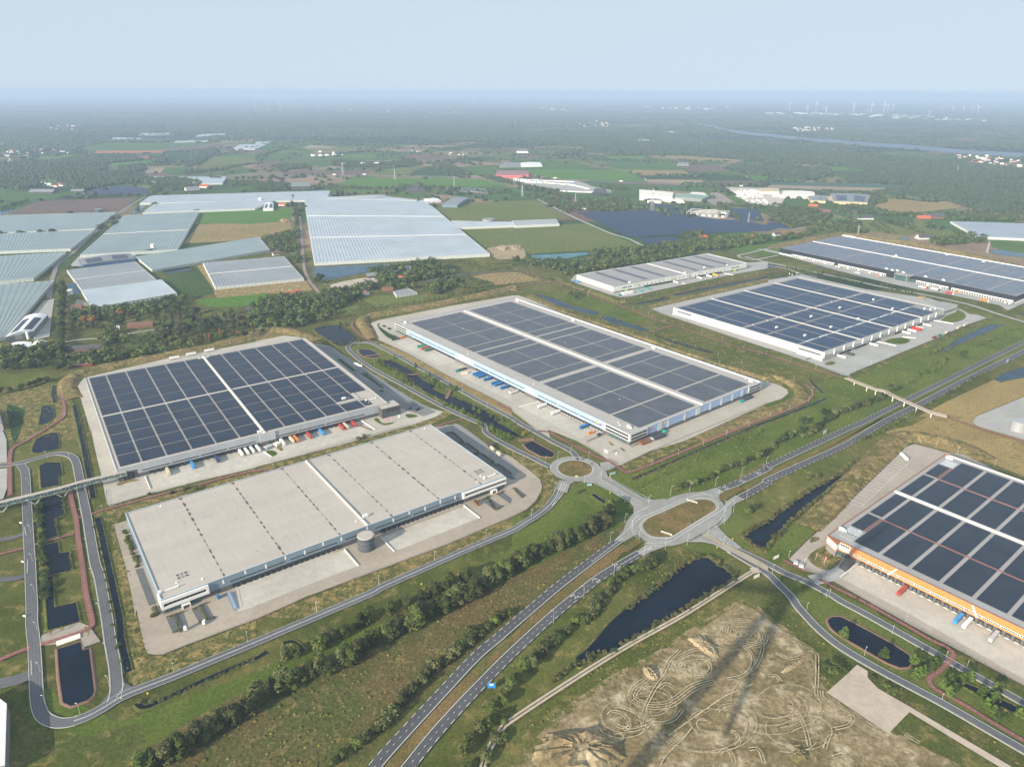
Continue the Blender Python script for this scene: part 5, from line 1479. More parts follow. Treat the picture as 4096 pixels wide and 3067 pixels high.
greenhouse('far white greenhouse at the end of the green field, lower of two','00 1230,1190 2200,1152 2390,1078 1335,1115',6.5,GH_WHITE,8,'fb')
greenhouse('large green tinted greenhouse right of the straight lane','00 692,1556 1530,1508 1718,1182 1080,1212',6.5,GH_GREEN,8,'fb',(.45,))
greenhouse('large green tinted greenhouse at the left edge, upper one','00 -150,1368 812,1330 1003,1185 -50,1215',6.5,GH_GREEN,8,'fb')
greenhouse('large green tinted greenhouse at the left edge, lower one','00 -150,1530 605,1500 812,1338 -150,1378',6.5,GH_GREEN,8,'fb')
greenhouse('green tinted greenhouse at the left edge below a blue roofed shed','10 -150,283 282,243 566,18 -150,62',6.5,GH_GREEN,8,'fb')
greenhouse('white tinted greenhouse at the left edge beside the round roofed hall','10 -150,790 45,742 458,266 -150,310',6.5,GH_GREEN,8,'fb')
greenhouse('grey greenhouse behind the bright white one','10 700,338 1342,252 1166,102 578,174',5.5,GH_GREY,6,'fb',(.45,))
greenhouse('bright white greenhouse beside the maize','10 795,498 1525,372 1392,256 700,346',5.5,GH_WHITE,4,'fb')
greenhouse('long green greenhouse crossing from the blue solar hall','10 1312,172 2325,-2 2235,-112 1175,58',5.5,GH_GREEN,7,'fb')
greenhouse('grey greenhouse with striped roof left of the brick road','10 1860,322 2620,245 2450,55 1755,112',5.5,GH_GREY,6,'fb',(.5,))
greenhouse('blue grey greenhouse at the far right edge','03 1810,1396 2420,1424 2240,1285 1578,1265',6,ghmat('glass_slate',(.25,.30,.35),(.33,.37,.40)),7,'fb')
greenhouse('small glasshouse beside the paddock','11 1215,398 1390,368 1310,332 1190,358',4,GH_GREY,5,'fb')
greenhouse('white glasshouse wing joining the vast greenhouse on its right','01 1740,1318 2235,1300 2212,1270 1690,1260',6,GH_WHITE,7,'lr')
greenhouse('plain grey end of the long glasshouse wing','02 30,1302 408,1286 380,1246 0,1260',7,paint('plain_grey_roof',(.33,.35,.37),.4),30,'lr',rise=2.0,name='shed',cat='shed')
# ---- solar farms: tilted rows on posts
def solar_farm(label,s,h=1.6,pitch=6.2,az=8.0):
 pts=GP(s);az=R(az)
 u=Vector((math.cos(az),math.sin(az),0));v=Vector((-u.y,u.x,0))
 q=[(p.dot(u),p.dot(v))for p in pts]
 mb=MB();v0=min(p[1]for p in q);v1=max(p[1]for p in q);vv=v0+2
 while vv<v1:
  xs=[]
  for i in range(len(q)):
   a,b=q[i],q[(i+1)%len(q)]
   if(a[1]-vv)*(b[1]-vv)<0:xs.append(a[0]+(b[0]-a[0])*(vv-a[1])/(b[1]-a[1]))
  xs.sort()
  for x0,x1 in zip(xs[::2],xs[1::2]):
   if x1-x0<4:continue
   A=[u*x0+v*(vv-2.3),u*x1+v*(vv-2.3),u*x1+v*(vv+2.3),u*x0+v*(vv+2.3)]
   zz=(.6,.6,h+.6,h+.6)
   mb.quad(*[(p.x,p.y,z)for p,z in zip(A,zz)])
  vv+=pitch
 return tag(mb.build('solar_farm',paint('solar_field_blue',(.012,.028,.064),.3,.12,.05)),label,'solar farm')
solar_farm('main solar farm, a wide dark blue field behind the small white warehouse','02 562,1190 1050,1180 1420,1195 1500,1215 1800,1255 2000,1258 2212,1305 2290,1330 2212,1350 1500,1376 1010,1405')
solar_farm('small solar field with visible rows beside the large pylon','02 1095,1120 1340,1125 1325,1186 1090,1175')
solar_farm('small solar field left of the substation','02 1345,1125 1590,1140 1555,1170 1335,1185')
solar_farm('solar field right of the substation with clear rows','02 1840,1150 2130,1165 2178,1270 1980,1252 1870,1228')
solar_farm('triangular solar field below the main solar farm','02 1085,1415 1380,1402 1490,1427 1478,1455 1215,1490')
solar_farm('small solar field at the right end of the main solar farm','03 0,1275 255,1290 190,1330 40,1330 -20,1310')
solar_farm('far solar field behind the brown ploughed field','00 440,1075 1000,963 1120,968 1030,1040 800,1052')
solar_farm('far solar field right of a narrow track behind the brown field','00 1125,968 1300,985 1250,1042 1045,1040')
# ---- trees
ORD='first second third fourth fifth sixth seventh eighth ninth tenth eleventh twelfth thirteenth fourteenth fifteenth sixteenth seventeenth eighteenth nineteenth twentieth'.split()
def ordw(i):
 if i<20:return ORD[i]
 n=i+1;return '%d%s'%(n,{1:'st',2:'nd',3:'rd'}.get(n%10 if n%100 not in(11,12,13)else 0,'th'))
F_WIL=foliage('leaves_willow',(.058,.070,.022),(.100,.108,.040))
F_OAK=foliage('leaves_oak',(.052,.076,.018),(.088,.112,.028))
F_ALY=foliage('leaves_alley',(.060,.105,.018),(.095,.140,.028))
F_SHR=foliage('leaves_shrub',(.058,.076,.024),(.110,.118,.046))
F_DRK=foliage('leaves_dark',(.024,.044,.016),(.045,.066,.022))
F_RST=foliage('leaves_rust',(.17,.080,.022),(.21,.12,.035))
F_YEL=foliage('leaves_yellow',(.20,.19,.03),(.25,.21,.04))
F_RED=foliage('reed_tan',(.13,.12,.055),(.20,.165,.075))
BARK=paint('bark',(.11,.085,.06),.9,.25,1.5)
def leaf_cloud(lobes,per,size,seed,up=.35):
 """small leaf clumps over the outside of overlapping lobes, none inside"""
 r=np.random.default_rng(seed)
 P,Nn=[],[]
 for(c,rad)in lobes:
  n=int(per*rad[0]*rad[2])
  d=r.normal(size=(n,3));d/=np.linalg.norm(d,axis=1)[:,None]
  p=np.array(c)+d*np.array(rad)*r.uniform(.78,1.08,(n,1))
  P.append(p);Nn.append(d)
 P=np.concatenate(P);D=np.concatenate(Nn)
 keep=np.ones(len(P),bool)
 for(c,rad)in lobes:
  q=(P-np.array(c))/np.array(rad)
  keep&=(q*q).sum(1)>.50
 keep&=P[:,2]>.15
 P,D=P[keep],D[keep]
 n=len(P)
 D=D+r.normal(scale=.45,size=(n,3));D[:,2]+=up;D/=np.linalg.norm(D,axis=1)[:,None]
 a=np.cross(D,r.normal(size=(n,3)));a/=np.linalg.norm(a,axis=1)[:,None]+1e-9
 b=np.cross(D,a)
 s=size*r.uniform(.55,1.25,(n,1));k=r.uniform(.6,1.0,(n,1))
 V=np.stack([P-a*s-b*s*k,P+a*s*.8-b*s*k*.6,P+a*s+b*s*k,P-a*s*.7+b*s*k*.8],1).reshape(-1,3)
 return V,np.arange(4*n).reshape(n,4)
def lobes_for(kind,seed):
 r=random.Random(seed);L=[]
 if kind=='willow':
  for i in range(9):
   a=r.uniform(0,6.28);d=r.uniform(.4,2.6);z=r.uniform(3.2,9.2)
   L.append(((d*math.cos(a),d*math.sin(a),z),(r.uniform(1.2,2.0),)*2+(r.uniform(1.8,2.8),)))
  L.append(((0,0,2.2),(2.5,2.5,2.0)))
 elif kind=='oak':
  for i in range(11):
   a=r.uniform(0,6.28);d=r.uniform(1.2,3.8);z=6.4+r.uniform(-2.4,3.4)*(1-d/6)
   L.append(((d*math.cos(a),d*math.sin(a),z),(r.uniform(1.6,2.5),)*2+(r.uniform(1.5,2.1),)))
  L.append(((0,0,6.2),(3.2,3.2,3.2)))
 elif kind=='alley':
  for i in range(10):
   z=2.4+i*.72;d=max(.15,(1-abs(i-2.5)/8.5)*1.6)*r.uniform(.4,1);a=i*2.4
   rr=max(.7,1.75-.12*i)
   L.append(((d*math.cos(a),d*math.sin(a),z),(rr,rr,rr*.9)))
 elif kind=='poplar':
  for i in range(8):
   z=2.2+i*1.55;a=r.uniform(0,6.28);rr=1.5-.11*i
   L.append(((.5*math.cos(a),.5*math.sin(a),z),(rr,rr,1.6)))
 elif kind=='shrub':
  for i in range(6):
   a=r.uniform(0,6.28);d=r.uniform(.3,1.6)
   L.append(((d*math.cos(a),d*math.sin(a),r.uniform(.8,1.9)),(r.uniform(.8,1.35),)*2+(r.uniform(.8,1.3),)))
 elif kind=='young':
  for i in range(5):
   a=r.uniform(0,6.28)
   L.append(((.6*math.cos(a),.6*math.sin(a),3.4+i*.55),(.85,.85,.8)))
 return L
SPEC={'willow':(36,.40,11.5),'oak':(30,.48,10.8),'alley':(40,.34,9.9),'poplar':(40,.36,14.6),'shrub':(70,.27,2.9),'young':(60,.22,6.4)}
MATK={'willow':F_WIL,'oak':F_OAK,'alley':F_ALY,'poplar':F_DRK,'shrub':F_SHR,'young':F_OAK}
CROWN={}
for kind,(per,sz,ht)in SPEC.items():
 for v in range(3):
  V,Fq=leaf_cloud(lobes_for(kind,11*v+5),per,sz,100+v)
  CROWN[kind,v]=npmesh('crown_'+kind,V,Fq,MATK[kind])
def trunk_mesh(kind):
 ht=SPEC[kind][2];mb=MB();r=random.Random(3)
 th={'willow':5,'oak':6,'alley':7.5,'poplar':11,'shrub':1.6,'young':4.4}[kind]
 r0={'willow':.26,'oak':.42,'alley':.17,'poplar':.25,'shrub':.10,'young':.09}[kind]
 mb.tube((0,0,-.1),(.05,.03,th),r0,r0*.45,7)
 for i in range(4):
  a=i*1.6+r.random();z=th*(.45+.14*i);d=th*.30
  mb.tube((0,0,z),(d*math.cos(a),d*math.sin(a),z+d*.8),r0*.5,r0*.15,5)
 return mb.data('trunk_'+kind,BARK)
TRUNK={k:trunk_mesh(k)for k in SPEC}
NAMES={'willow':'willow_tree','oak':'broadleaf_tree','alley':'alley_tree','poplar':'poplar_tree','shrub':'shrub','young':'young_tree'}
COUNT={'tree':0,'shrub':0}
def tree(kind,x,y,ht,wd=1.0,label=None,group=None,m=None,seed=0):
 k=ht/SPEC[kind][2]
 o=empty(NAMES[kind],(x,y,0),(seed*2.39996)%6.283)
 o.scale=(k*wd,k*wd,k)
 c=link('crown',CROWN[kind,seed%3],o)
 if m:recolor(c,0,m)
 t_=link('stems' if kind=='shrub' else 'trunk',TRUNK[kind],o)
 COUNT['shrub' if kind=='shrub' else 'tree']+=1
 return tag(o,label,'shrub' if kind=='shrub' else 'tree',group)
def along(pts,sp,jit,rr):
 out=[];d=sp*.5
 for i in range(len(pts)-1):
  a,b=Vector(pts[i][:2]),Vector(pts[i+1][:2]);L=(b-a).length
  while d<L:
   p=a+(b-a)*(d/L)
   out.append((p.x+rr.uniform(-jit,jit),p.y+rr.uniform(-jit,jit)));d+=sp*rr.uniform(.75,1.25)
  d-=L
 return out
_seed=[0]
def row(kind,s,sp,h,jit,what,where,group,wd=1.0,mats=None,sm=4):
 """a row of single trees; what = look, where = how to count along it"""
 rr=random.Random(len(s)+int(sp*10))
 pts=along(smooth(GP(s),sm)if sm else GP(s),sp,jit,rr)
 for i,(x,y)in enumerate(pts):
  _seed[0]+=1
  tree(kind,x,y,rr.uniform(*h),wd*rr.uniform(.85,1.2),'%s %s, %s'%(ordw(i),what,where),group,rr.choice(mats)if mats else None,_seed[0])
def spots(kind,s,h,label,group=None,wd=1.0,m=None):
 """single trees at photographed feet; labels given one by one or counted from the left"""
 rr=random.Random(len(s));P=sorted(PX(s))
 for i,(x,y)in enumerate(P):
  g_=G(x,y);_seed[0]+=1
  hh=rr.uniform(*h)if isinstance(h,tuple)else h
  tree(kind,g_.x,g_.y,hh,wd*rr.uniform(.9,1.12),label if len(P)==1 else '%s %s'%(ordw(i),label),group,m,_seed[0])
def inside(x,y,poly):
 x=np.asarray(x);y=np.asarray(y);c=np.zeros(x.shape,bool);n=len(poly)
 for i in range(n):
  x0,y0=poly[i][0],poly[i][1];x1,y1=poly[(i+1)%n][0],poly[(i+1)%n][1]
  if y0==y1:continue
  t_=((y0>y)!=(y1>y))&(x<(x1-x0)*(y-y0)/(y1-y0)+x0)
  c^=t_
 return c
def fill(s,sp,seed=0,frac=1.0):
 poly=GP(s);r=np.random.default_rng(seed+len(s))
 xs=[p.x for p in poly];ys=[p.y for p in poly]
 gx,gy=np.meshgrid(np.arange(min(xs),max(xs),sp),np.arange(min(ys),max(ys),sp))
 x=gx.ravel()+r.uniform(-.45,.45,gx.size)*sp;y=gy.ravel()+r.uniform(-.45,.45,gx.size)*sp
 k=inside(x,y,poly)&(r.random(gx.size)<frac)
 return np.stack([x[k],y[k]],1)
def wood(s,sp,h,what,group,kinds=('oak','oak','willow','poplar'),mats=(None,None,None,F_DRK),frac=1.0):
 """a stand of single trees, labelled by counting from the left"""
 P=fill(s,sp,3,frac);rr=random.Random(len(s))
 ang=np.arctan2(P[:,0],P[:,1]);P=P[np.argsort(ang)]
 look={'oak':'round','willow':'ragged','poplar':'pointed','alley':'conical'}
 for i,(x,y)in enumerate(P):
  kd=rr.choice(kinds);_seed[0]+=1;m=rr.choice(mats)
  hue={'leaves_dark':'dark ','leaves_rust':'rusty ','leaves_yellow':'yellowish '}.get(m.name if m else '','')
  hh=rr.uniform(*h)
  tree(kd,float(x),float(y),hh,rr.uniform(.85,1.25),'%s%s tree, %s from left in %s'%(hue,look[kd],ordw(i),what),group,m,_seed[0])
# --- rows near the camera
row('willow','30 1220,1730 1500,1590 1800,1400 2212,1165 31 0,1105 400,930 780,755 1100,560 1400,420 1700,260 2000,110 22 0,1265 300,1115 600,985 800,860',6.2,(12,18),2.4,'ragged willow from the lower left','in the row beside the local road','willows in the long row beside the local road',1.3,[None,None,F_WIL,F_OAK])
row('willow','31 200,780 500,640 900,440 1200,330 1500,200 1900,20',11,(10,14),2.5,'lower willow from the left','on the inner side of the long willow row','inner willows of the long row',1.35,[None,F_OAK])
spots('oak','22 700,900 770,850 830,800 850,740',(11,14),'oak from the left at the end of the willow row near the roundabout','oaks at the end of the willow row',1.0)
row('shrub','31 620,1665 850,1475 1060,1320 1250,1130 1400,960 1600,780 1800,620 1950,500 2212,310',6.6,(5,9),1.6,'bush from the lower left','in the hedge between meadow and main road','bushes in the hedge left of the main road',1.0,[None,F_WIL,F_OAK,F_WIL])
row('oak','31 1730,1660 1880,1450 2010,1280 2130,1100 2212,950 32 100,850 200,760',8,(7,11),3,'low broad tree from the bottom','right of the main road below the blue sign','trees right of the main road at the bottom',.9,[None,F_WIL,F_OAK])
row('shrub','32 220,720 360,590 450,500 600,370 700,270 850,130 22 880,1390 1050,1290 1200,1205 1290,1180',6.8,(4.5,8),2.8,'bush from the lower left','on the slope between main road and dark pond','bushes between the main road and the dark pond',1.1,[None,F_OAK,F_WIL])
row('shrub','31 1800,1720 1950,1560 2080,1380 2200,1200',9,(3.5,6),4,'thicket bush from the bottom','along the ditch at the bottom edge','thicket bushes at the bottom edge',1.3,[F_OAK,None])
spots('oak','22 2030,770 2075,745',(6.5,8),'amber green tree of two in the meadow left of the reedy pond','pair of trees left of the reedy pond',1.1)
spots('shrub','23 425,455 350,465',(4.2,5),'olive bush of two between the main road and the reedy pond','pair of bushes by the reedy pond',1.2)
row('shrub','22 1400,565 1500,545 1600,500 1700,460 1850,380 1960,340 2100,290 2212,230 23 100,150 220,90',8,(4,7),2,'bush from the left','in the hedge above the main road near the oval roundabout','bushes above the main road',1.0,[None,F_OAK,F_DRK])
spots('oak','22 1590,520 1420,560',(6,8),'dark tree of two at the left end of the roadside hedge','dark trees at the end of the roadside hedge',.9)
spots('oak','13 300,1520 480,1440 270,1600',(10,13),'big dark oak from the left below the overpass','big oaks below the overpass',.95,F_DRK)
row('shrub','13 120,1655 200,1590 330,1600 450,1520 600,1420 760,1360 900,1310 1000,1270',8,(4.5,7.5),2.2,'bush from the lower left','in the belt of bushes leading to the overpass','bushes leading to the overpass',1.1,[F_OAK,None,F_DRK])
row('shrub','13 1240,1440 1360,1350 1500,1280 1620,1210 1760,1120 1900,1050',12,(2.4,4),1.2,'low bush from the left','along the lower road beyond the overpass','low bushes beyond the overpass',1.2,[F_OAK,None])
row('shrub','23 700,170 850,120 1000,50 1100,-30 13 1100,1500 1230,1445',12,(2.2,4.0),1.0,'low bush from the left','along the lower carriageway before the overpass','low bushes before the overpass',1.3,[F_OAK,None])
for s,n in(('13 1200,1165 1245,1150 1285,1120','the clump next to the overpass'),('13 1310,1090 1370,1070 1420,1060','the clump left of the straight blue ditch'),('13 1440,985 1500,1000 1540,960 1480,1030','the dark clump below the straight ditch'),('13 1660,920 1700,900 1680,940','the pale clump near the main road'),('13 1380,920 1440,895 1480,870','the clump at the left tip of the straight ditch')):
 spots('oak',s,(6,9),'round tree from left in '+n,'trees in '+n,.9,None)
spots('oak','13 1905,800',8,'single round tree standing in the meadow beside the straight ditch',None,1.0)
spots('shrub','13 1985,770 2050,725 2105,705 1855,820 1810,830',(2.5,4),'small round bush from the left in the meadow beside the straight ditch','small bushes beside the straight ditch',1.1)
spots('shrub','13 1090,1215 1060,1180 1130,1200',(4,5.5),'dark bush from the left beside the overpass piers','dark bushes by the overpass',1.1,F_OAK)
# small single trees in the bright meadow
spots('young','22 1090,560 1130,530 1310,455 1410,395 1475,400 1600,330 1640,325 1950,195 1960,150 2070,145 2130,80 2100,110 22 1190,500',(4.5,7.5),'young tree from the left in the bright meadow by the main road','young trees in the bright meadow',1.2)
spots('young','22 568,325 640,385 465,400 510,410 625,375',(5,8),'small tree from the left on the small roundabout island','trees on the roundabout island',1.2)
spots('shrub','22 570,590 610,570',(2,3),'dark bush of two in the grass triangle below the small roundabout','two bushes in the grass triangle',1.3)
# canal park
row('alley','11 1010,960 1060,985 1120,1030 1180,1050 1230,1085 1270,1120 1300,1150 1350,1180',9.5,(7,10),3.5,'park tree from the top','left of the canal above the first bridge','park trees left of the upper canal',1.15)
row('alley','11 1090,900 1340,1010 1380,1020',60,(7,9),1,'single tree from the top','on the right bank at the head of the canal','single trees at the canal head',1.1)
row('alley','11 1430,1090 1490,1110 1530,1150 1580,1190 1640,1200 1700,1190 1740,1220',8,(7,9.5),3.5,'park tree from the top','in the grove right of the canal between both bridges','park trees between the two bridges',1.2)
row('alley','11 1610,1340 1680,1370 1740,1390 1790,1420 1860,1450 1910,1490 1960,1530 2040,1560 2090,1600 2190,1640',9,(7,10),3.2,'park tree from the top','left of the canal below the second bridge','park trees left of the lower canal',1.15)
row('alley','11 1840,1380 1900,1400 2100,1480 2170,1530 12 20,1560 50,1600',11,(6,9),3,'park tree from the top','on the right bank of the lower canal','park trees right of the lower canal',1.1)
row('alley','21 2050,60 2100,100 2190,150',8,(6,8),2,'park tree from the top','at the lower end of the canal by the crossing','park trees at the end of the canal',1.0)
spots('alley','22 95,95 120,80',(6,7),'yellowing tree of two beside the small square pond','yellowing trees by the square pond',1.0,F_YEL)
spots('alley','11 610,780 695,820 870,800 770,825 905,795',(5,9),'tree from the left at the edge of the reed pond','trees round the reed pond',1.1,F_OAK)
spots('alley','11 785,660 730,655',(7,9),'pale tree of two at the top corner of the reed pond','pale trees at the reed pond',1.2,F_WIL)
# lower right park
spots('alley','33 655,540 995,720',(10,12),'large leafy tree of two leaning over the near bank of the long pond','large trees at the long pond',1.35)
row('alley','33 1180,880 1240,860 1290,900 1330,850 1380,870 1410,770 1250,780 1230,760 1470,790 1400,740',6.5,(7.5,10),2.0,'leafy tree','in the dense grove at the right end of the long pond','trees in the grove at the long pond',1.2)
row('alley','33 1480,1010 1540,960 1590,940 1560,1050 1740,880 1770,860',9,(8,11),1.5,'leafy tree','beside the red path bend at lower right','trees beside the red path bend',1.2)
row('alley','33 1790,1090 1830,1060 1960,1010 2000,980 1900,1240 1940,1190 1990,1300 2060,1250 2120,1180 2200,1300 2280,1240',13,(8,11),3,'leafy tree','along the dark ditch at the lower right edge','trees along the dark ditch',1.25)
spots('young','33 300,140 445,195 0,80 120,70 250,85',(4,6),'young tree from the left on the lawn above the long pond','young trees on the lawn',1.1)
spots('young','33 760,230 835,275 500,130',(4,6),'young tree from the left beside the red path before the orange warehouse','young trees beside the red path',1.1)
spots('shrub','33 500,800 560,770 600,790 640,810 560,830',(3,5),'bush from the left in the thicket on the corner of the sandy plot','bushes on the plot corner',1.5,F_OAK)
row('shrub','33 870,870 950,910 1040,980 1150,1060',7,(2,3),2,'low weed bush from the left','between the gravel pad and the road','weed bushes by the gravel pad',1.5,[F_OAK,None])
# left ponds, ditch hedges
row('shrub','20 805,800 840,950 880,1150 920,1350 960,1600 30 1000,500 1040,680 1080,830',13,(1.8,3.0),.8,'low bush from the top','on the left edge of the straight ditch','bushes along the straight ditch',1.1,[F_OAK,None])
row('young','20 920,800 950,950 990,1120 1020,1300 1060,1480 30 1080,330 1120,480 1170,640',8.5,(3,4.5),.5,'slim sapling from the top','in the strip right of the straight ditch','saplings right of the straight ditch',1.0,[F_OAK])
row('young','20 700,230 745,330 790,420 820,520 10 680,1480 700,1560',9,(3,4.5),.5,'slim sapling from the top','beside the upper straight ditch','saplings at the upper ditch',1.0,[F_OAK])
row('shrub','20 1085,905 1110,1000 1150,1120 1200,1230',5,(2.2,3.6),1.0,'hedge bush from the top','against the left wall of the flat roofed warehouse','hedge bushes at the left wall',1.2,[F_OAK])
spots('shrub','30 1335,300 1350,340 1325,360',(2.5,3.6),'bush from the left below the white framed office','bushes below the white office',1.3)
row('shrub','20 395,1180 400,1300 410,1400 395,1460 340,700 345,900',8,(2.5,5),1.5,'bank bush from the top','on the left bank of the dark ponds','bushes left of the dark ponds',1.3,[F_OAK,F_DRK])
spots('young','30 440,520 535,485 745,480 765,530',(3.2,4.5),'small yellowish tree from the left on the red path square','small trees on the path square',1.3,F_YEL)
spots('shrub','20 1480,590 1600,560 1690,560 1290,600 21 890,130 940,110',(2.5,4.5),'lone bush from the left on the strip between the two left warehouses','lone bushes between the left warehouses',1.2)
spots('oak','12 505,395 560,425 590,400',(8,10),'dark round tree of three in the nature strip behind the blue warehouse','three dark trees in the nature strip',1.1,F_DRK)
spots('shrub','12 320,250 345,265 640,360 910,440 1265,425 1300,410',(3,5),'bush from the left along the red path by the small white warehouse','bushes by the small white warehouse',1.2)
row('alley','13 150,150 220,165 300,185 360,195 430,215 480,205',7,(6,9),2.5,'roadside tree from the left','in the left group before the black warehouse','roadside trees before the black warehouse, left',1.1)
row('alley','13 570,245 640,260 700,275 760,285 830,290',7,(6,9),2.5,'roadside tree from the left','in the middle group before the black warehouse','roadside trees before the black warehouse, middle',1.1)
row('alley','13 960,310 1020,320 1080,345 1140,360 1200,375 1300,400',8,(6,8),2.5,'roadside tree from the left','in the right group before the black warehouse','roadside trees before the black warehouse, right',1.1)
# gardens and woods behind the left warehouse
row('oak','10 540,310 550,440 540,560 530,680 540,800 530,930 560,1010 500,1060',10,(10,15),2.5,'tall garden tree from the top','in the dense column beside the straight lane','trees in the column beside the lane',1.0,[None,F_DRK,None,F_WIL])
row('oak','10 20,1050 130,1040 240,1030 350,1010 430,1030',9,(10,13),1.5,'dark tree from the left','in the row above the small paddock','trees in the row above the paddock',1.0,[F_DRK,F_OAK])
row('oak','10 -20,1250 100,1230 220,1190 330,1160 440,1130',9,(7,10),2,'dark tree from the left','in the hedge below the small paddock','trees in the hedge below the paddock',1.1,[F_DRK,F_OAK])
wood('10 650,640 900,600 1130,560 1250,560 1250,600 1120,650 960,690 700,720',17,(9,14),'the garden wood left of the long brown barn','trees left of the long brown barn',mats=(None,F_DRK,None,F_RST,None))
wood('10 1340,560 1500,420 1640,430 1720,560 1800,640 1900,650 1700,740 1580,860 1420,830 1340,700',16,(10,16),'the wood between the orchard and the maize','trees between orchard and maize')
wood('10 1800,620 1950,540 2212,600 2320,650 2320,740 1900,780 1650,850 1720,740',16,(8,13),'the garden wood behind three white trailers','trees behind the white trailers',mats=(None,F_DRK,F_RST,F_WIL))
wood('11 500,280 570,240 600,310 560,350',16,(11,15),'the clump at the end of the brick road','trees at the end of the brick road',kinds=('oak',))
row('poplar','11 1610,130 1700,110 1800,110 1910,130',9,(8,11),1,'amber conifer from the left','in the nursery row before the vast greenhouse','conifers in the nursery row',1.0,[F_RST,F_WIL,F_OAK])
row('poplar','11 1020,520 1150,500 1250,480 1400,460 1530,440 1700,410 1900,380 2100,330 2212,310',10,(5,9),2,'slim tree from the left','in the row behind the blue warehouse yard','slim trees behind the blue warehouse',1.3,[F_OAK,F_WIL,F_DRK])
print('TREES',COUNT)
# --- masses of trees nobody could count: merged foliage with a tint per tree
F_MASS=foliage('leaves_mass',(.050,.076,.020),(.080,.108,.030),True)
F_REEDS=foliage('leaves_reeds',(.072,.082,.030),(.125,.118,.052),True)
F_TUFT=foliage('leaves_tussock',(.085,.100,.026),(.165,.140,.052),True)
F_FAR=foliage('leaves_far',(.032,.050,.022),(.046,.066,.028),True)
TMPL=[]
for v in range(4):
 L=[((0,0,.55),(.42,.42,.45))]+[((.28*math.cos(a+v),.28*math.sin(a+v),.45+.12*k),(.26,.26,.26))for k,a in enumerate((0,1.6,3.1,4.7))]
 V,Fq=leaf_cloud(L,210 if v<2 else 180,.135,50+v);V[:,2]=np.clip(V[:,2],.02,1.2)
 TMPL.append((V,Fq))
def dome():
 V=[(0,0,1.0)];Fq=[]
 for z,r,n0 in((.80,.30,0),(.45,.52,.5),(.05,.40,0)):
  for i in range(6):V.append((r*math.cos((i+n0)*1.0472),r*math.sin((i+n0)*1.0472),z))
 for i in range(6):
  j=(i+1)%6
  Fq.append((0,1+i,1+j))
  for b in(1,7):
   Fq+=[(b+i,b+6+i,b+j),(b+j,b+6+i,b+6+j)]
 return np.array(V),np.array(Fq)
DOME=dome()
def mass(name,P,H,Wd,m,label,seed=1,low=False,hue=(.55,1.5)):
 r=np.random.default_rng(seed);n=len(P)
 if n==0:return
 allV,allF,allC,off=[],[],[],0
 tm=[DOME]*4 if low else TMPL
 vi=r.integers(0,4,n)
 for v in range(4):
  k=vi==v;c=int(k.sum())
  if not c:continue
  V,Fq=tm[v];nv=len(V)
  a=r.uniform(0,6.283,c);ca,sa=np.cos(a)[:,None],np.sin(a)[:,None]
  w_=Wd[k][:,None];h=H[k][:,None]
  jit=r.uniform(.72,1.28,(c,nv))if low else 1.0
  X=(V[None,:,0]*ca-V[None,:,1]*sa)*w_*jit+P[k,0][:,None]
  Y=(V[None,:,0]*sa+V[None,:,1]*ca)*w_*jit+P[k,1][:,None]
  Z=V[None,:,2]*h*(r.uniform(.85,1.12,(c,nv))if low else 1.0)
  allV.append(np.stack([X,Y,Z],-1).reshape(-1,3))
  allF.append((Fq[None]+(np.arange(c)*nv)[:,None,None]).reshape(-1,Fq.shape[1])+off)
  g_=r.uniform(hue[0],hue[1],(c,1));rd=1+r.normal(scale=.10,size=(c,1))
  col=np.concatenate([g_*rd,g_,g_*(2-rd)*.95],1)
  allC.append(np.repeat(col,nv,0));off+=c*nv
 me=npmesh(name,np.concatenate(allV),np.concatenate(allF),m,np.concatenate(allC))
 return tag(link(name,me),label,'trees',None,'stuff')
def gather(items,sp,h,seed=0,frac=1.0):
 P=[fill(s,sp,seed+i,frac)for i,s in enumerate(items)]
 P=np.concatenate(P);r=np.random.default_rng(seed+9)
 return P,r.uniform(h[0],h[1],len(P))
def lines(items,sp,jit=2.0,seed=5):
 rr=random.Random(seed);out=[]
 for s in items:out+=along(GP(s),sp,jit,rr)
 return np.array(out)
rr_=np.random.default_rng(77)
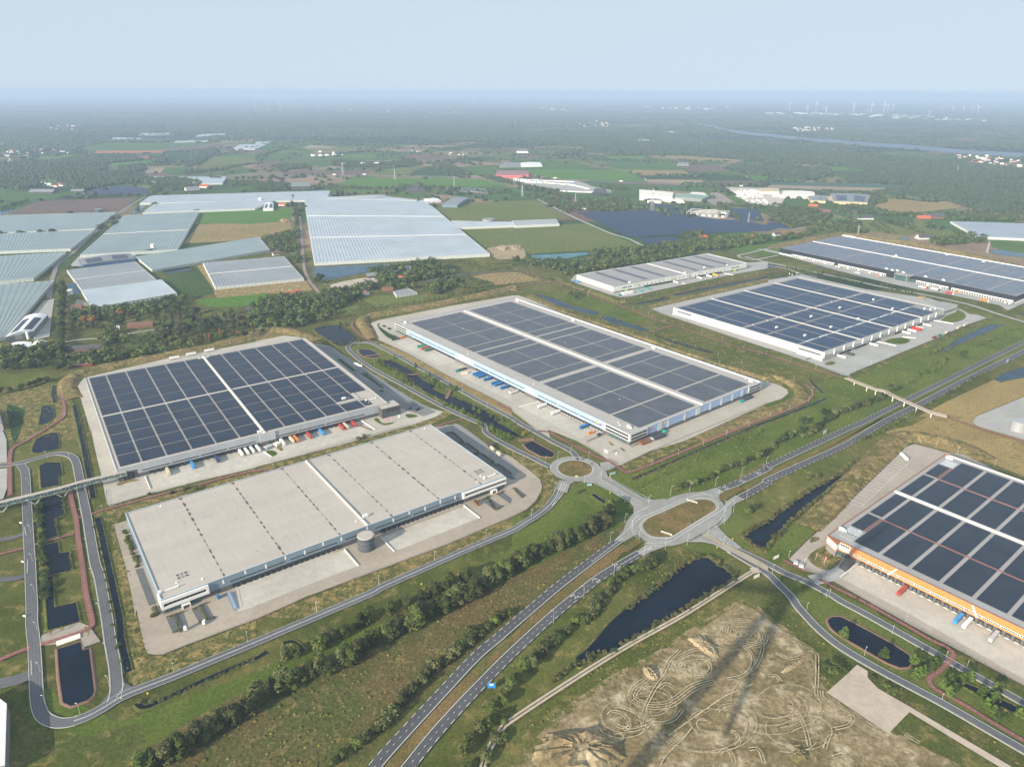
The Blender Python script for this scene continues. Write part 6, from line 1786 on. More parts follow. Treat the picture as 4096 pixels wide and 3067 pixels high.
# mid distance: belts and gardens between 900 and 2200 m
MID=['12 -20,90 370,100 780,110 1200,60 1560,20 1580,55 1000,150 760,180 480,190 200,150','12 620,170 780,170 500,220 430,215','02 240,1070 500,1075 510,1180 470,1200 300,1110','02 640,1075 700,1085 690,1180 640,1170','02 700,1160 780,1090 980,1060 1020,1120 1000,1175 780,1185','02 520,1140 580,1130 600,1170 560,1180','02 1470,1372 1640,1360 1650,1420 1490,1425','02 680,1520 1000,1515 1300,1470 1600,1430 1900,1410 2212,1390 2212,1450 1900,1500 1600,1520 1100,1560 700,1600','03 -20,1180 200,1140 420,1180 560,1230 450,1290 200,1330 40,1260','03 330,1340 520,1290 700,1260 860,1340 880,1370 700,1370 420,1400','03 -20,1430 200,1390 420,1370 400,1395 100,1440','03 980,1240 1220,1300 1200,1310 990,1270','03 1230,1300 1340,1370 1300,1378','03 1340,1290 1520,1310 1500,1345 1360,1320','03 1570,1350 1800,1390 1780,1410 1600,1370','03 1400,1420 1880,1400 1900,1450 1500,1480 1380,1460','03 560,1130 880,1140 1080,1200 1500,1210 1500,1240 1000,1210 620,1180','03 1500,1230 1700,1200 2212,1230 2212,1265 1560,1260','01 640,750 760,745 900,760 1100,765 1330,735 1450,775 1320,800 1100,805 760,800 670,790','01 140,790 230,770 400,790 480,800 470,815 200,820','01 1500,770 1640,760 1860,860 1840,875 1700,860','01 1900,870 2100,885 2212,930 2212,955 2000,905','02 0,920 120,960 400,1010 500,1060 480,1075 300,1020 80,985','01 1230,960 1500,975 1520,1010 1240,1005','01 -20,930 230,940 320,960 310,990 250,1000 -30,995','00 2010,930 2212,920 2212,960 2050,960','00 1290,900 1380,900 1500,890 1600,900 1760,930 1680,990 1520,1000 1400,960 1300,970','00 1280,990 1350,960 1390,1000 1320,1040','01 300,1100 330,1030 310,1160 290,1140','01 70,1420 200,1380 370,1340 380,1400 330,1450 380,1500 300,1560 150,1520','11 290,60 380,40 400,120 330,110','01 330,1160 355,1160 360,1350 340,1400','10 600,170 680,160 560,200','01 1240,1650 1450,1640 1500,1600 1560,1620 1480,1655','02 780,950 980,965 1000,990 960,1000 800,975','03 900,1040 960,1030 1000,1080 920,1130 860,1130','03 1290,950 1500,930 1460,990 1260,985 1200,1000 1100,1000','03 950,1080 1030,1085 1020,1110 960,1110']
P,H=gather(MID,9.5,(6,12),3,.85)
P2,H2=gather(['10 -20,880 250,850 440,830 470,900 420,960 350,1000 20,1040 -20,1040','10 600,560 900,520 1300,480 1500,430 1560,440 1340,560 1120,560 900,600 650,640 600,700','10 840,720 960,700 1120,780 1000,830 920,960 830,1010 700,1010 620,960 850,900 900,830','10 1000,880 1180,880 1450,880 1700,760 1660,850 1400,900 1100,960 940,980','11 -20,680 200,700 160,660 -20,640','11 540,440 720,520 900,400 760,370 580,390','11 1500,320 1700,260 1800,290 1600,380 1480,400','11 1180,300 1320,330 1400,330 1300,350 1150,330','11 80,430 260,400 430,420 560,420 640,520 720,580 700,620 520,640 300,680 0,700 -40,520','11 560,370 800,340 960,310 1050,300 1060,330 900,400 760,470 640,460','11 960,190 1210,150 1440,110 1450,150 1200,200 1180,290 1050,290','11 1280,220 1480,110 1600,130 1750,200 1500,260 1330,300 1200,330'],13,(9,14),6,.95)
P=np.concatenate([P,P2]);H=np.concatenate([H,H2])
L=lines(['01 540,965 700,975 900,985 1100,985 1300,985','01 1550,1010 1750,1010 2000,1030 2212,1020','01 760,680 1000,660 1240,690','00 1590,870 1900,820 2212,770','00 1150,790 1650,780 1750,720','02 0,690 350,700 640,740 850,740 1400,745','02 1720,750 1900,755','02 0,1045 230,1050','02 1780,1130 1950,1130 2200,1150','03 0,1135 150,1130','00 500,1075 800,1062 1190,1048','00 0,1170 250,1090','01 620,595 1200,600 1700,605 2212,610','01 1000,640 1400,640 1900,635','01 400,580 640,560 760,590','00 1300,480 1700,470 2212,480','01 0,720 250,640 450,660','01 1900,745 2100,760','10 590,1000 700,985','02 1820,1140 1950,1250','01 500,970 760,1010'],11,3)
LH=rr_.uniform(8,14,len(L))
# orchard and nursery rows
NR=lines(['11 1400,330 1700,290 1900,350','11 1440,345 1640,380 1700,380','11 1500,370 1700,330 2000,330','11 1640,400 2000,350','11 1780,260 2010,320','11 1810,250 2030,310','11 1840,245 2050,300','11 1990,130 2200,120','11 2000,150 2212,150','11 2010,170 2212,170','12 0,95 110,100','12 0,120 120,125','12 0,140 140,150','10 1150,830 1300,720','10 1200,850 1350,730','10 1260,850 1390,760','10 1320,850 1420,800','10 900,830 1130,740','10 930,860 1150,880','03 870,1290 960,1345','03 900,1280 1040,1370','03 960,1280 1100,1370'],6,.8)
NH=rr_.uniform(3.5,6,len(NR))
Pm=np.concatenate([P,L,NR]);Hm=np.concatenate([H,LH,NH])
mass('mid_woodland',Pm,Hm,Hm*rr_.uniform(.85,1.25,len(Hm)),F_MASS,'belts, hedgerows and garden trees of the middle distance',4,False,(.6,1.7))
RE=lines(['22 1000,1590 1150,1470 1300,1360 1450,1230 1560,1170 1640,1135','22 1690,1140 1760,1185 1840,1240 1920,1290 1910,1345 1780,1420 1640,1500 32 1400,350 1250,430 1080,530 950,610','32 880,650 760,680 660,700 700,730 520,790 420,870 360,930','22 1990,955 2100,890 2212,830 23 100,750 240,650 400,545 520,480 640,420 760,300','22 1990,975 2080,1040 2180,1090 23 0,1060 90,945 210,830 350,705 500,590 600,510'],1.7,1.6,9)
RE2=lines(['20 345,640 340,800 350,1000 365,1150 390,1300 405,1480','20 545,600 560,780 490,820 500,980','20 600,1095 630,1250 490,1290 440,1310','11 1100,955 1230,980 1400,1075 1540,1165 1700,1265 2000,1400 2100,1455','11 1120,1005 1290,1080 1450,1228 1700,1350 2000,1512 2212,1608','11 500,695 600,655 720,648 860,748 790,835 640,790','12 180,372 400,430 740,538','12 180,378 400,485 700,565','12 770,578 1000,628 1172,688 1150,715 830,625','12 1225,725 1400,782 1745,885','12 1230,735 1400,800 1600,860 1745,890','12 1060,460 1360,410','12 1400,385 1900,285 2212,228','13 1490,890 1640,825 1900,715','22 1045,480 1500,280 2130,10','30 1185,1110 1400,1090 2212,728'],3.2,1.0,10)
mass('reeds',RE,rr_.uniform(1.4,3.2,len(RE)),rr_.uniform(2.2,4.6,len(RE)),F_REEDS,'reeds and low willow scrub along the banks of the dark ponds',31,False,(.7,1.4))
mass('reeds',RE2,rr_.uniform(.8,2.0,len(RE2)),rr_.uniform(1.6,3.4,len(RE2)),F_REEDS,'thin reeds along canals, ditches and small ponds',32,False,(.7,1.4))
TF=['30 1000,0 960,-440 1060,-460 1180,300 1300,690 1500,900 1150,960 1060,700','30 1250,700 1420,690 1900,510 2212,390 2212,560 1500,880 1300,900 1230,780','21 -20,1660 870,1325 1650,1035 2212,795 2212,885 1500,1180 520,1640 450,1660','20 780,775 945,700 1300,610 2212,380 2212,460 1066,755 1000,850 850,800','22 0,225 310,380 400,480 380,560 300,690 130,790 270,620 265,500 160,390 0,280','22 0,885 270,760 380,620 410,510 380,500 265,640 130,740 0,800','22 940,350 1480,110 2212,-200 2212,-140 1000,410','D 270,1670 590,1460 820,1380 1060,1270 1330,1140 1340,1170 1180,1290 1010,1420 860,1550 720,1670','22 700,1480 900,1350 1150,1190 1300,1150 1500,1080 1640,1110 1500,1190 1300,1320 1000,1560','32 0,1200 600,830 1200,480 1900,80 2100,60 1900,250 1400,560 1000,830 500,1170 200,1350','23 0,980 300,760 700,380 1000,130 1180,60 1240,150 900,450 500,830 160,1160 0,1230','12 0,250 450,190 1200,500 2212,850 2212,1100 1500,860 1000,560 150,400','10 0,1270 330,1180 540,1150 640,1330 690,1655 400,1655 0,1655','33 0,0 150,170 300,330 560,640 700,720 600,900 480,760 330,620 0,330','33 860,840 1000,870 1500,1160 2212,1590 2212,1660 1220,1130 950,970','13 0,1300 480,1130 660,1100 1000,1240 1180,1290 900,1470 420,1640','22 830,440 1000,420 2212,-90 2212,250 1700,520 1330,620 1180,620','31 0,820 800,500 1600,130 2212,-120 2212,-20 1700,200 1000,500 300,800','13 690,1095 1300,835 1900,590 2212,610 2212,740 1700,950 1200,1240 1000,1220']
TP=np.concatenate([fill(s,3.4,60+i,.28)for i,s in enumerate(TF)])
mass('tall_grass',TP,rr_.uniform(.25,.85,len(TP)),rr_.uniform(.9,2.4,len(TP)),F_TUFT,'tussocks of tall grass on verges and meadows',33,True,(.6,1.5))
# woods of the far plain
WOODS=['00 0,770 220,745 420,750 700,705 800,690 1000,690 1240,705 1220,745 1000,760 900,775 920,820 760,850 600,850 340,890 0,900','00 0,890 340,930 345,970 200,985 0,985','00 400,880 700,850 1000,840 1180,860 1280,900 1180,940 1000,950 720,1005 560,960','00 1030,790 1240,780 1260,820 1180,850 1020,840','00 1320,720 1430,715 1440,750 1340,760','00 1710,680 1860,640 1900,660 1720,780 1640,785','02 0,480 300,500 480,510 640,520 760,505 1050,540 1400,600 1490,620 1400,600 2212,560 2212,740 2100,745 1500,690 1150,692 950,640 700,650 640,630 350,600 0,580','02 740,640 940,630 1120,690 850,700 700,660','01 1240,440 1700,420 2212,420 2212,590 1900,580 1640,570 1400,540 1240,500','01 300,390 700,360 1340,370 1400,400 1250,450 900,460 600,460 300,450','02 1350,430 1500,440 1560,490 1500,540 1350,560 1100,540 900,530 700,470 760,450 1200,470','03 0,620 200,610 500,640 700,680 800,680 900,700 1200,720 1600,760 2000,790 2212,830 2212,900 1600,880 1400,860 1000,830 640,790 540,775 200,770 0,760','03 0,800 200,790 480,830 550,860 420,910 60,915','03 570,850 700,845 1500,860 1480,920 1250,950 680,935','03 1480,905 1800,900 2212,930 2212,1230 1800,1170 1500,1080 1040,1060 1250,960 1480,950','02 1880,785 2100,800 2212,810 2212,880 1960,850','02 400,640 590,650 560,690 350,700','00 0,480 300,450 500,480 700,500 640,560 400,560 0,560','00 640,360 1000,370 1400,390 1600,420 1300,450 1100,440 700,400']
P,H=gather(WOODS,11.5,(9,15),21,.97)
d=np.hypot(P[:,0],P[:,1]);keep=(d<3200)|(rr_.random(len(P))<(3200/d)**1.3)
P,H,d=P[keep],H[keep],d[keep]
Wd=H*np.clip(.95*np.maximum(1,d/3200)**.65,.9,3)
mass('far_wood',P,H,Wd,F_FAR,'dark woods of the far plain',6,True,(.62,1.5))
print('WOODS',len(Pm),len(P))
# scattered copses and hedge lines out to the horizon
n=190000
rad=np.sqrt(rr_.uniform(0,1,n));ang=rr_.uniform(R(-40),R(40),n)
rr2=2300*(15000/2300)**rr_.uniform(0,1,n)
X,Y=rr2*np.sin(ang),rr2*np.cos(ang)
def fbm(x,y,s,sd):
 r=np.random.default_rng(sd);t_=np.zeros_like(x);a=1.0
 for o in range(5):
  g_=r.random((128,128));u,v=x*s,y*s
  i,j=np.floor(u).astype(int),np.floor(v).astype(int);fu,fv=u-i,v-j
  fu,fv=fu*fu*(3-2*fu),fv*fv*(3-2*fv)
  q=lambda a_,b_:g_[a_%128,b_%128]
  t_+=a*((q(i,j)*(1-fu)+q(i+1,j)*fu)*(1-fv)+(q(i,j+1)*(1-fu)+q(i+1,j+1)*fu)*fv);a*=.55;s*=2.1
 return t_/2.1
mask=fbm(X*.6+900,Y*1.25,1/900,5)
hedge=np.abs(fbm(X+3000,Y*1.4,1/520,8)-.5)
keep=(mask>.575-.085*np.clip((rr2-3500)/6000,0,1))|((hedge<.006)&(rr_.random(n)<.7))|(rr_.random(n)<.012)
for q in GHQ:
 keep&=~inside(X,Y,q)
keep&=~((rr2<2600)&(Y>0)&(np.abs(X)<0))
# keep clear of the drawn fields, water, villages and warehouses
for me in[o for o in COL.objects if o.name.split('.')[0]in('field','river','solar_farm','trailer_yard','block_yard','highway')]:
 co=np.zeros(len(me.data.vertices)*3);me.data.vertices.foreach_get('co',co);co=co.reshape(-1,3)
 if np.hypot(co[:,0],co[:,1]).max()<1900:continue
 for pl in me.data.polygons:
  v=co[list(pl.vertices)]
  bx=(X>v[:,0].min())&(X<v[:,0].max())&(Y>v[:,1].min())&(Y<v[:,1].max())
  idx=np.where(bx&keep)[0]
  if len(idx):keep[idx[inside(X[idx],Y[idx],v)]]=False
P=np.stack([X,Y],1)[keep];d=rr2[keep]
H=rr_.uniform(8,14,len(P));Wd=9+d*.0042*rr_.uniform(.6,1.2,len(P))
mass('distant_copse',P,H,Wd,F_FAR,'scattered copses and hedges out to the horizon',8,True,(.6,1.7))
print('COPSES',len(P))
# ---- lamps
LAMPM=paint('lamp_pole',(.55,.60,.58),.4,.05,.5,.2)
LAMPH=paint('lamp_head',(.62,.66,.64),.35,.05)
def lamp_proto(name,h,arm,double=False):
 o=empty(name,(0,0,-400));mb=MB()
 mb.tube((0,0,0),(0,0,h),.13,.07,7);mb.tube((0,0,0),(0,0,1.0),.18,.16,7)
 mb.build('pole',LAMPM,o)
 for sg in((1,-1)if double else(1,)):
  mb=MB()
  if arm>.2:mb.beam((0,0,h-.05),(sg*arm,0,h+.12),.09,.09)
  mb.box(sg*arm-.55,sg*arm+.55,-.2,.2,h+.03,h+.25)
  mb.build('lamp_head',LAMPH,o)
 return o
LP={}
def lamps(s,h,arm,label,group,az=0.0,kind='street_lamp'):
 key=(kind,h,arm)
 P=PX(s)
 for i,(x,y)in enumerate(P):
  g_=G(x,y)
  if key not in LP:o=LP[key]=lamp_proto(kind,h,arm);o.location=g_;o.rotation_euler=(0,0,R(az))
  else:o=copy_tree(LP[key],g_,R(az+random.uniform(-6,6)))
  tag(o,'%s %s'%(ordw(i),label),'street lamp',group)
lamps('30 1505,842 2140,568 31 525,312 1062,78 21 523,1608 1062,1375 1545,1165 1988,972 22 168,795',9,1.2,'lamp post from the left along the two lane local road','lamps along the local road',-50)
lamps('22 975,838 850,1000',9,1.6,'lamp post from the top at the left mouth of the oval roundabout','lamps at the oval roundabout',-20)
lamps('22 1178,690 1368,608 1533,575 1757,530 1985,437 2195,345',10,1.6,'lamp post from the left along the upper edge of the oval roundabout','lamps above the oval roundabout',10)
lamps('22 1097,1000 1138,1140 1322,1070 1513,1035 1690,960 1832,860 1912,755 2025,640 1787,625',10,1.6,'lamp post from the left round the lower edge of the oval roundabout','lamps below the oval roundabout',60)
lamps('22 1827,1040 23 35,1285',9,1.0,'lamp post from the left on the right hand road median','lamps on the right road',30)
lamps('22 880,1300 620,1495 32 358,412',11,1.8,'lamp post from the top beside the lower carriageway','lamps beside the lower carriageway',160)
lamps('22 395,295 290,335 508,245 663,292 838,385 770,468 627,500 328,425 370,570',8,.9,'lamp post round the small roundabout, clockwise from the pond','lamps at the small roundabout',30)
lamps('11 887,835 1083,865 1240,950 1408,1045 1785,1245 1998,1365',8,.8,'lamp post from the top along the right arm of the park road','lamps on the right park road',30)
lamps('11 877,910 1027,1000 1190,1095 1367,1200 1558,1310 1767,1435 1995,1570',8,.8,'lamp post from the top along the left arm of the park road','lamps on the left park road',200)
lamps('20 260,385 250,520 257,710 270,930 285,1180 300,1450 30 325,480 350,835 395,1120',8,.8,'lamp post from the top along the left edge road','lamps on the left edge road',180)
lamps('20 408,285 608,308 645,430 673,610 707,790 755,1050 803,1310 30 862,318 925,665 945,950 690,1190',8,.8,'lamp post from the top along the road beside the flat roofed warehouse','lamps on the side road',170)
lamps('12 43,195 133,220 218,255 318,290 425,320 535,355 653,395 775,435 903,470 1043,518 1178,568 1322,620 1472,675 1640,728 1815,783 2002,840 2197,905 13 190,970 410,1035 627,1102',6,.05,'white path light from the left along the long red path','lights along the long red path',0,'path_light')
lamps('12 973,458 1110,430 1245,400 1437,360 1557,335 1680,310 1790,285 1905,265 2010,245 2115,218',6,.05,'white path light from the left before the small white warehouse','lights before the small white warehouse',0,'path_light')
lamps('22 1208,350 1437,258 1652,170 1855,88 2045,10 13 18,1445 187,1378 350,1310 385,1220 220,1128',6,.05,'white path light from the left round the corner of the blue warehouse','lights round the blue warehouse',0,'path_light')
lamps('12 1222,735 1392,800 1580,855 1780,920 1985,980',6,.05,'white path light from the left in the nature strip','lights in the nature strip',0,'path_light')
lamps('12 250,485 300,490 440,545 510,560 600,600 670,620 740,635 870,680 955,710 1040,740 1160,780 1240,810 1360,850 1530,910 1680,965 1790,1000 1880,1035 1980,1070 2080,1105',7,.05,'thin fence light from the left along the back of the blue warehouse','fence lights behind the blue warehouse',0,'fence_light')
lamps('10 545,1280 560,1432 412,1530 242,1640 528,1205',3.5,.05,'short white path light from the top on the red path by the small ponds','lights by the small ponds',0,'path_light')
lamps('33 333,305 500,195 833,690 1070,505',7,.5,'dark lamp post from the left round the long pond','lamps round the long pond',30)
lamps('33 530,170 1195,400 1540,710 1500,1080 1720,790',5,.3,'small lamp post from the left along the road before the orange warehouse','lamps before the orange warehouse',30)
lamps('23 180,1140 310,1210 510,1330',6,.3,'lamp post from the left at the gate of the orange warehouse','lamps at the orange warehouse gate',0)
lamps('23 1175,225 1320,160 1450,190 1635,250 1955,360',8,.3,'yard light from the left along the back fence of the orange warehouse','yard lights at the orange warehouse',0)
lamps('13 1040,945 885,1005 1295,835 745,1065',9,.6,'yard light along the loading yard fence of the white solar warehouse','yard lights at the white warehouse',120)
lamps('21 150,375 20 2178,385 1905,462 1600,545 885,735',5,.05,'white path light from the right on the path between the left warehouses','lights between the left warehouses',0,'path_light')
# ---- trucks and trailers
TYRE=paint('tyre',(.02,.02,.02),.8,.1);CHAS=paint('chassis',(.06,.06,.065),.6,.1)
def wheel_mesh():
 mb=MB();mb.cur=0;mb.tube((0,-.16,0),(0,.16,0),.5,.5,14);mb.cur=1;mb.tube((0,-.17,0),(0,.17,0),.27,.27,10)
 return mb.data('wheel',[TYRE,STEEL])
WHL=wheel_mesh()
def put_wheels(o,xs,w_=1.1):
 for x in xs:
  for y in(-w_,w_):
   k=link('wheel',WHL,o);k.location=(x,y,.5)
def box_round(mb,x0,x1,y0,y1,z0,z1,c=.08):
 mb.prism([(x0+c,y0),(x1-c,y0),(x1,y0+c),(x1,y1-c),(x1-c,y1),(x0+c,y1),(x0,y1-c),(x0,y0+c)],z0,z1)
def trailer_proto():
 o=empty('semi_trailer',(0,0,0))
 mb=MB();box_round(mb,0,13.6,-1.27,1.27,1.15,3.95);mb.box(0,13.6,-1.20,1.20,3.953,4.0)
 mb.build('cargo_box',WHITE,o)
 mb=MB();mb.box(.3,13.2,-.45,.45,.85,1.14);mb.box(9.2,13.3,-1.15,1.15,.7,.84);mb.box(2.6,2.9,-1,1,.1,.84);mb.box(4,8.6,-1.25,-1.2,.45,1.1);mb.box(4,8.6,1.2,1.25,.45,1.1)
 mb.build('chassis',CHAS,o)
 mb=MB();mb.box(13.603,13.66,-1.2,1.2,1.2,3.9);mb.build('rear_door',MIDG,o)
 put_wheels(o,(9.6,10.9,12.2))
 return o
def tractor_parts(o,x0=-3.6,col=None,cabh=3.6):
 """cab over tractor in front of x0+3.6"""
 mb=MB();mb.prism([(x0,-1.2),(x0+2.2,-1.22),(x0+2.2,1.22),(x0,1.2)],.75,cabh);mb.prism([(x0+.5,-1.0),(x0+2.1,-1.1),(x0+2.1,1.1),(x0+.5,1.0)],cabh+.003,cabh+.45)
 mb.build('cab',col or WHITE,o)
 mb=MB();mb.box(x0-.04,x0-.003,-1.05,1.05,1.9,2.9);mb.box(x0+.5,x0+1.4,-1.26,-1.225,1.9,2.7);mb.box(x0+.5,x0+1.4,1.225,1.26,1.9,2.7);mb.build('windscreen',GLASS,o)
 mb=MB();mb.box(x0+2.21,x0+6.0,-.45,.45,.7,1.0);mb.box(x0+2.4,x0+3.4,-1.15,-.5,.45,1.05);mb.build('frame',CHAS,o)
 put_wheels(o,(x0+1.0,x0+4.6),1.05)
TRAILER=trailer_proto()
_used=[0]
COLM={}
def pcol(n,c):
 if n not in COLM:COLM[n]=paint('vehicle_'+n,c,.35,.06,.6)
 return COLM[n]
PC={'white':(.78,.78,.76),'cream':(.62,.56,.42),'red':(.40,.055,.04),'brightred':(.60,.04,.03),'blue':(.02,.16,.42),'navy':(.03,.05,.15),'skyblue':(.04,.28,.62),'orange':(.72,.24,.03),'green':(.03,.22,.13),'dark':(.05,.06,.07),'silver':(.45,.48,.50),'yellow':(.75,.45,.04),'maroon':(.22,.03,.03),'teal':(.02,.30,.26),'brown':(.20,.10,.05),'palegreen':(.10,.35,.16)}
def trailer(x,y,az,colr,label,group=None,cab=None,scale=None,topm=None):
 if _used[0]==0:o=TRAILER;o.location=(x,y,.46);o.rotation_euler=(0,0,az);_used[0]=1
 else:o=copy_tree(TRAILER,(x,y,.46),az)
 if scale:o.scale=scale
 for c in[c for c in COL.objects if c.parent==o]:
  if c.name.startswith('cargo_box'):recolor(c,0,pcol(colr,PC[colr]))
 if cab:tractor_parts(o,-3.3,pcol(cab,PC[cab]))
 return tag(o,label,'trailer' if not cab else 'truck',group)
def dock_trailers(b,items,v_end,group,where):
 """trailers backed up to the docks of b; s = photographed foot of the outer end"""
 dirv=-b.v;az=math.atan2(b.v.y,b.v.x)
 for s,colr,lab,cab in items:
  u,v=b.uv(s)
  p=b.W(u,v_end-14.0)
  trailer(p.x,p.y,az,colr,lab,group,cab)
W_A='docked at the solar roofed left warehouse'
dock_trailers(A_,[('20 1465,440','cream','cream trailer, leftmost one docked at the left solar warehouse',None),('20 1677,382','skyblue','bright blue trailer near the left end of the left solar warehouse docks',None),('20 1888,328','navy','navy blue trailer left of the white ones at the left solar warehouse',None),('20 2100,280','white','first of four adjacent white trailers at the left solar warehouse',None),('20 2150,268','white','second of four adjacent white trailers at the left solar warehouse',None),('20 2198,256','white','third of four adjacent white trailers at the left solar warehouse',None),('21 35,240','white','last of four adjacent white trailers at the left solar warehouse',None),('21 250,188','white','white trailer right of the stair tower at the left solar warehouse',None),('21 325,160','cream','cream trailer beside the orange one at the left solar warehouse',None),('21 362,152','orange','orange trailer docked at the left solar warehouse',None),('21 476,122','red','red trailer between the orange and the blue ones',None),('21 585,94','skyblue','bright blue trailer between two red ones',None),('21 755,46','red','red trailer left of a cream one at the right docks',None),('21 793,38','cream','cream trailer right of a red one at the right docks',None),('11 862,1530','red','red trailer, rightmost docked at the left solar warehouse',None)],-1.2,'trailers docked at the left solar warehouse',W_A)
dock_trailers(B_,[('11 1400,850','green','green trailer, upper one of four close together at the blue warehouse',None),('11 1420,860','palegreen','pale green trailer, second of four at the blue warehouse',None),('11 1437,870','brightred','red trailer among the green ones at the blue warehouse',None),('11 1458,882','green','green trailer, lowest of four close together at the blue warehouse',None),('11 1882,1088','blue','first blue trailer from the left in the blue row',None),('11 1905,1098','blue','second blue trailer from the left in the blue row',None),('11 1925,1110','blue','third blue trailer from the left in the blue row',None),('11 1972,1136','blue','fourth blue trailer, standing between two gaps in the blue row',None),('11 2045,1168','blue','fifth blue trailer from the left in the blue row',None),('11 2068,1181','blue','sixth blue trailer from the left in the blue row',None),('11 2118,1208','blue','last blue trailer at the right end of the blue row',None),('11 2185,1250','white','white trailer right of the blue row',None),('12 0,1244','white','white trailer before the white wall panel of the blue warehouse',None),('12 222,1374','white','white and red trailer left of the last white one',None),('12 337,1432','white','last full length white trailer at the blue warehouse',None),('12 617,1541','blue','single blue trailer near the office of the blue warehouse',None)],-1.2,'trailers docked at the blue warehouse','')
dock_trailers(D_,[('13 675,948','white','white trailer near the left corner of the white solar warehouse',None),('13 740,920','dark','dark grey trailer beside the leftmost white one',None),('13 950,843','white','white trailer standing alone left of the grass island',None),('13 1222,735','white','white trailer, lower one of a pair by the red trailers',None),('13 1270,717','white','white trailer, upper one of a pair by the red trailers',None),('13 1288,700','brightred','lower red trailer at the white solar warehouse',None),('13 1297,693','brightred','upper red trailer at the white solar warehouse',None),('13 1312,685','silver','silver trailer beside the red ones',None),('13 1388,665','white','white trailer furthest right at the white solar warehouse',None)],-1.2,'trailers docked at the white solar warehouse','')
dock_trailers(F_,[('12 1440,296','white','white trailer left of the silver tank at the small white warehouse',None),('12 1640,257','white','white trailer right of the silver tank at the small white warehouse',None),('12 1722,241','white','white trailer beside the yellow one',None),('12 1777,231','yellow','yellow trailer at the small white warehouse',None)],-1.2,'trailers docked at the small white warehouse','')
dock_trailers(G_,[('13 598,150','white','left one of two white trailers at the black warehouse left docks',None),('13 632,153','white','right one of two white trailers at the black warehouse left docks',None),('13 2062,462','white','left one of two white trailers at the right end of the black warehouse',None),('13 2092,470','white','right one of two white trailers at the right end of the black warehouse',None)],-3.0,'trailers docked at the black warehouse','')
dock_trailers(E_,[('33 1135,172','red','faded red trailer docked at the orange warehouse',None),('33 1622,415','skyblue','bright blue trailer docked at the orange warehouse',None),('33 1688,465','white','white trailer beside the blue one at the orange warehouse',None),('33 1917,582','silver','grey trailer, rightmost at the orange warehouse',None)],-1.2,'trailers docked at the orange warehouse','')
def free(s0,s1,colr,label,group=None,cab=None,scale=None):
 a,b=GP(s0+' '+s1);d=b-a
 return trailer(a.x,a.y,math.atan2(d.y,d.x),colr,label,group,cab,scale)
free('10 1465,952','1550,938','white','first white trailer from the left behind the solar grid','white trailers behind the solar grid')
free('10 1610,920','1695,905','white','second white trailer from the left behind the solar grid','white trailers behind the solar grid')
free('10 1768,887','1850,873','white','third white trailer from the left behind the solar grid','white trailers behind the solar grid')
free('23 1200,318','1150,272','white','lone white trailer parked on the back lot of the orange warehouse')
free('13 1420,770','1460,755','maroon','dark red tank trailer on the fence side of the white solar warehouse',None,None,(.75,1,.8))
free('13 1465,752','1505,736','green','green tank trailer behind the dark red one',None,None,(.75,1,.8))
free('13 1532,727','1572,708','cream','lower cream trailer along the yard fence','cream trailers on the yard fence',None,(.85,1,.9))
free('13 1632,688','1672,668','cream','middle cream trailer along the yard fence','cream trailers on the yard fence',None,(.85,1,.9))
free('13 1688,665','1728,648','cream','upper cream trailer along the yard fence','cream trailers on the yard fence',None,(.85,1,.9))
free('13 1360,337','1300,325','white','white truck with a red cab driving before the black warehouse',None,'brightred')
free('13 1465,355','1405,342','white','white truck driving behind the red cabbed one',None,'dark')
free('13 1590,388','1530,372','brightred','red truck driving before the black warehouse',None,'white')
free('13 1892,452','1835,438','orange','orange red truck near the right end of the black warehouse',None,'white')
free('13 430,158','500,172','dark','black truck with long trailer on the road before the black warehouse',None,'dark')
free('13 800,215','745,203','silver','silver trailer parked along the road before the black warehouse')
free('21 2030,205','2060,235','cream','road train front part with a red cab in the shaded car park',None,'brightred',(.62,1,.8))
free('21 2085,250','2110,275','cream','road train rear part in the shaded car park',None,None,(.62,1,.8))
free('02 30,893','75,892','white','white truck on the far highway, leftmost','trucks on the far highway','white',(1.3,1.3,1.5))
for s,w_ in(('02 362,898','second'),('02 930,925','third'),('01 668,868','fourth, far left'),('01 928,866','fifth, above the bright field'),('02 1965,966','sixth, far right')):
 a=s.split()[1].split(',');free(s,'%f,%f'%(float(a[0])+40,float(a[1])+.8),'white','%s white truck on the far highway'%w_,'trucks on the far highway','white',(1.0,1.3,1.4))
# tractors without trailers
for s,az,lab in(('30 1600,480',200,'white terminal tractor, left one of two before the white framed office'),('30 1765,425',170,'white terminal tractor, right one of two before the white framed office')):
 g_=GP(s)[0];o=empty('terminal_tractor',(g_.x,g_.y,.46),R(az));tractor_parts(o,-1.5,WHITE,3.0)
 mb=MB();mb.cur=0;mb.tube((2.6,0,1.0),(2.6,0,1.2),.55,.5,12);mb.build('fifth_wheel',CHAS,o);tag(o,lab,'tractor','white tractors')
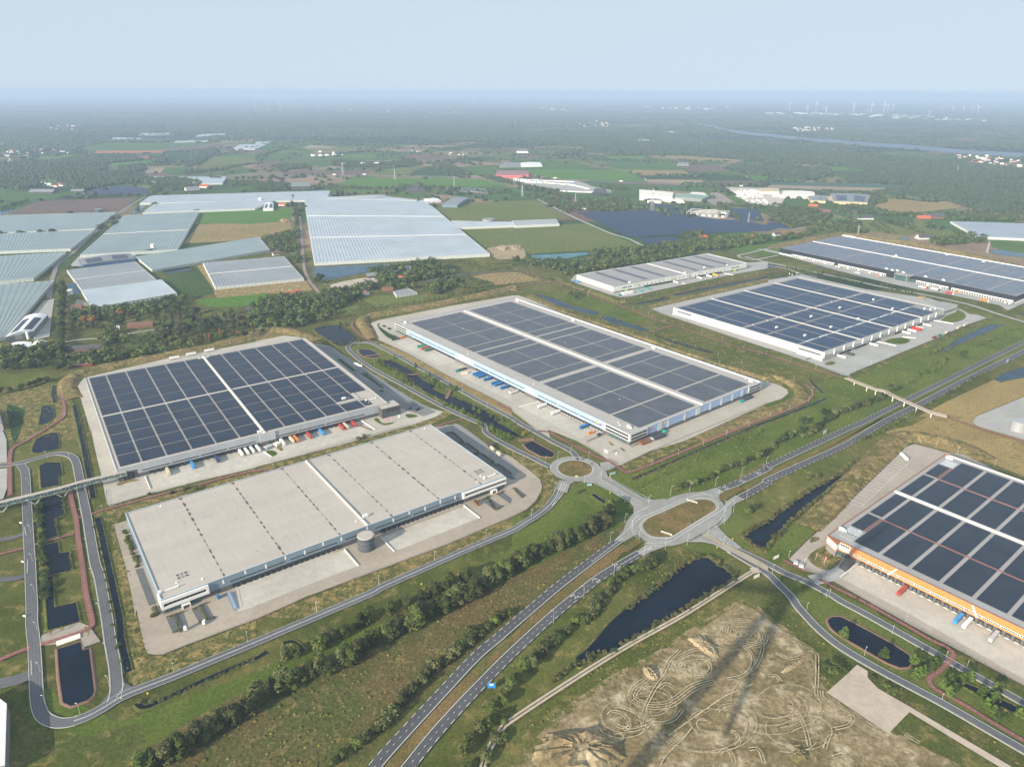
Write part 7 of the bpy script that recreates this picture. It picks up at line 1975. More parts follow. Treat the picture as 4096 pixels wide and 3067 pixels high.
# containers and skips
def container(s0,s1,colr,label,w_=2.4,h=2.4,name='container',open_top=False):
 a,b=GP(s0+' '+s1);d=b-a;L=d.length
 o=empty(name,(a.x,a.y,.46),math.atan2(d.y,d.x));m=pcol(colr,PC[colr])
 mb=MB();t_=.12
 mb.box(0,L,-w_/2,w_/2,.12,.3);mb.box(0,L,-w_/2,-w_/2+t_,.301,h);mb.box(0,L,w_/2-t_,w_/2,.301,h);mb.box(0,t_,-w_/2+t_+.001,w_/2-t_-.001,.301,h);mb.box(L-t_,L,-w_/2+t_+.001,w_/2-t_-.001,.301,h)
 k=max(2,int(L/.9))
 for i in range(k+1):
  for y in(-w_/2-.04,w_/2+.04):mb.box(L*i/k-.05,L*i/k+.05,y-.038,y+.038,.15,h)
 if not open_top:mb.box(.13,L-.13,-w_/2+.13,w_/2-.13,h-.25,h-.05)
 mb.build('body',m,o)
 mb=MB();mb.box(.2,.5,-w_/2,w_/2,0,.119);mb.box(L-.5,L-.2,-w_/2,w_/2,0,.119);mb.build('skid',CHAS,o)
 return tag(o,label,'container')
container('21 1890,668','1925,700','brown','rust brown open skip before the right white framed office',open_top=True)
container('22 660,85','700,70','orange','orange open skip before the office of the blue warehouse',open_top=True)
container('22 740,98','765,88','dark','small dark skip beside the orange one',open_top=True)
container('22 1335,72','1300,58','teal','teal compactor container beside the blue side wall',h=2.8)
container('22 1310,95','1225,125','dark','long dark shelter roof beside the blue side wall',7,3.2,'bicycle_shelter')
container('22 1190,140','1105,170','brown','brown roofed shelter beside the blue warehouse corner',7,3.0,'bicycle_shelter')
container('22 1215,135','1180,150','white','small white unit between two shelters',3,3)
container('12 2060,1275','1985,1305','dark','dark shelter at the far end of the blue side wall',7,3.0,'bicycle_shelter')
container('12 2005,1310','1970,1325','teal','teal container at the far end of the blue side wall',h=2.8)
container('11 1245,770','1290,755','orange','orange container left of the first blue warehouse docks')
container('11 1175,785','1240,770','dark','dark open frame left of the orange container',open_top=True)
container('11 1730,1055','1820,1030','dark','long dark container left of the blue trailers',2.8,2.8)
container('11 1725,1058','1750,1050','teal','teal container end beside the long dark one',2.8,2.9)
container('11 1775,1075','1830,1070','cream','cream container below the long dark one',3.2,2.6)
container('12 1090,352','1130,362','teal','dark green container in the small white warehouse yard')
container('12 1145,330','1190,342','teal','second dark green container, right of the first')
container('12 530,272','590,282','blue','blue container at the left end of the small white warehouse')
container('12 950,390','1040,372','white','white stacked boxes at the corner of the small white warehouse',6,4.5,'box_stack')
container('12 920,398','945,392','green','dark green skip beside the white boxes')
container('13 1610,365','1640,350','orange','left orange machine container at the black warehouse',3,4)
container('13 1650,372','1680,358','orange','right orange machine container at the black warehouse',3,4)
container('13 945,225','985,212','orange','small orange container left of the black office')
container('23 645,1255','735,1165','dark','black technical cabin beside the first orange warehouse dock',6,4,'technical_cabin')
container('23 218,1198','255,1205','silver','grey bin house at the orange warehouse gate, left',3,2.6,'bin_house')
container('23 265,1225','305,1235','silver','grey bin house at the orange warehouse gate, right',3,2.6,'bin_house')
container('21 80,215','130,195','silver','grey technical cabin before the stair tower',6,3.2,'technical_cabin')
container('21 165,190','200,170','white','white tank unit beside the dark red pipe',5,3.5,'technical_cabin')
container('11 1345,1372','1400,1390','dark','dark bus shelter like cabin in the shaded car park',6,3.2,'bicycle_shelter')
container('21 2005,185','2055,180','dark','small dark shelter beside the road train',4,3,'bicycle_shelter')
container('30 1880,205','1905,195','blue','blue machine beside the white framed office',3,2.2)
for s in('11 862,992 880,1003 898,1010',):
 for i,(x,y)in enumerate(PX(s)):
  g_=G(x,y);o=empty('white_tank',(g_.x,g_.y,.46));mb=MB();mb.tube((-3,0,1.4),(3,0,1.4),1.3,1.3,14);mb.box(-2.5,-2,-1,1,0,.6);mb.box(2,2.5,-1,1,0,.6);mb.build('tank',WHITE,o);tag(o,'%s white tank from the left at the edge of the shaded car park'%ORD[i],'tank','white tanks at the car park')
# blue steel rack machine
a,b=GP('30 1980,165 2040,300');d=b-a
o=empty('loading_ramp',(a.x,a.y,.46),math.atan2(d.y,d.x));mb=MB();L=d.length
for y in(-1.4,1.4):
 mb.beam((0,y,1.5),(L,y,.4),.25,.35);mb.beam((0,y,2.6),(L,y,1.5),.15,.15)
 for i in range(6):mb.box(L*i/5-.1,L*i/5+.1,y-.08,y+.08,0,2.6-1.1*i/5)
mb.build('frame',pcol('skyblue',PC['skyblue']),o);mb=MB();mb.quad((0,-1.3,1.55),(L,-1.3,.45),(L,1.3,.45),(0,1.3,1.55));mb.build('deck',STEEL,o);tag(o,'bright blue steel loading ramp on the left concrete apron','loading ramp')
# concrete guide walls
for s0,s1,lab in(('21 765,1080','885,1218','low concrete wall at the right end of the left apron'),('21 1075,975','1195,1095','low concrete wall at the left end of the right apron'),('21 1795,700','1932,805','low concrete wall at the right end of the right apron'),('11 915,1480','1030,1552','low concrete wall beside the rightmost red trailer'),('20 1255,448','1300,555','low wall at the left end of the left solar warehouse apron'),('21 68,235','132,275','low concrete wall before the stair tower'),('12 60,1358','230,1315','low concrete wall among the blue warehouse docks'),('13 945,795','1105,832','low concrete wall left of the grass island'),('13 1430,612','1600,640','low concrete wall by the office wing'),('13 1160,755','1275,765','low concrete wall right of the grass island'),('12 1470,288','1495,300','low concrete wall beside the silver tank'),('12 1835,205','1910,220','low concrete wall right of the yellow trailer'),('23 770,1205','622,1318','low steel guide wall left of the orange warehouse apron')):
 a,b=GP(s0+' '+s1);mb=MB();mb.beam((a.x,a.y,1.0),(b.x,b.y,.8),.6,1.1);mb.tube((b.x,b.y,.4),(b.x,b.y,1.7),.25,.25,8)
 tag(mb.build('guide_wall',WHITEW),lab,'low wall')
# ---- tanks
def tank(s,r,h,m,mtop,label,bands=5):
 g_=GP(s)[0];o=empty('silo_tank',(g_.x,g_.y,.46));mb=MB();mb.tube((0,0,0),(0,0,h),r,r,40);mb.build('shell',m,o)
 mb=MB();mb.tube((0,0,h+.003),(0,0,h+.5),r+.12,r*.9,40);mb.tube((0,0,h+.5),(0,0,h+.8),r*.12,r*.12,10);mb.build('roof',mtop,o)
 mb=MB()
 for i in range(1,bands):mb.tube((0,0,h*i/bands-.06),(0,0,h*i/bands+.06),r+.05,r+.05,40)
 mb.build('band',STEEL,o)
 mb=MB();mb.box(r+.05,r+.55,-.3,-.22,0,h+1);mb.box(r+.05,r+.55,.22,.3,0,h+1)
 for i in range(int(h/.6)):mb.box(r+.4,r+.5,-.22,.22,i*.6,i*.6+.06)
 mb.build('ladder',STEEL,o)
 return tag(o,label,'tank')
tank('21 957,1062',7.2,12.5,paint('tank_anthracite',(.075,.09,.105),.45,.05),ROOF,'dark round sprinkler tank before the flat roofed warehouse',3)
tank('12 1513,250',6.6,11,STEEL,STEEL,'silver round tank before the small white warehouse',6)
tank('13 2155,1555',8.0,11,STEEL,STEEL,'silver ribbed tank at the right edge',8)
tank('10 612,385',5,9,WHITE,WHITE,'white round tank beside the white greenhouse');tank('10 150,770',9,8,STEEL,STEEL,'large grey tank under the round roofed hall');tank('10 248,770',2.2,11,WHITE,WHITE,'slim white tank beside the large grey one',2)
tank('01 2012,1280',19,12,MIDG,MIDG,'big grey round tank behind the long glasshouse wing',3);tank('00 1290,1535',9,9,paint('tank_blue',(.05,.09,.16),.4),MIDG,'dark blue tank behind the blue solar hall',2);tank('00 1330,1525',5,17,WHITE,WHITE,'tall white tank behind the blue solar hall',2);tank('00 855,1180',12,7,paint('tank_blue',(.05,.09,.16),.4),MIDG,'dark blue basin tank at the end of the brown field',2);tank('00 1700,1185',10,8,paint('tank_blue',(.05,.09,.16),.4),MIDG,'dark blue tank beside the far white greenhouse',2);tank('01 42,1095',8,12,WHITE,WHITE,'white tank at the far white greenhouse',3)
def dome_tank(s,r,label,group):
 g_=GP(s)[0];o=empty('manure_silo',(g_.x,g_.y,0));mb=MB();mb.tube((0,0,0),(0,0,4),r,r,24);mb.build('wall',MIDG,o);mb=MB();mb.tube((0,0,4.01),(0,0,4+r*.28),r+.3,r*.72,24);mb.tube((0,0,4+r*.28),(0,0,4+r*.42),r*.72,r*.15,24);mb.build('dome',WHITE,o);tag(o,label,'silo',group)
for i,s in enumerate(('497,705','560,702','615,700','677,700')):dome_tank('01 '+s,17,'%s white domed silo from the left in the far row of four'%ORD[i],'four white domed silos')
for i,(s,r)in enumerate((('758,780',18),('925,775',20),('975,770',12),('1012,768',12),('1045,775',20))):dome_tank('01 '+s,r,'%s white dome from the left on the farm among trees'%ORD[i],'white domes on the farm')
# ---- bridges
def overpass():
 piers=GP('13 743,1165 850,1218 925,1250 1003,1268 1073,1307 1172,1352 1277,1396 1404,1446')
 zs=[4.6,6.2,6.8,7.0,7.0,7.0,6.6,6.0]
 ends=[GP('13 668,1128',0)[0],GP('13 1538,1470',0)[0]]
 o=empty('footbridge',piers[0]);b0=piers[0]
 ln=[ends[0]+Vector((0,0,3.6))]+[p+Vector((0,0,z))for p,z in zip(piers,zs)]+[ends[1]+Vector((0,0,4.6))]
 ln=smooth([p-b0 for p in ln],4)
 mb=MB();rb=MB()
 for a,b in zip(ln,ln[1:]):
  mb.beam(a,b,4.6,.9)
  off=Vector((-(b-a).y,(b-a).x,0)).normalized()
  for sg in(-1,1):rb.beam(a+off*sg*2.35+Vector((0,0,.75)),b+off*sg*2.35+Vector((0,0,.75)),.25,1.3)
 DK=paint('bridge_concrete',(.36,.34,.30),.85,.1,.5);mb.build('deck',DK,o);rb.build('parapet',DK,o)
 sb=MB()
 for a,b in zip(ln,ln[1:]):sb.beam(a+Vector((0,0,.49)),b+Vector((0,0,.49)),3.4,.06)
 sb.build('path_surface',REDP,o)
 for p,z in zip(piers,zs):
  q=p-b0;pb=MB();pb.tube((q.x,q.y,0),(q.x,q.y,z-.46),.62,.62,12);pb.box(q.x-.9,q.x+.9,q.y-.9,q.y+.9,z-1.1,z-.46);pb.build('pier',WHITEW,o)
 tag(o,'long pale footbridge crossing the main road on round piers','bridge')
overpass()
def skywalk():
 P=[A_.W(8,-.3)]+GP('20 738,566 548,622 308,682 20,752')+[GP('20 -260,800')[0]]
 P=[Vector((p.x,p.y,0))for p in P];b0=P[0];P=[p-b0 for p in P]
 o=empty('skywalk',b0);z0,z1=6.8,10.6
 fb=MB();rb=MB();gb=MB();tb=MB()
 for a,b in zip(P,P[1:]):
  d=(b-a).normalized();n_=Vector((-d.y,d.x,0));L=(b-a).length
  fb.beam(a+Vector((0,0,z0)),b+Vector((0,0,z0)),4.2,.7);rb.beam(a+Vector((0,0,z1)),b+Vector((0,0,z1)),4.6,.5)
  for sg in(-1,1):
   gb.quad(*[(p+n_*sg*1.95+Vector((0,0,z)))[:]for p,z in((a,z0+.36),(b,z0+.36),(b,z1-.26),(a,z1-.26))])
   k=max(2,int(L/5))
   for i in range(k):
    p,q=a+d*(L*i/k)+n_*sg*2.05,a+d*(L*(i+1)/k)+n_*sg*2.05
    tb.beam(p+Vector((0,0,z0+.3)),p+Vector((0,0,z1-.3)),.22,.22)
    if i%2:tb.beam(p+Vector((0,0,z0+.3)),q+Vector((0,0,z1-.3)),.2,.2)
    else:tb.beam(p+Vector((0,0,z1-.3)),q+Vector((0,0,z0+.3)),.2,.2)
 fb.build('deck',STEEL,o);rb.build('roof',ROOF,o);gb.build('glazing',GLASSG,o);tb.build('truss',paint('truss_pale',(.50,.56,.56),.4),o)
 for i in(1,2,3,4):
  d=(P[i+1]-P[i-1]).normalized();pb=MB();f_=P[i]+Vector((0,0,.2))
  if i==1:pb.beam(f_,f_+Vector((0,0,z0-.6)),.8,.8)
  else:
   for sg in(-1,1):pb.beam(f_+d*sg*.4,f_+d*sg*6.5+Vector((0,0,z0-.5)),.7,.7)
  pb.build('support',paint('truss_pale',(.50,.56,.56),.4),o)
 tag(o,'glazed white skywalk on V shaped supports crossing the pond to the left edge','skywalk')
skywalk()
def small_bridge(s,label,wd=3.2,m=None):
 a,b=GP(s);o=empty('wooden_bridge',(a.x,a.y,.3),0);q=Vector((b.x-a.x,b.y-a.y,0));mb=MB();n_=Vector((-q.y,q.x,0)).normalized()
 mb.beam((0,0,.9),q+Vector((0,0,.9)),wd,.35);mb.build('deck',m or paint('bridge_wood',(.24,.15,.10),.8,.2,1.0),o)
 for sg in(-1,1):
  rb=MB();rb.beam(n_*sg*wd/2+Vector((0,0,2.0)),q+n_*sg*wd/2+Vector((0,0,2.0)),.14,.14)
  for i in range(7):p=q*(i/6)+n_*sg*wd/2;rb.beam(p+Vector((0,0,1.0)),p+Vector((0,0,2.0)),.12,.12)
  rb.build('railing',paint('bridge_wood',(.24,.15,.10),.8,.2,1.0),o)
 tag(o,label,'bridge')
small_bridge('20 345,1020 520,978','narrow reddish bridge over the dark ponds below the skywalk');small_bridge('20 320,625 530,580','dark bridge partly hidden under the skywalk')
small_bridge('11 1305,1085 1405,1080','upper wooden bridge over the canal');small_bridge('11 1645,1290 1680,1215','lower wooden bridge over the canal',4);small_bridge('22 60,145 190,130','wooden deck at the head of the square pond',6);small_bridge('10 415,1308 460,1302','small plank bridge above the uppermost left pond',3);small_bridge('11 940,925 1110,905','wooden deck between oval pond and canal',3)
mb=MB();a,b=GP('30 490,600 697,530');mb.beam((a.x,a.y,.9),(b.x,b.y,.9),5.0,.8);tag(mb.build('quay_wall',WHITEW),'pale concrete quay at the head of the rectangular pond','quay')
# ---- signs
def board(s,w_,h,m,label,az,z0=1.2,posts=2,name='road_sign',inner=None):
 g_=GP(s)[0];o=empty(name,(g_.x,g_.y,.2),R(az));mb=MB();mb.box(-w_/2,w_/2,-.08,.08,z0,z0+h);mb.build('panel',m,o)
 if inner:
  mb=MB();mb.box(-w_*inner[0]/2,w_*inner[0]/2,-.1,-.083,z0+h*inner[1],z0+h*inner[2]);mb.build('plate',inner[3],o)
 for i in range(posts):
  x=(i-(posts-1)/2)*w_*.6;pb=MB();pb.tube((x,.15,0),(x,.15,z0+h*.9),.09,.09,6);pb.build('post',STEEL,o)
 return tag(o,label,'sign')
board('31 2035,990',5.2,4.2,paint('sign_road_blue',(.015,.22,.62),.4,.05),'blue road sign with a white field at the bottom of the main road',0,1.6,2,'road_sign',(.45,.5,.85,WHITE))
board('23 487,85',6.5,5,paint('sign_back',(.45,.48,.50),.5),'grey back of a large road sign beside the upper main road',35,1.2)
board('13 2065,978',6.5,5,paint('sign_pale_blue',(.45,.60,.72),.4),'pale blue road sign beside the main road at the right',35,1.2)
board('22 1555,668',10,1.6,WHITE,'long white chevron board at the upper end of the oval island',-33,.4,3,'chevron_board',(.9,.3,.7,REDL));board('22 1335,945',10,1.6,WHITE,'long white chevron board at the lower end of the oval island',-33,.4,3,'chevron_board',(.9,.3,.7,REDL))
board('22 1310,772',5,1.0,MIDG,'low grey board on the upper edge of the oval island',25,.3);board('22 1528,860',5,1.4,MIDG,'low grey board on the lower edge of the oval island',25,.3)
board('22 2112,1325',6,3,WHITEW,'white billboard at the start of the dirt track',30,.8,3,'billboard');board('23 68,1160',6,3,WHITEW,'white billboard left of the orange warehouse gate',30,.8,3,'billboard')
board('22 668,530',5,2.4,paint('totem_blue',(.30,.48,.60),.4),'pale blue totem board below the small roundabout',12,.8,2,'billboard');board('22 868,432',7,2.6,paint('totem_blue',(.30,.48,.60),.4),'pale blue totem board right of the small roundabout',28,.6,2,'billboard')
board('22 557,450',3,1.2,YEL,'yellow bordered white board on the small roundabout island, front',0,.3,2,'road_sign',(.8,.2,.8,WHITE));board('22 672,392',2.4,1.2,YEL,'yellow bordered board on the small roundabout island, right',50,.3,2,'road_sign',(.8,.2,.8,WHITE));board('22 660,358',2.4,1.2,YEL,'yellow bordered board on the small roundabout island, rear right',80,.3,2,'road_sign',(.8,.2,.8,WHITE))
for s,lab in(('22 845,595','link road'),('22 708,515','totem board'),('22 845,455','second totem board'),('22 975,672','left mouth of the oval'),('22 1905,995','right road exit'),('22 1770,1068','right road median'),('30 1278,1035','left ditch culvert'),('21 1430,1385','meadow above the willow row'),('21 1537,1475','willow row edge')):
 board(s,.9,1.6,YEL,'yellow marker sign by the '+lab,20,.6,1,'road_sign')
board('22 900,258',1.6,3.2,WHITE,'white information pillar on the blue warehouse car park',20,.1,1,'sign_pillar')
for i,s in enumerate(('20 182,855','20 198,1190','30 213,365')):board(s,2,1.6,WHITE,'%s white board from the top on the grass of the left sites'%ORD[i],0,.5,1,'sign_board',None)
# flags
def flag(s,m,label,group,h=8,banner=True):
 g_=GP(s)[0];o=empty('flag',(g_.x,g_.y,.4));mb=MB();mb.tube((0,0,0),(0,0,h),.09,.05,6);mb.build('pole',WHITE,o)
 mb=MB()
 n=6
 for i in range(n):
  x0,x1=.1+i*.22,.1+(i+1)*.22;y0,y1=.12*math.sin(i*1.1),.12*math.sin((i+1)*1.1)
  mb.quad((x0,y0,h-3.2),(x1,y1,h-3.2),(x1,y1,h-.2),(x0,y0,h-.2));mb.quad((x0,y0+.02,h-.2),(x1,y1+.02,h-.2),(x1,y1+.02,h-3.2),(x0,y0+.02,h-3.2))
 mb.build('banner',m,o);tag(o,label,'flag',group)
PINK=paint('flag_pink',(.70,.12,.28),.6)
for i,s in enumerate(('22 792,275','22 803,280','22 815,285')):flag(s,WHITE,'%s white flag from the left at the blue warehouse gate'%ORD[i],'white flags at the gate',9)
flag('11 1125,1505',PINK,'pink flag, left one before the dark office block','pink flags');flag('11 1172,1495',PINK,'pink flag, right one before the dark office block','pink flags');flag('11 1232,1480',WHITE,'thin white flag right of the pink ones',None)
flag('23 410,1170',REDL,'reddish flag, left one before the orange office','flags before the orange office');flag('23 482,1210',PINK,'pink flag, right one before the orange office','flags before the orange office')
for i,s in enumerate(('13 178,240','13 200,250','13 242,235')):flag(s,WHITE,'%s white flag from the left at the back of the white solar warehouse'%ORD[i],'white flags behind the warehouse',10)
# ---- fences and gates
FENCE=paint('fence_dark',(.05,.055,.05),.6)
def fence(s,label,h=2.0,sp=14):
 pts=GP(s);o=empty('fence',(pts[0].x,pts[0].y,.1));b0=Vector((pts[0].x,pts[0].y,0));mb=MB();P=[p-b0 for p in pts]
 for a,b in zip(P,P[1:]):
  for z in(.5,1.0,1.5,h):mb.beam(a+Vector((0,0,z)),b+Vector((0,0,z)),.05,.07)
 mb.build('rail',FENCE,o)
 k=0
 pm=MB();pm.box(-.06,.06,-.06,.06,0,h+.1);me=pm.data('post',FENCE)
 for(x,y)in along([(p.x,p.y)for p in P],max(sp,sum((b-a).length for a,b in zip(P,P[1:]))/90),0,random.Random(1)):
  q=link('post',me,o);q.location=(x,y,0)
 tag(o,label,'fence')
fence('30 1420,690 1900,505 2212,388 21 870,1328 1650,1038 2212,798 22 130,732 205,662 255,575 262,528','long dark fence along the front yard of the flat roofed warehouse')
fence('20 920,560 925,690 945,700 1270,608 2212,375 21 350,280 700,172 1330,4','dark fence between the two left warehouses')
fence('11 985,655 1030,755 1060,785 1300,895 1640,1085 2212,1375 12 0,1400 340,1660 22 620,178 790,280','dark fence along the canal side of the blue warehouse yard')
fence('22 930,355 1200,228 1480,112 12 2212,1325','dark fence along the right side yard of the blue warehouse')
fence('13 700,1095 1300,838 1700,658 1890,592','dark fence along the loading yard of the white solar warehouse')
fence('12 1200,515 1300,558 2212,858 13 330,965 690,1095','dark fence along the blank side wall of the white solar warehouse')
fence('23 175,1165 330,1005 560,805 820,550 1000,375 1200,185 1275,160 1530,235 1900,350 2300,480','dark fence round the back lot of the orange warehouse')
fence('23 480,1340 33 900,255 1300,465 1700,680 2212,970','dark fence before the orange warehouse yard')
fence('13 1760,1490 1800,1440 2212,1268','fence round the pale yard at the right edge')
def gate(s,label,h=2.2):
 a,b=GP(s);d=b-a;o=empty('sliding_gate',(a.x,a.y,.45),math.atan2(d.y,d.x));L=d.length;mb=MB()
 for z in(.15,h):mb.box(0,L,-.08,.08,z,z+.14)
 for i in range(int(L/.35)):mb.box(i*.35,i*.35+.06,-.03,.03,.29,h)
 mb.build('leaf',FENCE,o);mb=MB();mb.box(-.2,0-.01,-.15,.15,0,h+.5);mb.build('post',FENCE,o);tag(o,label,'gate')
gate('22 835,308 915,345','dark sliding gate at the blue warehouse entrance');gate('22 650,150 805,85','long dark sliding gate before the blue warehouse office');gate('23 325,1255 470,1330','dark sliding gate at the orange warehouse entrance');gate('13 330,952 395,930','dark gate at the corner of the white solar warehouse')
# ---- pylons
PYL=paint('pylon_steel',(.50,.54,.54),.5,.1,.5,.2)
def pylon(base,top,label,big=True):
 (bx,by),(tx,ty)=PX(base)[0],PX(top)[0];g_=G(bx,by)
 def pr(z):
  p=np.array([g_.x,g_.y,z])-np.array([0,0,CAMH]);return CH/2-CF*(p@_u)/(p@_f)
 lo,hi=1,140
 for _ in range(40):
  m_=(lo+hi)/2
  if pr(m_)>ty:lo=m_
  else:hi=m_
 h=lo;o=empty('pylon',(g_.x,g_.y,0),R(25));mb=MB();w0=h*.085;t_=.34 if h>40 else .22
 L=[(w0,0),(w0*.62,h*.3),(w0*.36,h*.6),(w0*.16,h*.85),(.3,h)]
 for(a,z0),(b,z1)in zip(L,L[1:]):
  cs=[(-1,-1),(1,-1),(1,1),(-1,1)]
  for i in range(4):
   p,q=cs[i],cs[(i+1)%4]
   mb.beam((p[0]*a,p[1]*a,z0),(p[0]*b,p[1]*b,z1),t_,t_);mb.beam((p[0]*a,p[1]*a,z0),(q[0]*b,q[1]*b,z1),t_*.6,t_*.6);mb.beam((q[0]*a,q[1]*a,z0),(p[0]*b,p[1]*b,z1),t_*.6,t_*.6);mb.beam((p[0]*b,p[1]*b,z1),(q[0]*b,q[1]*b,z1),t_*.6,t_*.6)
 mb.build('mast',PYL,o)
 for z,w_ in((h*.66,.20),(h*.80,.26),(h*.93,.17)):
  ab=MB()
  for sg in(-1,1):ab.beam((0,0,z),(0,sg*h*w_*.6,z),t_,t_);ab.beam((0,0,z+h*.04),(0,sg*h*w_*.6,z),t_*.7,t_*.7)
  ab.build('crossarm',PYL,o)
 tag(o,label,'pylon')
pylon('02 1208,1175','02 1222,980','largest steel pylon standing at the solar farm');pylon('02 2040,1280','02 2050,1190','pylon at the right tip of the solar farm');pylon('02 88,1050','02 90,945','pylon left of the trailer yard');pylon('02 547,1095','02 550,1025','pylon below the trailer yard');pylon('03 772,1395','03 785,1300','pylon behind the corner of the black warehouse');pylon('03 1890,1540','03 1908,1440','pylon beside the blue heath pond at the right')
pylon('03 1637,825','03 1642,780','distant pylon in the woods on the right');pylon('01 1713,965','01 1718,880','pylon in the bright green field');pylon('01 750,862','01 752,765','pylon at the highway left of the farm');pylon('01 1200,905','01 1202,815','faint pylon below the striped triangular field');pylon('00 800,680','00 800,635','distant pylon left of the orange field');pylon('00 1650,725','00 1652,680','distant pylon right of the orange field');pylon('02 1632,615','02 1634,575','distant mast in the long wood')
# substation
g_=GP('02 1690,1215')[0];o=empty('substation',(g_.x,g_.y,0),R(-25));mb=MB()
for i in range(5):
 for y in(-30,0,30):mb.box(-60+i*30-.5,-60+i*30+.5,y-.5,y+.5,0,13)
mb.build('portal_post',PYL,o);mb=MB()
for y in(-30,0,30):mb.box(-60,60,y-.5,y+.5,13.01,14)
mb.build('beam',PYL,o);mb=MB()
for i in range(6):mb.box(-55+i*20,-46+i*20,-18,-8,0,5)
mb.box(20,50,40,52,0,7);mb.build('transformer',WHITE,o);tag(o,'electric substation with steel portals beside the solar farm','substation')
sheet('substation_ground','02 1500,1205 1600,1170 1760,1160 1870,1230 1780,1245 1640,1225',GRAVEL,'yard')
# ---- wind turbines
TURB=paint('turbine_white',(.80,.82,.83),.4,.03)
def turbine(x,y,h,rot,label,group,az=None,rr=None):
 o=empty('wind_turbine',(x,y,0),az if az is not None else math.atan2(y,x)+math.pi/2+.35);mb=MB();mb.tube((0,0,0),(0,0,h),h*.028,h*.017,12);mb.build('tower',TURB,o)
 mb=MB();mb.box(-h*.02,h*.02,-h*.03,h*.06,h+.01,h+h*.04);mb.build('nacelle',TURB,o)
 mb=MB();L=(rr or h*.52);c=Vector((0,-h*.04,h+h*.02))
 mb.tube(c+Vector((0,-h*.012,0)),c+Vector((0,h*.012,0)),h*.02,h*.022,10);mb.build('hub',TURB,o)
 for k in range(3):
  a=rot+k*2.0944;d=Vector((math.sin(a),0,math.cos(a)));n_=Vector((math.cos(a),0,-math.sin(a)));bm_=MB();th=Vector((0,L*.009,0))
  prof=[(.02,.035,.035),(.16,.080,.026),(.5,.056,.024),(1.0,.016,.012)]
  for(s0,f0,r0),(s1,f1,r1)in zip(prof,prof[1:]):
   q=[c+d*L*s0-n_*L*r0,c+d*L*s1-n_*L*r1,c+d*L*s1+n_*L*f1,c+d*L*s0+n_*L*f0]
   bm_.quad(*[p-th for p in q]);bm_.quad(*[p+th for p in q[::-1]])
   for i in range(4):p,p2=q[i],q[(i+1)%4];bm_.quad(p-th,p+th,p2+th,p2-th)
  bm_.build('blade',TURB,o)
 tag(o,label,'wind turbine',group)
TUR=[('00',997,222,195,'far left pair'),('00',1090,218,190,'far left pair'),('00',2200,245,195,'left cluster'),('01',105,248,188,'left cluster'),('01',203,243,190,'left cluster'),('01',220,235,200,'left cluster'),('01',282,245,185,'left cluster'),('01',315,235,200,'left cluster'),('01',343,245,205,'left cluster'),('01',378,237,195,'left cluster'),('01',530,220,195,'middle left row'),('01',597,230,198,'middle left row'),('01',700,220,190,'middle left row'),('01',785,220,190,'middle left row'),('01',1877,255,185,'centre row'),('01',2053,262,190,'centre row'),('02',8,258,190,'centre row'),('02',155,233,200,'centre row'),('02',300,232,195,'centre row'),('02',762,213,185,'centre row'),('03',185,300,235,'right cluster'),('03',335,345,290,'right cluster'),('03',413,312,240,'right cluster'),('03',495,350,300,'right cluster'),('03',738,322,262,'right cluster'),('03',857,340,310,'right cluster'),('03',890,328,265,'right cluster'),('03',998,323,265,'right cluster'),('03',1033,305,262,'right cluster'),('03',1075,312,265,'right cluster'),('03',1387,370,335,'far right row'),('03',1507,298,262,'far right row'),('03',1600,298,262,'far right row'),('03',1690,315,275,'far right row'),('03',1770,302,270,'far right row'),('03',1815,318,278,'far right row')]
cnt={}
for i,(tl,x,yb,yt,wh)in enumerate(TUR):
 px=PX('%s %f,%f'%(tl,x,yb))[0];pt=PX('%s %f,%f'%(tl,x,yt))[0]
 g_=G(px[0],max(px[1],408));d=math.hypot(g_.x,g_.y)
 if d>17000:g_=g_*(17000/d);d=17000
 h=max(70,min(150,(px[1]-pt[1])*d/CF*1.0));k=cnt[wh]=cnt.get(wh,0)+1
 turbine(g_.x,g_.y,h,(i*1.7)%2.1,'%s white wind turbine from the left in the %s on the horizon'%(ORD[k-1],wh),'wind turbines on the horizon')
# the turbine that stands behind the photographer and throws the long shadow over the sandy plot
hub=GP('33 110,180')[0];hh=205.0;back=hh/math.tan(SUN_EL)
turbine(hub.x+math.cos(SUN_AZ)*back,hub.y+math.sin(SUN_AZ)*back,hh,.62,'tall white wind turbine standing outside the picture, seen by its long shadow',None,SUN_AZ+R(90+38),72)
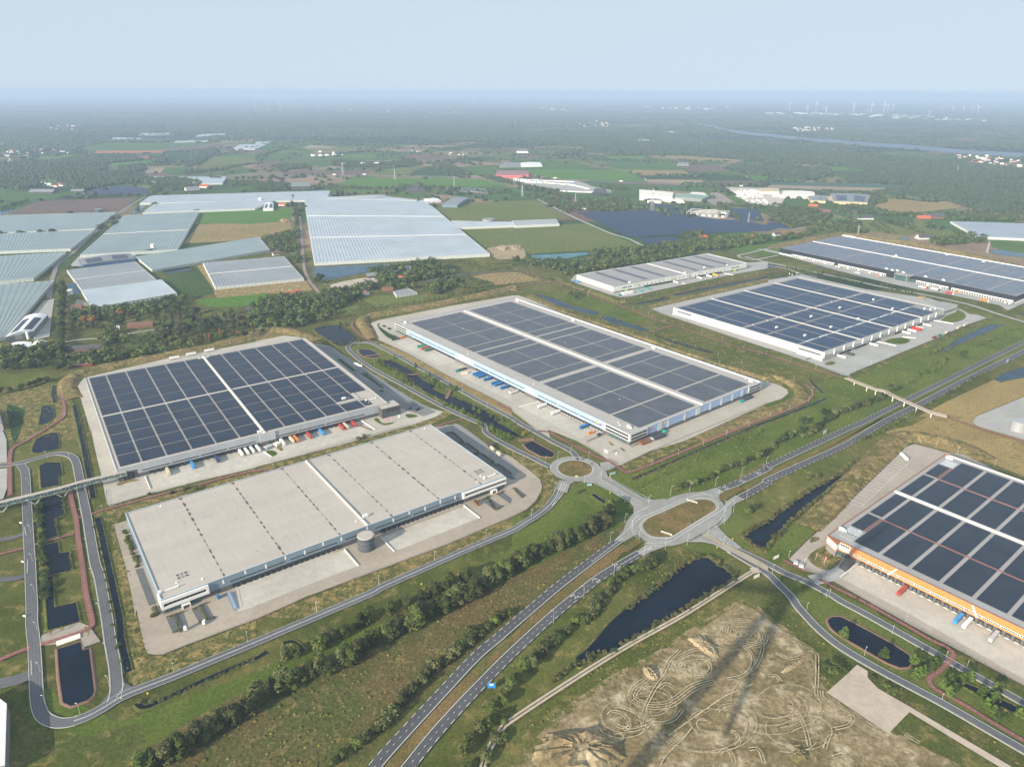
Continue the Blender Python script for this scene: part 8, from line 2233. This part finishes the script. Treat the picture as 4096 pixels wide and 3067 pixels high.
# ---- houses, sheds and farms
def house(s,L,W_,h,az,roofc,wallc,label,group=None,name='farm_house',cat='house',pitch=.75,detail=True,xy=None):
 g_=xy or GP(s)[0];o=empty(name,(g_.x,g_.y,.1),R(az));mb=MB();rz=h+W_/2*pitch
 for y in(-1,1):mb.quad((-L/2,y*W_/2,0),(L/2,y*W_/2,0),(L/2,y*W_/2,h),(-L/2,y*W_/2,h))
 for x in(-1,1):mb.poly([(x*L/2,-W_/2,0),(x*L/2,W_/2,0),(x*L/2,W_/2,h),(x*L/2,0,rz),(x*L/2,-W_/2,h)])
 mb.build('wall',wallc,o);mb=MB();e=.35
 for y in(-1,1):
  a,b=y*(W_/2+e),0;z0,z1=h-e*pitch+.05,rz+.05
  mb.quad((-L/2-e,a,z0),(L/2+e,a,z0),(L/2+e,b,z1),(-L/2-e,b,z1));mb.quad((-L/2-e,a,z0+.2),(-L/2-e,b,z1+.2),(L/2+e,b,z1+.2),(L/2+e,a,z0+.2))
 mb.build('roof',roofc,o)
 if detail:
  mb=MB();mb.box(L*.2,L*.2+.8,-.4,.4,rz-.3,rz+1.1);mb.build('chimney',paint('brick_red',(.24,.10,.07),.85),o)
  for x in(-.3,0,.3):
   mb=MB();mb.box(L*x-.6,L*x+.6,-W_/2-.04,-W_/2-.003,.9,2.2);mb.build('window',GLASS,o)
  mb=MB();mb.box(L*.15-.5,L*.15+.5,-W_/2-.05,-W_/2-.003,0,2.1);mb.build('door',paint('door_green',(.04,.09,.05),.5),o)
 return tag(o,label,cat,group)
RTB=paint('tile_brown',(.15,.085,.06),.8,.15,.8);RTR=paint('tile_orange',(.42,.12,.05),.8,.12,.8);RTD=paint('tile_dark',(.07,.07,.075),.7,.12,.8);RTG=paint('sheet_roof_grey',(.22,.235,.25),.6,.12,.6)
WBR=paint('brick_red',(.24,.10,.07),.85,.15,1);WWH=paint('render_white',(.72,.70,.65),.8,.05);WDK=paint('wood_dark',(.07,.06,.05),.8,.15)
house('10 1220,660',38,13,3.2,14,RTB,WBR,'long farm house with a brown tiled roof in the garden wood');house('10 720,870',52,15,3.4,14,RTD,WBR,'long barn with a dark grey roof and red brick walls at left',None,'barn','barn');house('10 815,905',14,9,3,-40,RTB,WBR,'small brick house right of the long dark barn')
house('10 710,480',24,15,4,-35,RTD,WWH,'house with a dark glazed roof beside the white greenhouse');house('10 640,510',30,12,3,10,RTB,WBR,'brown barn below the dark glazed roof',None,'barn','barn');house('10 1010,685',8,7,2.6,30,WHITE,WHITE,'small white garden shed before the brown farm house',None,'shed','shed',detail=False);house('10 350,930',18,9,3,10,RTD,WBR,'dark roofed house in the trees at the left edge')
house('10 718,1000',26,4,2.8,14,RTG,pcol('maroon',PC['maroon']),'long low shed with red walls at the edge of the bank',None,'shed','shed',.15,False)
house('11 950,385',12,9,4.5,-40,RTB,WWH,'white house with a brown roof beside the paddock');house('11 1265,255',16,10,3.5,-25,RTR,WBR,'farm house with a bright orange tiled roof');house('11 1000,235',24,15,4,30,RTG,WDK,'dark barn with solar panels on its grey roof',None,'barn','barn');house('11 1150,200',36,10,3.5,14,RTG,WDK,'long grey shed behind the blue pond farm',None,'shed','shed',.3,False);house('11 1285,175',28,12,4,14,RTG,WDK,'grey barn right of the blue pond farm',None,'barn','barn');house('11 1140,350',22,10,3.2,0,RTB,WBR,'brown roofed house beside the small glasshouse')
house('11 290,385',14,8,3,10,RTR,WBR,'red roofed house below the stubble strip, left');house('11 355,365',10,7,3,30,RTR,WBR,'red roofed house below the stubble strip, right');house('11 170,45',14,9,3.4,40,RTB,WWH,'white gabled house behind the striped greenhouse');house('11 60,545',12,8,3,20,RTB,WBR,'brick house hidden in the left wood');house('10 2170,520',18,10,3,10,RTD,WDK,'dark bungalow in the garden with a pool')
house('02 1645,1412',22,12,4,15,RTR,WBR,'red roofed house in the trees below the solar farm');house('02 2045,1405',22,13,4,-20,RTR,WWH,'red roofed house at the right end below the solar farm');house('03 75,1390',22,12,4.5,20,RTD,WWH,'white house with a dark roof left of the black warehouse');house('03 155,1375',22,12,4,-15,RTB,WBR,'brown house right of the white one');house('03 240,1385',24,10,3,-12,RTB,WWH,'pale bungalow right of the brown house');house('03 1345,1415',38,20,4,5,RTD,WWH,'dark roofed farm behind the black warehouse')
house('03 830,1245',50,20,4,0,RTD,WWH,'wide dark farm roof at the lane on the right',None,'barn','barn');house('03 480,1190',40,18,4,-20,RTB,WBR,'brown farm in the trees on the right');house('03 1430,1235',60,25,5,-5,RTD,WBR,'long dark farm right of the meadows',None,'barn','barn');house('03 1340,1245',40,18,4,-5,RTR,WBR,'red brown barn right of the meadows',None,'barn','barn');house('03 390,1140',30,14,4,-30,RTR,WBR,'orange roofed house before the stone yard');house('03 720,1195',30,16,4,10,RTD,WBR,'dark roofed house at the bend of the lane')
house('02 430,1085',20,12,4.5,10,RTD,WWH,'white house with a dark roof beside the lane to the solar farm');house('02 620,1160',16,10,4,-10,RTD,WWH,'small white house above the main solar farm');house('01 1135,1025',24,14,5,30,RTB,WWH,'brown roofed house at the top of the vast greenhouse');house('01 230,1130',24,14,4,0,RTR,WWH,'white house with a red roof at the far white greenhouse');house('00 1770,975',36,20,6,0,RTR,WWH,'pinkish house with a red roof in the far left trees');house('00 1660,995',50,22,5,40,RTG,WWH,'white gabled barn in the far left trees',None,'barn','barn');house('00 380,1020',90,40,6,0,RTG,WDK,'far left farm sheds with grey roofs',None,'barn','barn',.4,False);house('00 680,1012',50,26,5,0,RTG,WDK,'small far farm shed before the wood',None,'barn','barn',.4,False);house('00 1250,725',60,26,6,0,RTB,WBR,'far farm with a brown roof in the left wood',None,'barn','barn')
# round roofed hall and the blue solar hall
def hall(s,label,h,n,rise,roofm,wallm,panel=None,name='storage_hall'):
 a,b,c,d=[Vector((p.x,p.y,0))for p in GP(s,h)];b0=a;o=empty(name,b0);mb=MB()
 P=[p-b0 for p in(a,b,c,d)];mb.prism([(p.x,p.y)for p in P],0,h);mb.build('wall',wallm,o);mb=MB();k=10;pm=MB()
 for i in range(k):
  t0,t1=i/k,(i+1)/k;z0,z1=h+.02+rise*math.sin(math.pi*t0),h+.02+rise*math.sin(math.pi*t1)
  q=[P[0].lerp(P[1],t0),P[0].lerp(P[1],t1),P[3].lerp(P[2],t1),P[3].lerp(P[2],t0)]
  mb.quad(*[(p.x,p.y,z)for p,z in zip(q,(z0,z1,z1,z0))])
  if panel and i not in(4,5)and 0<i<9:
   r=[q[0].lerp(q[3],.08),q[1].lerp(q[2],.08),q[1].lerp(q[2],.75),q[0].lerp(q[3],.75)];pm.quad(*[(p.x,p.y,z+.25)for p,z in zip(r,(z0,z1,z1,z0))])
 for e0,e1 in((0,1),(3,2)):
  mb.poly([(P[e0].lerp(P[e1],i/k).x,P[e0].lerp(P[e1],i/k).y,h+.02+rise*math.sin(math.pi*i/k))for i in range(k+1)])
 mb.build('roof',roofm,o)
 if panel:pm.build('solar_array',panel,o)
 return tag(o,label,'hall')
hall('10 45,755 290,700 412,558 215,575','round roofed hall with dark solar panels at the left edge',9,1,4,WHITE,MIDG,SOLN)
hall('10 715,130 1160,75 1130,28 675,80','blue walled hall with solar panels beside the lane',8,1,3,RTG,paint('wall_blue',(.06,.13,.25),.4),SOLN)
hall('10 265,835 380,820 405,785 295,790','white gabled shed below the round roofed hall',5,1,2.5,WHITE,WHITE);hall('10 60,860 265,835 275,795 110,800','low white ribbed shed below the round roofed hall',4,1,1.5,WHITE,WHITE)
hall('01 300,965 470,962 460,930 310,928','dark distribution building with a flat pale roof at the end of the brick road',12,1,.5,RTG,WDK);hall('01 1740,1125 1850,1060 1730,1050 1610,1120','blue grey saw roofed shed right of the vast greenhouse',9,1,3,RTG,paint('wall_bluegrey',(.12,.20,.26),.5));hall('01 1480,1095 1600,1085 1560,1060 1450,1070','small white sheds at the corner of the vast greenhouse',6,1,1,WHITE,WHITE);hall('01 1290,1000 1470,1000 1440,965 1320,950','dark roofed farm sheds behind the vast greenhouse',7,1,2.5,RTD,WDK);hall('01 1750,1005 2010,1020 1980,985 1780,978','long dark sheds with solar panels among round trees',6,1,2,RTG,WDK,SOLN)
hall('01 60,1160 150,1155 150,1105 80,1108','white shed with solar panels at the far white greenhouse',7,1,2,WHITE,WHITE,SOLN);hall('02 1105,1045 1385,1060 1395,1015 1100,990','large white hall with a black opening behind the solar farm',15,1,1.0,WHITEW,WHITE);hall('02 1400,1060 1640,1075 1710,1045 1420,1022','green roofed hall right of the large white one',9,1,2,paint('roof_green',(.22,.32,.25),.6),RTG);hall('02 1170,1085 1290,1090 1280,1060 1180,1050','pale grey hall before the large white one',8,1,2,RTG,WHITE);hall('02 1490,1045 1700,1050 1660,1018 1560,1012','white roofed hall behind the green one',9,1,1,WHITEW,WHITEW);hall('02 700,1015 815,1020 815,985 715,978','black office building in the trailer yard',11,1,.3,RTD,BLACK)
hall('02 1340,1085 1490,1095 1470,1060 1330,1060','row of cream sheds before the large white hall',6,1,2,WHITEW,WHITEW)
hall('03 570,1092 860,1105 880,1035 540,1022','cream hall with a row of dark roof panels in the stone yard',10,1,2,RTG,paint('wall_cream',(.55,.46,.26),.6),SOLN);hall('03 370,1085 500,1090 510,1050 340,1045','cream shed with a grey roof in the stone yard',8,1,2,RTG,paint('wall_cream',(.55,.46,.26),.6));hall('03 125,1040 405,1040 405,1008 130,1000','long pale stone hall behind the white piles',9,1,2,WHITEW,WHITEW);hall('02 2140,1010 2310,1010 2310,982 2150,980','cream hall at the left end of the stone yard',9,1,2,paint('wall_cream',(.55,.46,.26),.6),WHITEW)
hall('01 2070,865 2310,868 2300,828 2080,825','pink red factory building beside the highway, left part',14,1,.5,REDL,paint('wall_pinkred',(.55,.14,.13),.6));hall('02 60,862 145,862 145,832 60,830','pink red factory building beside the highway, right part',14,1,.5,REDL,paint('wall_pinkred',(.55,.14,.13),.6));hall('02 70,785 262,780 245,755 75,758','far white greenhouse shed beyond the highway',8,1,2,WHITE,WHITE);hall('01 2100,790 2290,785 2280,758 2110,762','grey sheds beyond the highway left of the white one',8,1,2,RTG,MIDG);hall('02 1425,775 1530,775 1525,758 1430,758','long grey shed before the long wood',7,1,2,RTG,MIDG)
hall('02 1060,572 1225,575 1215,555 1080,555','white sheds in a clearing of the long wood',8,1,2,WHITE,WHITE);hall('02 1305,500 1450,503 1445,485 1305,485','far white greenhouse near the river village',8,1,2,WHITE,WHITE);hall('02 40,662 140,665 135,647 40,647','pale greenish sheds at the left of the long wood',8,1,2,RTG,WHITE)
for i,(s,lab)in enumerate((('00 1190,525 1480,515 1460,500 1230,503','upper left of the far greenhouses'),('00 1690,535 1950,522 1940,508 1720,512','second of the far greenhouses from the left'),('00 1505,580 1800,572 1790,558 1540,562','third of the far greenhouses from the left'),('00 1990,640 2212,640 2300,600 2080,600','nearest of the far greenhouses'),('00 1310,925 1600,930 1645,880 1330,878','greenhouse in the trees, left part'),('00 1620,940 1920,935 1955,880 1650,880','greenhouse in the trees, right part'),('01 395,530 715,522 720,508 440,510','far greenhouse beyond the highway middle'),('00 970,555 1220,560 1210,545 980,542','low far greenhouse on the left'),('01 -10,610 120,590 130,578 0,578','far greenhouse at the seam of the left fields'))):
 greenhouse('pale far greenhouse, '+lab,s,6,GH_WHITE,14,'fb')
hall('30 -170,1690 42,1640 58,1108 -120,980','pale flat roofed building at the lower left edge',9,1,.3,WHITE,MIDG)
hall('20 -200,-140 -8,-120 20,-10 -150,0','grey flat roofed building at the left edge above the car park',8,1,.3,RTG,MIDG)
def hedge(s,label,h=1.3,w_=1.6):
 P=np.array(along(GP(s),.9,.25,random.Random(len(label))));c=P.mean(0);L=[]
 for x,y in P-c:L.append(((x,y,h*.45),(w_*.5,w_*.5,h*.55)))
 V,Fq=leaf_cloud(L,70,.22,len(label));o=link('hedge',npmesh('hedge',V,Fq,F_SHR));o.location=(c[0],c[1],.46);tag(o,label,'hedge')
for s,l_ in(('30 1508,355 1560,492','hedge between the left pair of bays before the white office'),('30 1440,372 1585,325','hedge at the head of the left bays'),('30 1492,506 1570,470','hedge at the foot of the left bays'),('30 1722,282 1784,388','hedge between the right pair of bays before the white office'),('30 1660,303 1795,243','hedge at the head of the right bays'),('30 1725,412 1860,368','hedge at the foot of the right bays'),('21 1995,625 2062,735','hedge in the first bays before the right white office'),('21 1950,650 2030,618','hedge at the head of the first bays'),('21 2065,740 2135,705','hedge at the foot of the first bays'),('21 2080,605 2145,575','hedge at the head of the second bays'),('22 5,548 90,632','hedge beside the last bays'),('21 1640,72 1700,66 1795,150 1740,167','hedge round the first dark bay at the shaded end'),('21 1775,170 1825,162 1930,240 1875,258','hedge round the second dark bay at the shaded end'),('21 1895,258 1945,248 2060,328 2012,347','hedge round the third dark bay at the shaded end'),('21 2040,352 2095,343 2212,430','hedge round the fourth dark bay at the shaded end'),('11 880,440 1000,500','clipped yellow green hedge beside the paddock')):
 hedge(s,l_,3.0 if 'clipped' in l_ else 1.4,3.0 if 'clipped' in l_ else 1.8)
# villages: many small far houses, single objects sharing a few meshes
vr=random.Random(5);VP={}
def vhouse(me_i,x,y,az,sc_,nm='village_house'):
 if me_i not in VP:
  m_=[(RTB,WBR),(RTR,WWH),(RTD,WWH),(WHITE,WHITE),(RTB,WWH)][me_i]
  b=MB();b.cur=0;b.box(-6,6,-4.5,4.5,0,5);b.cur=1
  for y_ in(-1,1):b.quad((-6.4,y_*4.9,4.9),(6.4,y_*4.9,4.9),(6.4,0,8.6),(-6.4,0,8.6))
  for x_ in(-6,6):b.cur=0;b.poly([(x_,-4.5,5),(x_,4.5,5),(x_,0,8.4)])
  VP[me_i]=b.data('village_house',[m_[1],m_[0]])
 o=link(nm,VP[me_i]);o.location=(x,y,0);o.rotation_euler=(0,0,az);o.scale=sc_
 return o
for s,n,lab in(('00 0,570 300,560 520,600 800,600 830,620 650,640 620,690 300,680 200,720 100,790 0,790',85,'small house in the village at the far left edge'),('00 340,920 560,940 560,970 400,980',10,'house in the left wood edge hamlet'),('02 450,430 750,400 950,440 1000,470 600,470',36,'small pale house in the village beyond the long wood'),('02 250,290 520,305 500,315 250,300',12,'pale house on the far plain in the middle'),('03 100,470 330,450 600,470 350,500',36,'pale house across the river'),('03 1600,690 1900,700 2212,740 2212,830 2000,790 1700,740',45,'pale building in the village at the far right edge'),('02 1000,265 1400,290 1900,270 1850,310 1300,300',20,'white building in the distant town'),('01 600,300 1100,300 1900,330 1800,360 1100,330',16,'white building on the far plain'),('00 380,440 660,440 640,480 480,490',14,'pale building beyond the left village'),('02 1250,455 1500,470 1400,510 1250,490',8,'pale farm near the river'),('01 480,650 520,655 900,690 400,720',8,'far farm building left of the domed silos'),('01 1350,655 1450,660 1420,672 1360,672',5,'far farm behind the green strips'),('01 1660,690 1820,705 1800,680 1680,670',6,'far dark farm at the right of the strips')):
 P=fill(s,max(9,math.sqrt(abs(sum(a.x*b.y-b.x*a.y for a,b in zip(GP(s),GP(s)[1:]+GP(s)[:1])))/2/n)),4)
 for(x,y)in P[:n]:
  dd=math.hypot(x,y);k=vr.uniform(.8,1.3)*max(1,dd/6000)
  tag(vhouse(vr.choice((0,1,2,3,4,0,2,4)if dd<4500 else(3,4,2,0,1)),float(x),float(y),vr.uniform(0,3.1),(k*vr.uniform(.9,2),k,k*.9)),lab,'house',lab.replace('house ','houses ').replace('building ','buildings '))
for s,n,lab in(('03 0,325 500,330 1000,345 1600,375 2000,400 1900,410 1200,385 600,350 0,345',40,'long white industrial hall on the far right plain'),):
 P=fill(s,330,2);
 for(x,y)in P[:60]:tag(vhouse(3,float(x),float(y),vr.uniform(0,3.1),(vr.uniform(6,16),vr.uniform(3,7),1.6),'industrial_hall'),lab,'hall','white industrial halls on the far right plain')
# white trailers parked in the far yard and white piles in the stone yard
tb=MB();tb.box(-1.3,1.3,-6.8,6.8,.9,4.0);tb.box(-1.1,1.1,-6,6,.4,.89);TBM=tb.data('parked_trailer',[WHITE])
k=0
for s,sp in(('02 20,918 300,935 540,960',4.4),('02 20,905 300,918 540,930',4.4),('02 300,1005 560,1015 800,1022',4.4),('02 560,965 660,990',5),('02 120,930 500,950',4.6)):
 for(x,y)in along(GP(s),sp,.3,vr):
  o=link('parked_trailer',TBM);o.location=(x,y,.45);o.rotation_euler=(0,0,R(60+vr.uniform(-3,3)));k+=1
  if vr.random()<.12:recolor(o,0,pcol('skyblue',PC['skyblue']))
  elif vr.random()<.06:recolor(o,0,pcol('yellow',PC['yellow']))
  tag(o,'small trailer in the crowded far trailer yard','trailer','trailers in the crowded far yard')
pb=MB();pb.box(-3,3,-2.4,2.4,0,3.2);pb.box(-2,2.4,-1.8,1.6,3.201,4.6);PBM=pb.data('stone_pallet',[WHITEW])
for(x,y)in np.concatenate([fill('02 1850,1005 2130,1000 2180,1060 2000,1075 1900,1030',15,1),fill('03 20,1030 330,1040 320,1075 60,1065',17,2),fill('02 1990,1085 2200,1080 2212,1120 2060,1100',22,3)]):
 o=link('stone_pallet',PBM);o.location=(float(x),float(y),.45);o.rotation_euler=(0,0,vr.uniform(0,3));o.scale=(vr.uniform(.6,1.6),vr.uniform(.6,1.4),vr.uniform(.6,1.1));tag(o,'white pile in the pale stone yard','pile','white piles in the stone yard')
# wrapped bales
bb=MB();bb.tube((0,0,.65),(1.3,0,.65),.65,.65,10);BB=bb.data('wrapped_bale',[WHITE])
for i,(x,y)in enumerate(sorted(PX('10 1955,360 2118,360 11 120,352 152,350 180,347 220,345 255,302 280,350 298,350 335,313 355,313'))):
 g_=G(x,y);o=link('wrapped_bale',BB);o.location=(g_.x,g_.y,.1);o.rotation_euler=(0,0,vr.uniform(0,3));tag(o,'%s white wrapped bale from the left on the stubble strip'%ordw(i),'bale','white bales on the stubble strip')
# cars
def car(s,az,colr,label):
 g_=GP(s)[0];o=empty('parked_car',(g_.x,g_.y,.46),R(az));mb=MB();mb.prism([(-2.1,-.82),(2.0,-.85),(2.2,0),(2.0,.85),(-2.1,.82)],.35,.95);mb.build('body',pcol(colr,PC[colr]),o)
 mb=MB();b_=[(-1.7,-.75),(.9,-.75),(.9,.75),(-1.7,.75)];t_=[(-1.3,-.62),(.2,-.62),(.2,.62),(-1.3,.62)]
 for i in range(4):j=(i+1)%4;mb.quad((*b_[i],.953),(*b_[j],.953),(*t_[j],1.45),(*t_[i],1.45))
 mb.build('window',GLASS,o);mb=MB();mb.poly([(*p,1.455)for p in t_]);mb.build('roof',pcol(colr,PC[colr]),o)
 for x in(-1.35,1.35):
  for y in(-.8,.8):q=link('wheel',WHL,o);q.location=(x,y,.33);q.scale=(.64,.7,.64)
 tag(o,label,'car')
car('11 742,273',10,'blue','blue car in the gravel yard by the blue pond');car('11 600,300',60,'white','white van like car at the end of the brick road');car('11 690,288',10,'dark','dark car left of the blue one in the gravel yard');car('13 1043,291',-20,'brightred','red car on the road before the black warehouse');car('10 757,885',0,'skyblue','pale blue car before the long dark barn');car('11 262,540',0,'silver','silver car in the left wood');car('13 1480,597',60,'skyblue','small blue car at the office wing of the white solar warehouse');car('13 985,238',10,'green','dark green car left of the black office')
# picnic tables at the blue office, bollards
for i,s in enumerate(('22 1035,190','22 1060,178','22 1080,170')):
 g_=GP(s)[0];o=empty('picnic_table',(g_.x,g_.y,.46),R(40));mb=MB();mb.box(-1,1,-.4,.4,.7,.78);mb.build('table_top',paint('bridge_wood',(.24,.15,.10),.8),o)
 for y in(-.8,.8):mb=MB();mb.box(-1,1,y-.15,y+.15,.42,.48);mb.build('bench',paint('bridge_wood',(.24,.15,.10),.8),o)
 mb=MB();mb.box(-.8,-.7,-.8,.8,0,.69);mb.box(.7,.8,-.8,.8,0,.69);mb.build('leg',CHAS,o);tag(o,'%s picnic table from the left at the corner of the blue warehouse'%ORD[i],'table','picnic tables at the blue office')
# sand piles on the building site, pool
mound('02 0,1480 60,1472 90,1500 40,1520 0,1510',5,SANDL,'left sand heap on the site beside the vast greenhouse',8);mound('01 2080,1495 2130,1480 2190,1500 2140,1520',5,SANDL,'right sand heap on the site beside the vast greenhouse',9);mound('01 200,1260 255,1240 310,1265 250,1278',5,F_TAN,'heap of straw at the end of the bright green field',10);mound('13 1270,415 1320,405 1375,418 1320,428',3,SANDL,'small sand heap by the ditch before the black warehouse',11)
sheet('swimming_pool','10 2142,568 2165,560 2178,575 2155,582',paint('pool_water',(.05,.38,.62),.2),'road',0,'small bright blue swimming pool in a garden')
# swan on the dark pond
g_=GP('32 1090,240')[0];o=empty('swan',(g_.x,g_.y,.35),R(30));sm_=MB()
for a,b,r0,r1 in(((-.5,0,.25),(-.2,0,.3),.06,.24),((-.2,0,.3),(.25,0,.28),.24,.2),((.25,0,.28),(.42,0,.45),.2,.08),((.42,0,.45),(.40,0,.85),.06,.05),((.40,0,.85),(.55,0,.92),.05,.07),((.55,0,.92),(.68,0,.86),.07,.02)):sm_.tube(a,b,r0,r1,10)
sm_.build('body',WHITE,o);tag(o,'white swan floating on the large dark pond','swan')
# ---- haze
hz=MB();hz.box(-42500,42500,-42500,42500,-1.0,372.0)
m=bpy.data.materials.new('haze_air');m.use_nodes=True
t=m.node_tree;t.nodes.remove(t.nodes["Principled BSDF"])
pv=t.nodes.new("ShaderNodeVolumePrincipled")
pv.inputs['Color'].default_value=(.54,.72,.97,1)
pv.inputs['Density'].default_value=.000088
pv.inputs['Anisotropy'].default_value=.0
t.links.new(pv.outputs[0],[n for n in t.nodes if n.type=='OUTPUT_MATERIAL'][0].inputs['Volume'])
tag(hz.build('haze',m),'pale blue haze over the far plain',None,None,'stuff')
